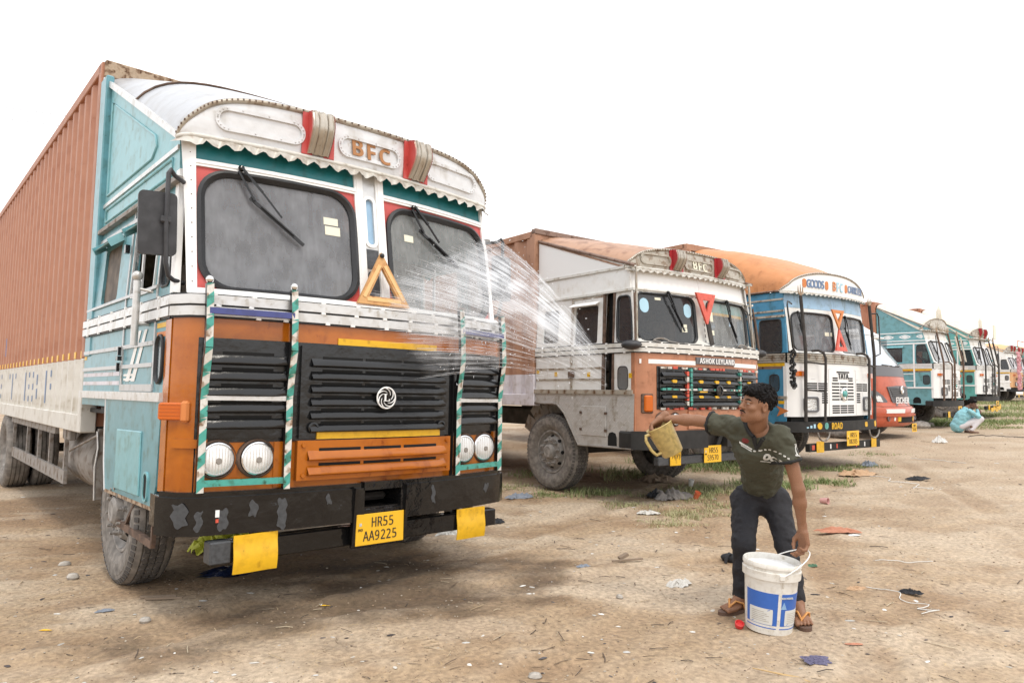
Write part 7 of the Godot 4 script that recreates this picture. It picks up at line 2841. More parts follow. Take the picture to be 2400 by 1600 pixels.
	jt.transform.basis = Basis(Vector3.BACK, 0.48) * Basis(Vector3.UP, 0.3)
	mat("jug_plastic", Color(0.58, 0.44, 0.17), 0.35, 0.0, noise_tex("fine", 0.06, 0.7, 1.15), 1.0)
	mats["jug_plastic"].backlight_enabled = true
	mats["jug_plastic"].backlight = Color(0.3, 0.22, 0.08)
	var jb := MB.new()
	jb.lathe([Vector2(0.0, -0.245), Vector2(0.06, -0.245), Vector2(0.068, -0.235), Vector2(0.083, -0.06), Vector2(0.088, -0.052), Vector2(0.085, -0.048), Vector2(0.08, -0.06), Vector2(0.064, -0.23), Vector2(0, -0.238)], Transform3D(Basis(), V(0.05, 0.03, 0.0)), 28)
	put(jt, "jug_body", jb, mats["jug_plastic"])
	tube1(jt, "jug_handle", mats["jug_plastic"], [V(-0.025, -0.04, 0), V(-0.06, -0.035, 0), V(-0.075, -0.06, 0), V(-0.072, -0.13, 0), V(-0.055, -0.17, 0), V(-0.018, -0.17, 0)], 0.01, 8)
	# bucket
	var bk := thing("bucket", "white paint bucket with blue printed labels, filled with water, standing before the man", "bucket", V(1.455, 0.0, -4.06), Basis(Vector3.RIGHT, 0.03) * Basis(Vector3.BACK, -0.06))
	var bucket_m := mat("bucket_plastic", Color(0.74, 0.72, 0.67), 0.38, 0.0, streak_tex("grime", 0.5, Color(0.62, 0.56, 0.47)), 2.5)
	var bb := MB.new()
	bb.lathe([Vector2(0, 0.004), Vector2(0.118, 0.004), Vector2(0.124, 0.008), Vector2(0.127, 0.03), Vector2(0.143, 0.3), Vector2(0.156, 0.304), Vector2(0.158, 0.345), Vector2(0.15, 0.35), Vector2(0.15, 0.362), Vector2(0.157, 0.366), Vector2(0.157, 0.384), Vector2(0.153, 0.39), Vector2(0.149, 0.386), Vector2(0.147, 0.36), Vector2(0.125, 0.03), Vector2(0, 0.02)], Transform3D(), 56)
	put(bk, "bucket_body", bb, bucket_m)
	var wm := MB.new()
	wm.lathe([Vector2(0.147, 0.356), Vector2(0.08, 0.357), Vector2(0, 0.3565)], Transform3D(), 40)
	put(bk, "water", wm, mat("bucket_water", Color(0.86, 0.87, 0.88), 0.05))  # water surface in one even near-white base colour
	var BS := func(u: float, v: float, o: float) -> Vector3:
		var r := lerpf(0.127, 0.143, (v - 0.03) / 0.27) + o
		return V(sin(u) * r, v, cos(u) * r)
	var blue := mat("label_blue", Color(0.035, 0.13, 0.47), 0.4, 0.0, streak_tex("flake2", 0.5, Color(1, 1, 1)), 3.0)
	for s in [-1.0, 1.0]:
		var lb := MB.new()
		var a := 0.07
		var e := 1.45
		lb.sheet(BS, minf(s * a, s * e) + 0.02, maxf(s * a, s * e) + 0.02, 0.06, 0.235, 0.0, 0.001, 18, 1)
		var o := put(bk, "blue_label", lb, blue)
		lb = MB.new()
		lb.plate(BS, rr(s * (0.2 + 0.55) + 0.02, 0.105, 1.0, 0.085, 0.02, 4), 0.001, 0.002, 3)
		put(o, "text_panel", lb, mats["print_white"])
		lb = MB.new()
		for k in 6:
			lb.sheet(BS, s * 0.75 - 0.38 + 0.02, s * 0.75 + 0.38 - 0.1 * (k % 3), 0.078 + k * 0.01, 0.08 + k * 0.01, 0.002, 0.0025, 6, 1)
		put(o, "fine_print", lb, mats["tin_grey"]).set_meta("kind", "stuff")
		lb = MB.new()
		lb.sheet(BS, minf(s * a, s * e), maxf(s * a, s * e), 0.042, 0.047, 0.0, 0.001, 12, 1)
		put(o, "blue_line", lb, blue)
	text1(bk, "lettering", "TATA PAINTS", mats["print_white"], BS.call(0.3, 0.215, 0.003), V(cos(0.3), 0, -sin(0.3)), Vector3.UP, 0.009, true)
	var tw := MB.new()
	for k in 6:
		tw.sheet(BS, 0.2 - 0.02 * (6 - k), 0.2 + 0.02 * (6 - k), 0.155 + k * 0.006, 0.158 + k * 0.006, 0.001, 0.002, 2, 1)
	put(bk, "tower_print", tw, mats["sticker_blue"]).set_meta("kind", "stuff")
	var bail := []
	for i in 17:
		var a := PI * i / 16
		bail.append(V(0.2 * sin(a), 0.33 + 0.12 * sin(a), 0.16 * cos(a)))
	tube1(bk, "bail", mats["white_clean"], bail, 0.0035, 6)
	for e in [-1.0, 1.0]:
		box1(bk, "bail_ear", bucket_m, V(0, 0.328, e * 0.16), V(0.03, 0.03, 0.012), 0.004)
	# man squatting far off
	var q := thing("person", "man in pale blue shirt and white trousers squatting on the grass, hand to mouth", "person")
	var g := land(11.75, -18.2)
	var c := V(11.72, g, -18.2)
	var qp := c + V(-0.17, 0.17, -0.1)
	var qn := c + V(0.02, 0.62, 0.0)
	var qh := Transform3D(Basis.looking_at(V(-0.55, 0.2, -0.8), Vector3.UP).scaled(Vector3.ONE * 1.0), c + V(0.12, 0.74, 0.06))
	var QB := Field.new(c + V(-0.5, -0.02, -0.5), c + V(0.6, 0.95, 0.5), 0.014)
	QB.cap(qp, qn, 0.12, 0.08, 0.05)
	QB.cap(qn, qh.origin, 0.055, 0.05, 0.03)
	var QS := Field.new(c + V(-0.5, -0.02, -0.5), c + V(0.6, 0.95, 0.5), 0.014)
	QS.cap(qp, qp.lerp(qn, 0.6), 0.17, 0.16, 0.05)
	QS.cap(qp.lerp(qn, 0.6), qn - V(0.02, 0.03, 0), 0.16, 0.09, 0.05)
	var QT := Field.new(c + V(-0.5, -0.02, -0.5), c + V(0.6, 0.95, 0.5), 0.014)
	for s in [-1.0, 1.0]:
		var hip: Vector3 = qp + V(0.02, 0.0, s * 0.09)
		var kn: Vector3 = c + V(0.27, 0.36, s * 0.11 + 0.03)
		var an: Vector3 = c + V(0.03, 0.06, s * 0.1 + 0.04)
		QT.cap(hip, kn, 0.1, 0.075, 0.04)
		QT.cap(kn, an + V(0, 0.03, 0), 0.07, 0.05, 0.03)
		QB.cap(an, an + V(0, 0.1, 0), 0.035, 0.035, 0.02)
		QB.cap(an + V(-0.03, -0.03, 0), an + V(0.16, -0.045, 0.02), 0.032, 0.024, 0.03)
		var sh: Vector3 = qn + V(-0.02, -0.06, s * 0.15)
		var el: Vector3 = c + V(0.2, 0.42, s * 0.13 + 0.04)
		var wr: Vector3 = c + V(0.24, 0.62, 0.07) if s > 0 else c + V(0.36, 0.52, 0.0)
		QS.cap(sh, el, 0.06, 0.05, 0.04)
		QS.cap(el, el.lerp(wr, 0.75), 0.05, 0.04, 0.03)
		QB.cap(sh, el, 0.04, 0.035, 0.03)
		QB.cap(el, wr, 0.035, 0.025, 0.03)
		QB.cap(wr, wr + V(-0.03, 0.05, -0.01), 0.028, 0.022, 0.02)
		for i in 4:
			QB.cap(wr + V(-0.02 + i * 0.012, 0.04, 0.01), wr + V(-0.05 + i * 0.014, 0.085, -0.005), 0.011, 0.009, 0.006)
	QS.wrinkle(0.02, V(9, 9, 9), 44)
	fields(q, "body", [QB, face_head(qh, qn, 0.006)], mats["skin_dark"])
	fields(q, "shirt", [QS], mat("pale_shirt", Color(0.24, 0.5, 0.56), 0.8))
	fields(q, "trousers", [QT], mat("pale_trousers", Color(0.6, 0.58, 0.6), 0.8))
	face_bits(q, qh, false)
	hair(q, qh, 0.006, 7, 150)


# ---------------------------------------------------------------- things lying about
func crumple(w: float, d: float, h: float, sd: int, n := 12, ragged := 0.35) -> MB:   # a crushed sheet lying on the ground
	var ns := FastNoiseLite.new()
	ns.seed = sd
	ns.frequency = 1.0
	ns.fractal_octaves = 3
	var mb := MB.new()
	var g := []
	for j in n + 1:
		var row := []
		for i in n + 1:
			var u := -1.0 + 2.0 * i / n
			var v := -1.0 + 2.0 * j / n
			var k := 1.0 + ragged * ns.get_noise_2d(atan2(v, u) * 1.6 + sd, 3.0)
			var r := maxf(absf(u), absf(v))
			var e := sqrt(u * u + v * v)
			var m := (r / e if e > 0.001 else 1.0) * k
			var y := h * (0.5 + 0.9 * ns.get_noise_2d(u * 1.9 + 7, v * 1.9)) * (1.0 - pow(r, 3.0)) + h * 0.4 * absf(ns.get_noise_2d(u * 5, v * 5)) + 0.004
			row.append(V(u * m * w / 2, maxf(0.003, y), v * m * d / 2))
		g.append(row)
	for j in n:
		for i in n:
			mb.q(g[j][i], g[j + 1][i], g[j + 1][i + 1], g[j][i + 1])
	return mb


func lay(called: String, mb: MB, m: Material, label: String, category: String, x: float, z: float, turn := 0.0, group := "", lift := 0.0) -> MeshInstance3D:
	var groups := {"plastic_bag": "plastic bags lying about", "black_rag": "black rags on the ground", "grey_rag": "grey rags on the ground", "cloth_pile": "heaps of old cloth", "white_cord": "white cords on the ground", "stone": "loose pale stones", "yellow_strip": "yellow plastic strips", "wood_splinter": "wood splinters", "cardboard_scrap": "torn cardboard pieces", "paper_cup": "paper cups on the ground"}
	return solo(called, mb, m, label, category, V(x, relief(x, z) + lift, z), Basis(Vector3.UP, turn), groups.get(called, group))


func pebble(w: float, h: float, sd: int) -> MB:
	var r := RandomNumberGenerator.new()
	r.seed = sd
	var mb := MB.new()
	mb.ball(V(0, h * 0.3, 0), V(w / 2, h * 0.6, w / 2 * r.randf_range(0.6, 0.9)), 8, Basis(Vector3.UP, r.randf() * TAU))
	return mb


func cord(pts: Array, r: float) -> MB:
	var c := Curve3D.new()
	for i in pts.size():
		var a: Vector3 = pts[maxi(i - 1, 0)]
		var b: Vector3 = pts[mini(i + 1, pts.size() - 1)]
		c.add_point(pts[i], (a - b) / 6.0, (b - a) / 6.0)
	c.bake_interval = 0.03
	var o := []
	for p in c.get_baked_points():
		o.append(V(p.x, relief(p.x, p.z) + p.y, p.z))
	var mb := MB.new()
	mb.tube(o, r, 5)
	return mb


func litter():
	var pw := mat("paper_white", Color(0.66, 0.65, 0.62), 0.8)
	var pl := mat("plastic_clear", Color(0.55, 0.53, 0.49), 0.5)
	var or_ := mat("cloth_orange", Color(0.45, 0.2, 0.125), 0.85)
	var dk := mat("cloth_black", Color(0.02, 0.021, 0.025), 0.8)
	var gy := mat("cloth_grey", Color(0.22, 0.2, 0.185), 0.9)
	var br := mat("cloth_brown", Color(0.24, 0.18, 0.13), 0.9)
	var cb := mat("cardboard", Color(0.46, 0.3, 0.18), 0.85)
	var pu := mat("cloth_purple", Color(0.13, 0.12, 0.2), 0.85, 0.0, noise_tex("fine", 0.06, 0.7, 1.15), 2.0)
	var bl := mat("sheet_blue", Color(0.2, 0.225, 0.27), 0.6)
	var st := mat("pale_stone", Color(0.5, 0.46, 0.41), 0.9, 0.0, noise_tex("dust", 0.01, 0.62, 1.12), 3.0)
	var lime := mat("lime_sack", Color(0.5, 0.52, 0.03), 0.6)
	lay("plastic_sack", crumple(0.62, 0.45, 0.2, 3, 14, 0.1), lime, "lime green plastic sack slumped under the nearest truck beside its front wheel", "sack", -2.35, -5.95, 0.4)
	lay("plastic_sheet", crumple(0.5, 0.3, 0.04, 5), mat("sheet_navy", Color(0.012, 0.02, 0.055), 0.3), "dark blue plastic sheet lying under the nearest truck's left yellow flap", "plastic sheet", -2.0, -5.2, 0.8)
	lay("cloth_pile", crumple(0.5, 0.34, 0.13, 7, 16), gy, "grey and black heap of cloth on the grass before the second truck", "cloth", 1.95, -8.63, 0.3)
	lay("cloth_rag", crumple(0.26, 0.2, 0.09, 17), dk, "black rag tucked against the heap of grey cloth", "rag", 1.78, -8.72, 0.9)
	lay("cloth_pile", crumple(0.48, 0.35, 0.13, 8), br, "dull brown bundle of cloth in the shade under the second truck's bumper", "cloth", 2.07, -9.94, 0.0)
	lay("orange_cloth", crumple(0.42, 0.14, 0.045, 9), or_, "faded orange cloth spread flat on bare earth right of the man", "cloth", 3.03, -6.62, -0.1)
	lay("paper_sheet", crumple(0.12, 0.08, 0.012, 10, 6), pw, "white sheet of paper touching the orange cloth", "paper", 3.12, -6.49, 0.2)
	var sh := MB.new()
	sh.ball(V(0, 0.03, 0), V(0.045, 0.04, 0.1), 12, Basis(Vector3.UP, 0.9))
	sh.tube([V(-0.07, 0.005, 0.05), V(-0.06, 0.05, 0.045), V(-0.035, 0.075, 0.03), V(0.0, 0.06, 0.01)], [0.012, 0.014, 0.012, 0.006], 6)
	lay("shoe", sh, dk, "black shoe lying on its side left of the man's legs", "shoe", 1.76, -5.68)
	var rc := MB.new()
	rc.lathe([Vector2(0.0, 0.0), Vector2(0.024, 0.0), Vector2(0.026, 0.024), Vector2(0.021, 0.027), Vector2(0.016, 0.016), Vector2(0, 0.016)], Transform3D(Basis(Vector3.RIGHT, 0.5), V(0, 0.012, 0)), 16)
	lay("bottle_cap", rc, mat("cap_red", Color(0.55, 0.03, 0.03), 0.4), "red plastic cap half hidden behind the base of the bucket", "cap", 1.29, -4.06)
	lay("purple_cloth", crumple(0.15, 0.12, 0.015, 11, 14, 0.45), pu, "ragged purple patterned cloth flattened into the earth below the bucket", "cloth", 1.52, -3.59, 0.3)
	lay("cardboard_scrap", crumple(0.62, 0.3, 0.09, 12), cb, "torn brown cardboard beside grass in front of the blue truck", "cardboard", 5.08, -10.42, 0.3)
	lay("cardboard_scrap", crumple(0.16, 0.09, 0.02, 13), cb, "small torn cardboard piece with a white cord trailing from it, right of the bucket", "cardboard", 2.35, -4.86, 0.2)
	for k in [[[V(5.2, 0.01, -10.3), V(5.35, 0.02, -10.05), V(5.2, 0.01, -9.75), V(5.5, 0.02, -9.6), V(5.25, 0.01, -9.3), V(5.45, 0.01, -9.2), V(5.3, 0.02, -9.05)], "long white cord trailing from the big torn cardboard"], [[V(2.4, 0.008, -4.85), V(2.55, 0.012, -4.72), V(2.5, 0.008, -4.6), V(2.62, 0.012, -4.5), V(2.5, 0.008, -4.42), V(2.6, 0.01, -4.36), V(2.48, 0.008, -4.34)], "looped white cord on bare earth right of the bucket"], [[V(7.1, 0.01, -12.6), V(7.2, 0.02, -12.3), V(7.35, 0.01, -12.1), V(7.5, 0.01, -11.7)], "thin white cord lying before the orange red truck"], [[V(2.85, 0.006, -5.6), V(3.05, 0.008, -5.55), V(3.3, 0.006, -5.6)], "short straight white cord on the earth beyond the orange cloth"], [[V(12.3, 0.02, -20.2), V(12.4, 0.2, -20.0), V(12.6, 0.05, -19.8)], "bent white strap by the grass near the squatting man"]]:
		lay("white_cord", cord(k[0], 0.0045 if k[0][0].x > 3 else 0.003), pw, k[1], "cord", 0, 0, 0.0, "", -relief(0, 0))
	lay("black_rag", crumple(0.34, 0.18, 0.05, 14), dk, "black rag on open ground in line with the red truck", "rag", 5.71, -9.97, 0.2)
	lay("black_rag", crumple(0.16, 0.07, 0.03, 15), dk, "small black rag right of the looped white cord", "rag", 2.64, -4.74, -0.3)
	lay("black_rag", crumple(0.2, 0.12, 0.05, 16), dk, "black rag on the earth just past the nearest truck's right yellow flap", "rag", -0.16, -7.14, 0.5)
	var cup := func(c: Material, label: String, x: float, z: float, tilt: float):
		var n := MB.new()
		n.lathe([Vector2(0, 0), Vector2(0.028, 0), Vector2(0.038, 0.09), Vector2(0.034, 0.09), Vector2(0.026, 0.006), Vector2(0, 0.006)], Transform3D(Basis(Vector3.UP, 0.7) * Basis(Vector3.RIGHT, tilt), V(0, 0.036 if tilt > 1.0 else 0.0, 0)), 16)
		lay("paper_cup", n, c, label, "cup", x, z)
	cup.call(mat("cup_orange", Color(0.6, 0.14, 0.06), 0.5), "orange paper cup tipped over beside the grey cloth heap", 2.21, -8.54, 0.5)
	cup.call(mat("cup_pink", Color(0.6, 0.33, 0.31), 0.5), "pink and white cup lying on the earth right of the man's shoulder", 3.6, -8.28, 1.5)
	cup.call(pw, "white cup standing in grass under the second truck's number plate", 2.39, -9.47, 0.2)
	lay("green_scrap", crumple(0.1, 0.05, 0.02, 18, 6), mat("leaf_green", Color(0.06, 0.14, 0.08), 0.7), "small green scrap on the earth right of the bucket rim", "scrap", 2.34, -5.56, 0.4)
	lay("plastic_bag", crumple(0.24, 0.13, 0.04, 19), pl, "crumpled clear plastic bag on bare earth below the grey cloth heap", "plastic bag", 1.46, -7.64, 0.0)
	lay("plastic_bag", crumple(0.2, 0.12, 0.05, 20), pl, "crumpled clear plastic bag left of the man's feet", "plastic bag", 1.16, -4.95, 0.6)
	lay("plastic_bag", crumple(0.36, 0.2, 0.07, 21), pw, "white plastic bag behind the nearest truck's right flap", "plastic bag", -0.5, -6.61, 0.2)
	lay("plastic_bag", crumple(0.3, 0.25, 0.14, 22), pw, "white plastic bag on open ground short of the squatting man", "plastic bag", 9.43, -15.6, 0.2)
	lay("plastic_bag", crumple(0.3, 0.2, 0.1, 23), bl, "blue grey plastic bag by grass at the blue truck's right flap", "plastic bag", 5.85, -11.6, 0.2)
	lay("blue_rag", crumple(0.34, 0.18, 0.06, 24), bl, "blue and white rag between the nearest truck and the second truck's wheel", "rag", 0.11, -8.58, 0.3)
	lay("grey_rag", crumple(0.11, 0.05, 0.02, 25, 8, 0.5), bl, "grey blue rag on the earth midway along the bottom of the photo", "rag", 0.55, -5.4, 0.3)
	lay("grey_rag", crumple(0.1, 0.05, 0.015, 26, 8, 0.5), bl, "grey blue rag pressed into earth below the front wheel of the nearest truck", "rag", -2.42, -4.3, 0.5)
	var bx := MB.new()
	bx.bar(V(-0.12, 0.012, 0.0), V(0.1, 0.018, 0.03), 0.018, 0.012)
	bx.bar(V(-0.08, 0.012, 0.04), V(0.14, 0.012, 0.05), 0.014, 0.012)
	lay("wood_splinter", bx, br, "pair of wood splinters with dark rag beside the nearest truck's front wheel", "splinter", -2.22, -4.57, 0.2)
	bx = MB.new()
	bx.bar(V(-0.13, 0.012, 0.0), V(0.12, 0.018, 0.04), 0.018, 0.012)
	bx.bar(V(-0.05, 0.02, -0.03), V(0.02, 0.05, -0.02), 0.05, 0.02)
	lay("wood_splinter", bx, br, "splintered board with a knot on bare earth left of the man", "splinter", 0.9, -5.55, 0.4)
	bx = MB.new()
	for k in 6:
		bx.tube([V(-0.16 + k * 0.012, 0.006, -0.06 + k * 0.008), V(0.02 + k * 0.006, 0.008, 0.05 + k * 0.01)], 0.0025, 4)
	lay("broom_straw", bx, mat("straw", Color(0.5, 0.34, 0.16), 0.8), "bundle of broom straws at the bottom edge below the bucket", "straw", 1.33, -3.43)
	for k in [[-3.04, -4.99, 0.1, "white bone shaped stone left of the nearest truck's front wheel"], [-3.35, -5.39, 0.09, "pale lump of stone upper left of the bone shaped stone"], [-2.08, -4.11, 0.07, "pale pebble below the nearest truck's front wheel"], [0.7, -4.6, 0.06, "white pebble alone on bare earth left of the man"], [0.12, -3.42, 0.07, "pale pebble at the bottom edge of the photo"], [11.56, -19.95, 0.5, "large pale rock at the edge of grass behind the red truck"], [12.2, -20.6, 0.3, "grey rock in the grass near the large pale rock"]]:
		lay("stone", pebble(k[2], k[2] * 0.5, int(k[2] * 900) + 3), st, k[3], "stone", k[0], k[1])
	lay("dark_branch", cord([V(10.9, 0.02, -16.9), V(11.2, 0.04, -16.85), V(11.7, 0.03, -16.95), V(12.1, 0.02, -16.5)], 0.009), dk, "dark branch on open ground to the right of the squatting man", "branch", 0, 0, 0.0, "", -relief(0, 0))
	lay("yellow_strip", crumple(0.075, 0.012, 0.006, 28, 4), mats["yellow"], "thin yellow plastic strip on the earth at lower left", "plastic strip", -2.53, -3.93)
	lay("yellow_strip", crumple(0.075, 0.012, 0.006, 29, 4), mats["yellow"], "thin yellow plastic strip on the earth below the nearest truck's number plate", "plastic strip", -1.15, -4.47)
	lay("orange_scrap", crumple(0.1, 0.03, 0.008, 30, 6), or_, "small orange scrap on the earth right of the purple cloth", "scrap", 1.82, -3.82)
	# small litter nobody could count: grit, chips, straw, scraps
	var r := RandomNumberGenerator.new()
	r.seed = 99
	var tiny := func(called: String, mesh: Mesh, n: int, cols: Array, s0: float, s1: float, label: String, flat: float):
		var mm := MultiMesh.new()
		mm.transform_format = MultiMesh.TRANSFORM_3D
		mm.use_colors = true
		mm.mesh = mesh
		mm.instance_count = n
		for i in n:
			var dist := 2.2 * exp(r.randf() * 2.3)
			var ang := r.randf_range(-0.85, 0.85)
			var x := dist * sin(ang)
			var z := -dist * cos(ang) - 0.3
			var s := r.randf_range(s0, s1) * (1.0 + 0.06 * dist)
			mm.set_instance_transform(i, Transform3D(Basis(Vector3.UP, r.randf() * TAU) * Basis.from_scale(V(s * r.randf_range(0.6, 1.8), s * flat * r.randf_range(0.5, 1.2), s)), V(x, relief(x, z) + 0.001, z)))
			mm.set_instance_color(i, cols[r.randi() % cols.size()] * r.randf_range(0.7, 1.15))
		var o := MultiMeshInstance3D.new()
		o.name = called
		o.multimesh = mm
		var m := StandardMaterial3D.new()
		m.vertex_color_use_as_albedo = true
		m.roughness = 0.9
		o.material_override = m
		o.set_meta("kind", "stuff")
		o.set_meta("label", label)
		o.set_meta("category", called.replace("_", " "))
		add_child(o)
	var sm := SphereMesh.new()
	sm.radius = 0.5
	sm.height = 1.0
	sm.radial_segments = 6
	sm.rings = 3
	tiny.call("gravel", sm, 9000, [Color(0.34, 0.26, 0.18), Color(0.28, 0.2, 0.13), Color(0.42, 0.36, 0.29), Color(0.2, 0.15, 0.11)], 0.003, 0.011, "small gravel and clods scattered over the earth", 0.6)
	var cm := crumple(1.0, 0.7, 0.5, 41, 4).mesh(null)
	tiny.call("litter_scraps", cm, 900, [Color(0.66, 0.65, 0.62), Color(0.6, 0.58, 0.54), Color(0.5, 0.47, 0.42), Color(0.1, 0.09, 0.09), Color(0.06, 0.05, 0.05)], 0.006, 0.03, "tiny pale and dark scraps of litter trodden into the earth", 0.35)
	var tw := MB.new()
	tw.tube([V(-0.5, 0.1, 0), V(-0.1, 0.16, 0.04), V(0.5, 0.1, -0.03)], 0.035, 4)
	tiny.call("twigs", tw.mesh(null), 1100, [Color(0.1, 0.07, 0.05), Color(0.05, 0.04, 0.035), Color(0.42, 0.32, 0.2), Color(0.5, 0.42, 0.3)], 0.02, 0.07, "dry straws and dark twigs scattered over the earth", 0.7)
	grass()
	# overhead wires crossing the sky at the left
	for k in [[8.3, 0.0, "upper"], [8.05, 0.5, "lower"]]:
		var pts := []
		for i in 21:
			var u := -1.0 + i / 10.0
			pts.append(V(-60 + 45 * u + 20, 0, -40 - 12 * u))
			pts[-1].y = (19.0 if k[2] == "upper" else 18.3) + 1.6 * u * u - 3.0 * u
		var mb := MB.new()
		mb.tube(pts, 0.02, 4)
		solo("power_line", mb, mat("wire", Color(0.3, 0.32, 0.35), 0.7), "thin %s power line crossing the white sky left of the brown container" % k[2], "power line")


func grass():
	var blade := SurfaceTool.new()
	blade.begin(Mesh.PRIMITIVE_TRIANGLES)
	blade.set_smooth_group(-1)
	var row := []
	for i in 4:
		var f := i / 3.0
		row.append([V(-0.5 * (1.0 - f * f), f, 0.35 * f * f), V(0.5 * (1.0 - f * f), f, 0.35 * f * f)])
	for i in 3:
		for v in [row[i][0], row[i + 1][0], row[i][1], row[i][1], row[i + 1][0], row[i + 1][1]]:
			blade.add_vertex(v)
	blade.generate_normals()
	var mesh := blade.commit()
	var r := RandomNumberGenerator.new()
	r.seed = 123
	# x, z, radius x, radius z, blades, height, dryness
	var spots := [[0.45, -8.75, 0.3, 0.3, 420, 0.06, 0.2], [0.05, -9.4, 0.5, 0.5, 300, 0.07, 0.4], [1.05, -8.85, 0.5, 0.3, 700, 0.11, 0.3], [1.3, -8.1, 0.35, 0.25, 300, 0.07, 0.5], [1.75, -10.6, 0.7, 0.7, 600, 0.16, 0.4], [2.3, -8.8, 0.55, 0.5, 700, 0.09, 0.4], [2.55, -9.2, 0.5, 0.5, 500, 0.1, 0.4], [1.85, -7.5, 0.4, 0.35, 700, 0.08, 0.75], [1.55, -7.05, 0.35, 0.2, 380, 0.05, 0.8], [2.35, -8.1, 0.3, 0.3, 300, 0.06, 0.6], [3.1, -11.6, 1.1, 0.7, 1600, 0.2, 0.1], [3.9, -10.8, 0.8, 0.6, 700, 0.14, 0.2], [3.6, -9.5, 0.7, 0.35, 1100, 0.13, 0.15], [4.3, -9.7, 0.5, 0.25, 600, 0.09, 0.2], [5.0, -11.1, 0.6, 0.35, 600, 0.08, 0.2], [5.7, -11.5, 0.5, 0.3, 400, 0.07, 0.3], [6.8, -13.3, 0.6, 0.4, 260, 0.06, 0.4], [0.35, -10.6, 0.5, 0.5, 300, 0.12, 0.3], [2.0, -7.9, 1.2, 0.5, 420, 0.04, 0.7],
		[13.2, -22.4, 2.2, 1.6, 3000, 0.2, 0.1], [12.4, -20.9, 1.6, 0.9, 1700, 0.15, 0.15], [14.8, -22.3, 2.2, 1.6, 2600, 0.14, 0.2], [13.6, -19.9, 1.4, 0.6, 900, 0.08, 0.35], [17.5, -26.0, 3.0, 2.0, 2600, 0.16, 0.2], [21.5, -31.0, 4.0, 3.0, 3000, 0.2, 0.25], [27.0, -37.0, 5.0, 3.0, 3000, 0.22, 0.3], [20.0, -26.5, 2.5, 1.5, 1400, 0.1, 0.35], [31.0, -39.0, 6.0, 2.5, 2600, 0.2, 0.3]]
	var total := 0
	for s in spots:
		total += s[4]
	var mm := MultiMesh.new()
	mm.transform_format = MultiMesh.TRANSFORM_3D
	mm.use_colors = true
	mm.mesh = mesh
	mm.instance_count = total
	var n := 0
	for s in spots:
		for i in s[4]:
			var a := r.randf() * TAU
			var d := sqrt(r.randf()) * (0.75 + 0.35 * sin(a * 3.0 + s[0]) + 0.2 * sin(a * 7.0))
			var x: float = s[0] + cos(a) * d * s[2]
			var z: float = s[1] + sin(a) * d * s[3]
			var h: float = s[5] * r.randf_range(0.25, 1.05)
			var w: float = 0.004 + 0.00045 * Vector2(x, z).length()
			mm.set_instance_transform(n, Transform3D(Basis(Vector3.UP, r.randf() * TAU) * Basis(Vector3.RIGHT, r.randf_range(0.0, 0.7)) * Basis.from_scale(V(w, h, h)), V(x, relief(x, z) - 0.005, z)))
			var dry := clampf(s[6] + 0.14 + r.randf_range(-0.3, 0.3), 0.0, 1.0)
			mm.set_instance_color(n, Color(0.12, 0.2, 0.05).lerp(Color(0.46, 0.41, 0.24), dry) * r.randf_range(0.75, 1.2))
			n += 1
	var o := MultiMeshInstance3D.new()
	o.name = "grass"
	o.multimesh = mm
	var m := StandardMaterial3D.new()
	m.vertex_color_use_as_albedo = true
	m.roughness = 0.8
	m.cull_mode = BaseMaterial3D.CULL_DISABLED
	m.backlight_enabled = true
	m.backlight = Color(0.25, 0.35, 0.1)
	o.material_override = m
	o.set_meta("kind", "stuff")
	o.set_meta("label", "patchy tufts of grass growing along the row of trucks")
	o.set_meta("category", "grass")
	add_child(o)


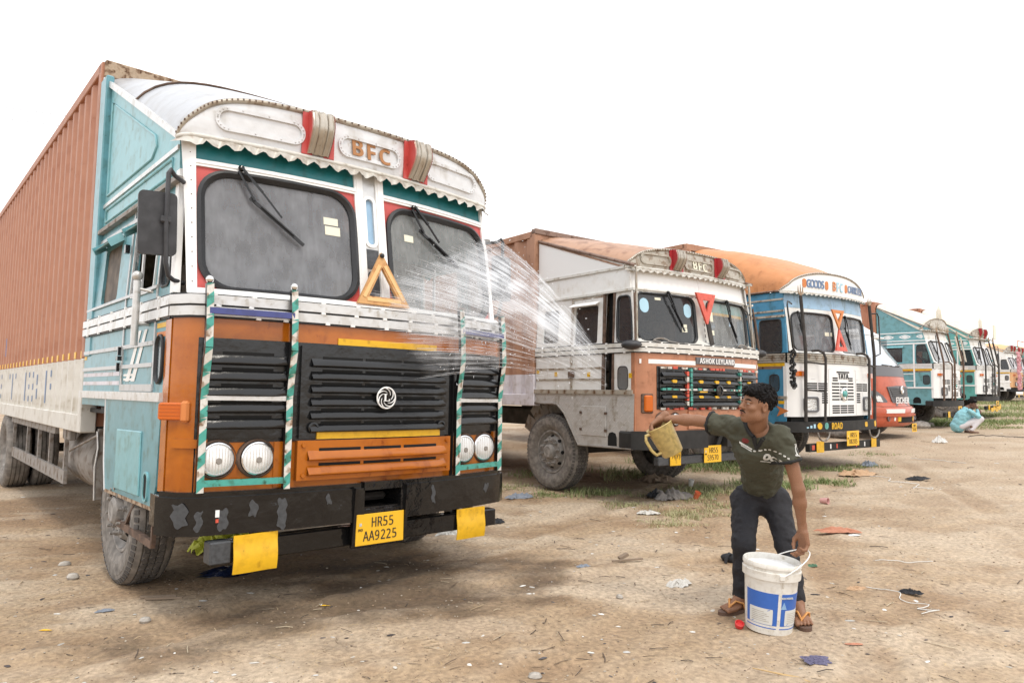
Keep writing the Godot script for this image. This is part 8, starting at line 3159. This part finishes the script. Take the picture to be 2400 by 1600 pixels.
func water():
	# the flung water: thin broken sheets full of streaks, with strands and drops flying round them
	var r := RandomNumberGenerator.new()
	r.seed = 55
	var src := V(0.66, 1.41, -4.48)
	var path := func(k: float, f: float, side: float) -> Vector3:
		# k runs down the windscreen from its upper right corner to the grille, f from the jug's swing to the truck
		var hit := V(-0.2, 2.58, -5.66).lerp(V(-0.98, 1.97, -4.8), minf(k / 0.62, 1.0))
		if k > 0.62:
			hit = hit.lerp(V(-0.6, 1.4, -4.74), (k - 0.62) / 0.38)
		return (src + V(0.1 * (k - 0.3), 0.2 * (0.35 - k), 0.0)).lerp(hit, f) + V(0.02 * sin(k * 9.0), 0.1 * sin(f * PI), side * (0.3 + f))
	var s := 512
	var n1 := FastNoiseLite.new()
	n1.seed = 71
	n1.frequency = 0.055
	n1.fractal_octaves = 5
	n1.fractal_gain = 0.6
	var im := n1.get_image(s, s / 16)
	im.resize(s, s, Image.INTERPOLATE_CUBIC)
	var n2 := FastNoiseLite.new()
	n2.seed = 72
	n2.frequency = 0.012
	n2.fractal_octaves = 4
	var im2 := n2.get_image(s, s)
	im.convert(Image.FORMAT_L8)
	im2.convert(Image.FORMAT_L8)
	var a := im.get_data()
	var b := im2.get_data()
	var out := PackedByteArray()
	out.resize(s * s * 4)
	for y in s:
		var f := float(y) / s
		for x in s:
			var k := float(x) / s
			var i := y * s + x
			var body := exp(-pow((k - 0.27) / 0.26, 2.0)) + 0.5 * exp(-pow((k - 0.75) / 0.2, 2.0)) * smoothstep(0.45, 0.85, f)
			var ends := smoothstep(0.02, 0.4, f) * (1.0 - 0.55 * smoothstep(0.7, 1.0, f)) * smoothstep(0.0, 0.06, k) * (1.0 - smoothstep(0.94, 1.0, k)) * (1.0 - smoothstep(0.96, 1.0, f))
			var streak := smoothstep(0.3, 0.75, a[i] / 255.0)
			var gap := smoothstep(0.25, 0.6, b[i] / 255.0)
			var al := clampf(body * ends * (0.14 + 0.5 * streak) * (0.5 + 0.5 * gap), 0.0, 0.55)
			out[i * 4] = 236
			out[i * 4 + 1] = 239
			out[i * 4 + 2] = 243
			out[i * 4 + 3] = int(255 * al)
	var m := StandardMaterial3D.new()
	m.resource_name = "water_sheet"
	m.albedo_texture = ImageTexture.create_from_image(Image.create_from_data(s, s, false, Image.FORMAT_RGBA8, out))
	m.transparency = BaseMaterial3D.TRANSPARENCY_ALPHA
	m.roughness = 0.3
	m.texture_repeat = false
	m.cull_mode = BaseMaterial3D.CULL_DISABLED
	m.backlight_enabled = true
	m.backlight = Color(0.6, 0.6, 0.6)
	var t := thing("water_splash", "fan of flung white water flying from the man toward the nearest truck's windscreen", "water splash")
	for side in [-0.05, 0.07]:
		var st := SurfaceTool.new()
		st.begin(Mesh.PRIMITIVE_TRIANGLES)
		st.set_smooth_group(1)
		var nk := 30
		var nf := 24
		for j in nf:
			for i in nk:
				for c in [[0, 0], [1, 0], [1, 1], [0, 0], [1, 1], [0, 1]]:
					var k := float(i + c[0]) / nk
					var f := float(j + c[1]) / nf
					st.set_uv(Vector2(k if side < 0.0 else lerpf(0.04, 0.97, 1.0 - absf(k - 1.0)), f))
					st.add_vertex(path.call(k, f, side + 0.025 * sin(k * 14.0 + side * 40.0)))
		st.generate_normals()
		st.set_material(m)
		var o := MeshInstance3D.new()
		o.name = "water_sheet"
		o.mesh = st.commit()
		t.add_child(o, true)
	var mb := MB.new()
	mb.tube([V(0, 0, -0.5), V(0, 0, -0.35), V(0, 0, 0.1), V(0, 0, 0.4), V(0, 0, 0.5)], [0.0, 0.6, 1.0, 0.7, 0.0], 5, false)
	var mesh := mb.mesh(null)
	var n := 1700
	var mm := MultiMesh.new()
	mm.transform_format = MultiMesh.TRANSFORM_3D
	mm.mesh = mesh
	mm.instance_count = n
	for i in n:
		var k := clampf(r.randfn(0.3, 0.2) if r.randf() < 0.8 else r.randf_range(0.55, 1.0), 0.0, 1.0)
		var f := lerpf(0.08, 0.97, pow(r.randf(), 0.6))
		var side := r.randfn(0.0, 0.07)
		var p: Vector3 = path.call(k, f, side)
		var q: Vector3 = path.call(k, f + 0.02, side)
		var L := r.randf_range(0.1, 0.5) * (0.4 + 0.7 * f)
		var w := r.randf_range(0.00025, 0.0008) * (1.7 if r.randf() < 0.08 else 1.0)
		if r.randf() < 0.3:      # loose drops
			L = r.randf_range(0.006, 0.02)
			w = r.randf_range(0.0015, 0.003)
			p += V(r.randfn(0, 0.06), r.randfn(0, 0.06), r.randfn(0, 0.06))
		var z := (q - p).normalized()
		var x := z.cross(Vector3.UP).normalized()
		mm.set_instance_transform(i, Transform3D(Basis(x * w, x.cross(z) * w, z * L), p))
	var o := MultiMeshInstance3D.new()
	o.name = "water_strand"
	o.multimesh = mm
	o.material_override = mat("flung_water", Color(0.8, 0.82, 0.85), 0.2)
	o.set_meta("kind", "stuff")
	t.add_child(o, true)
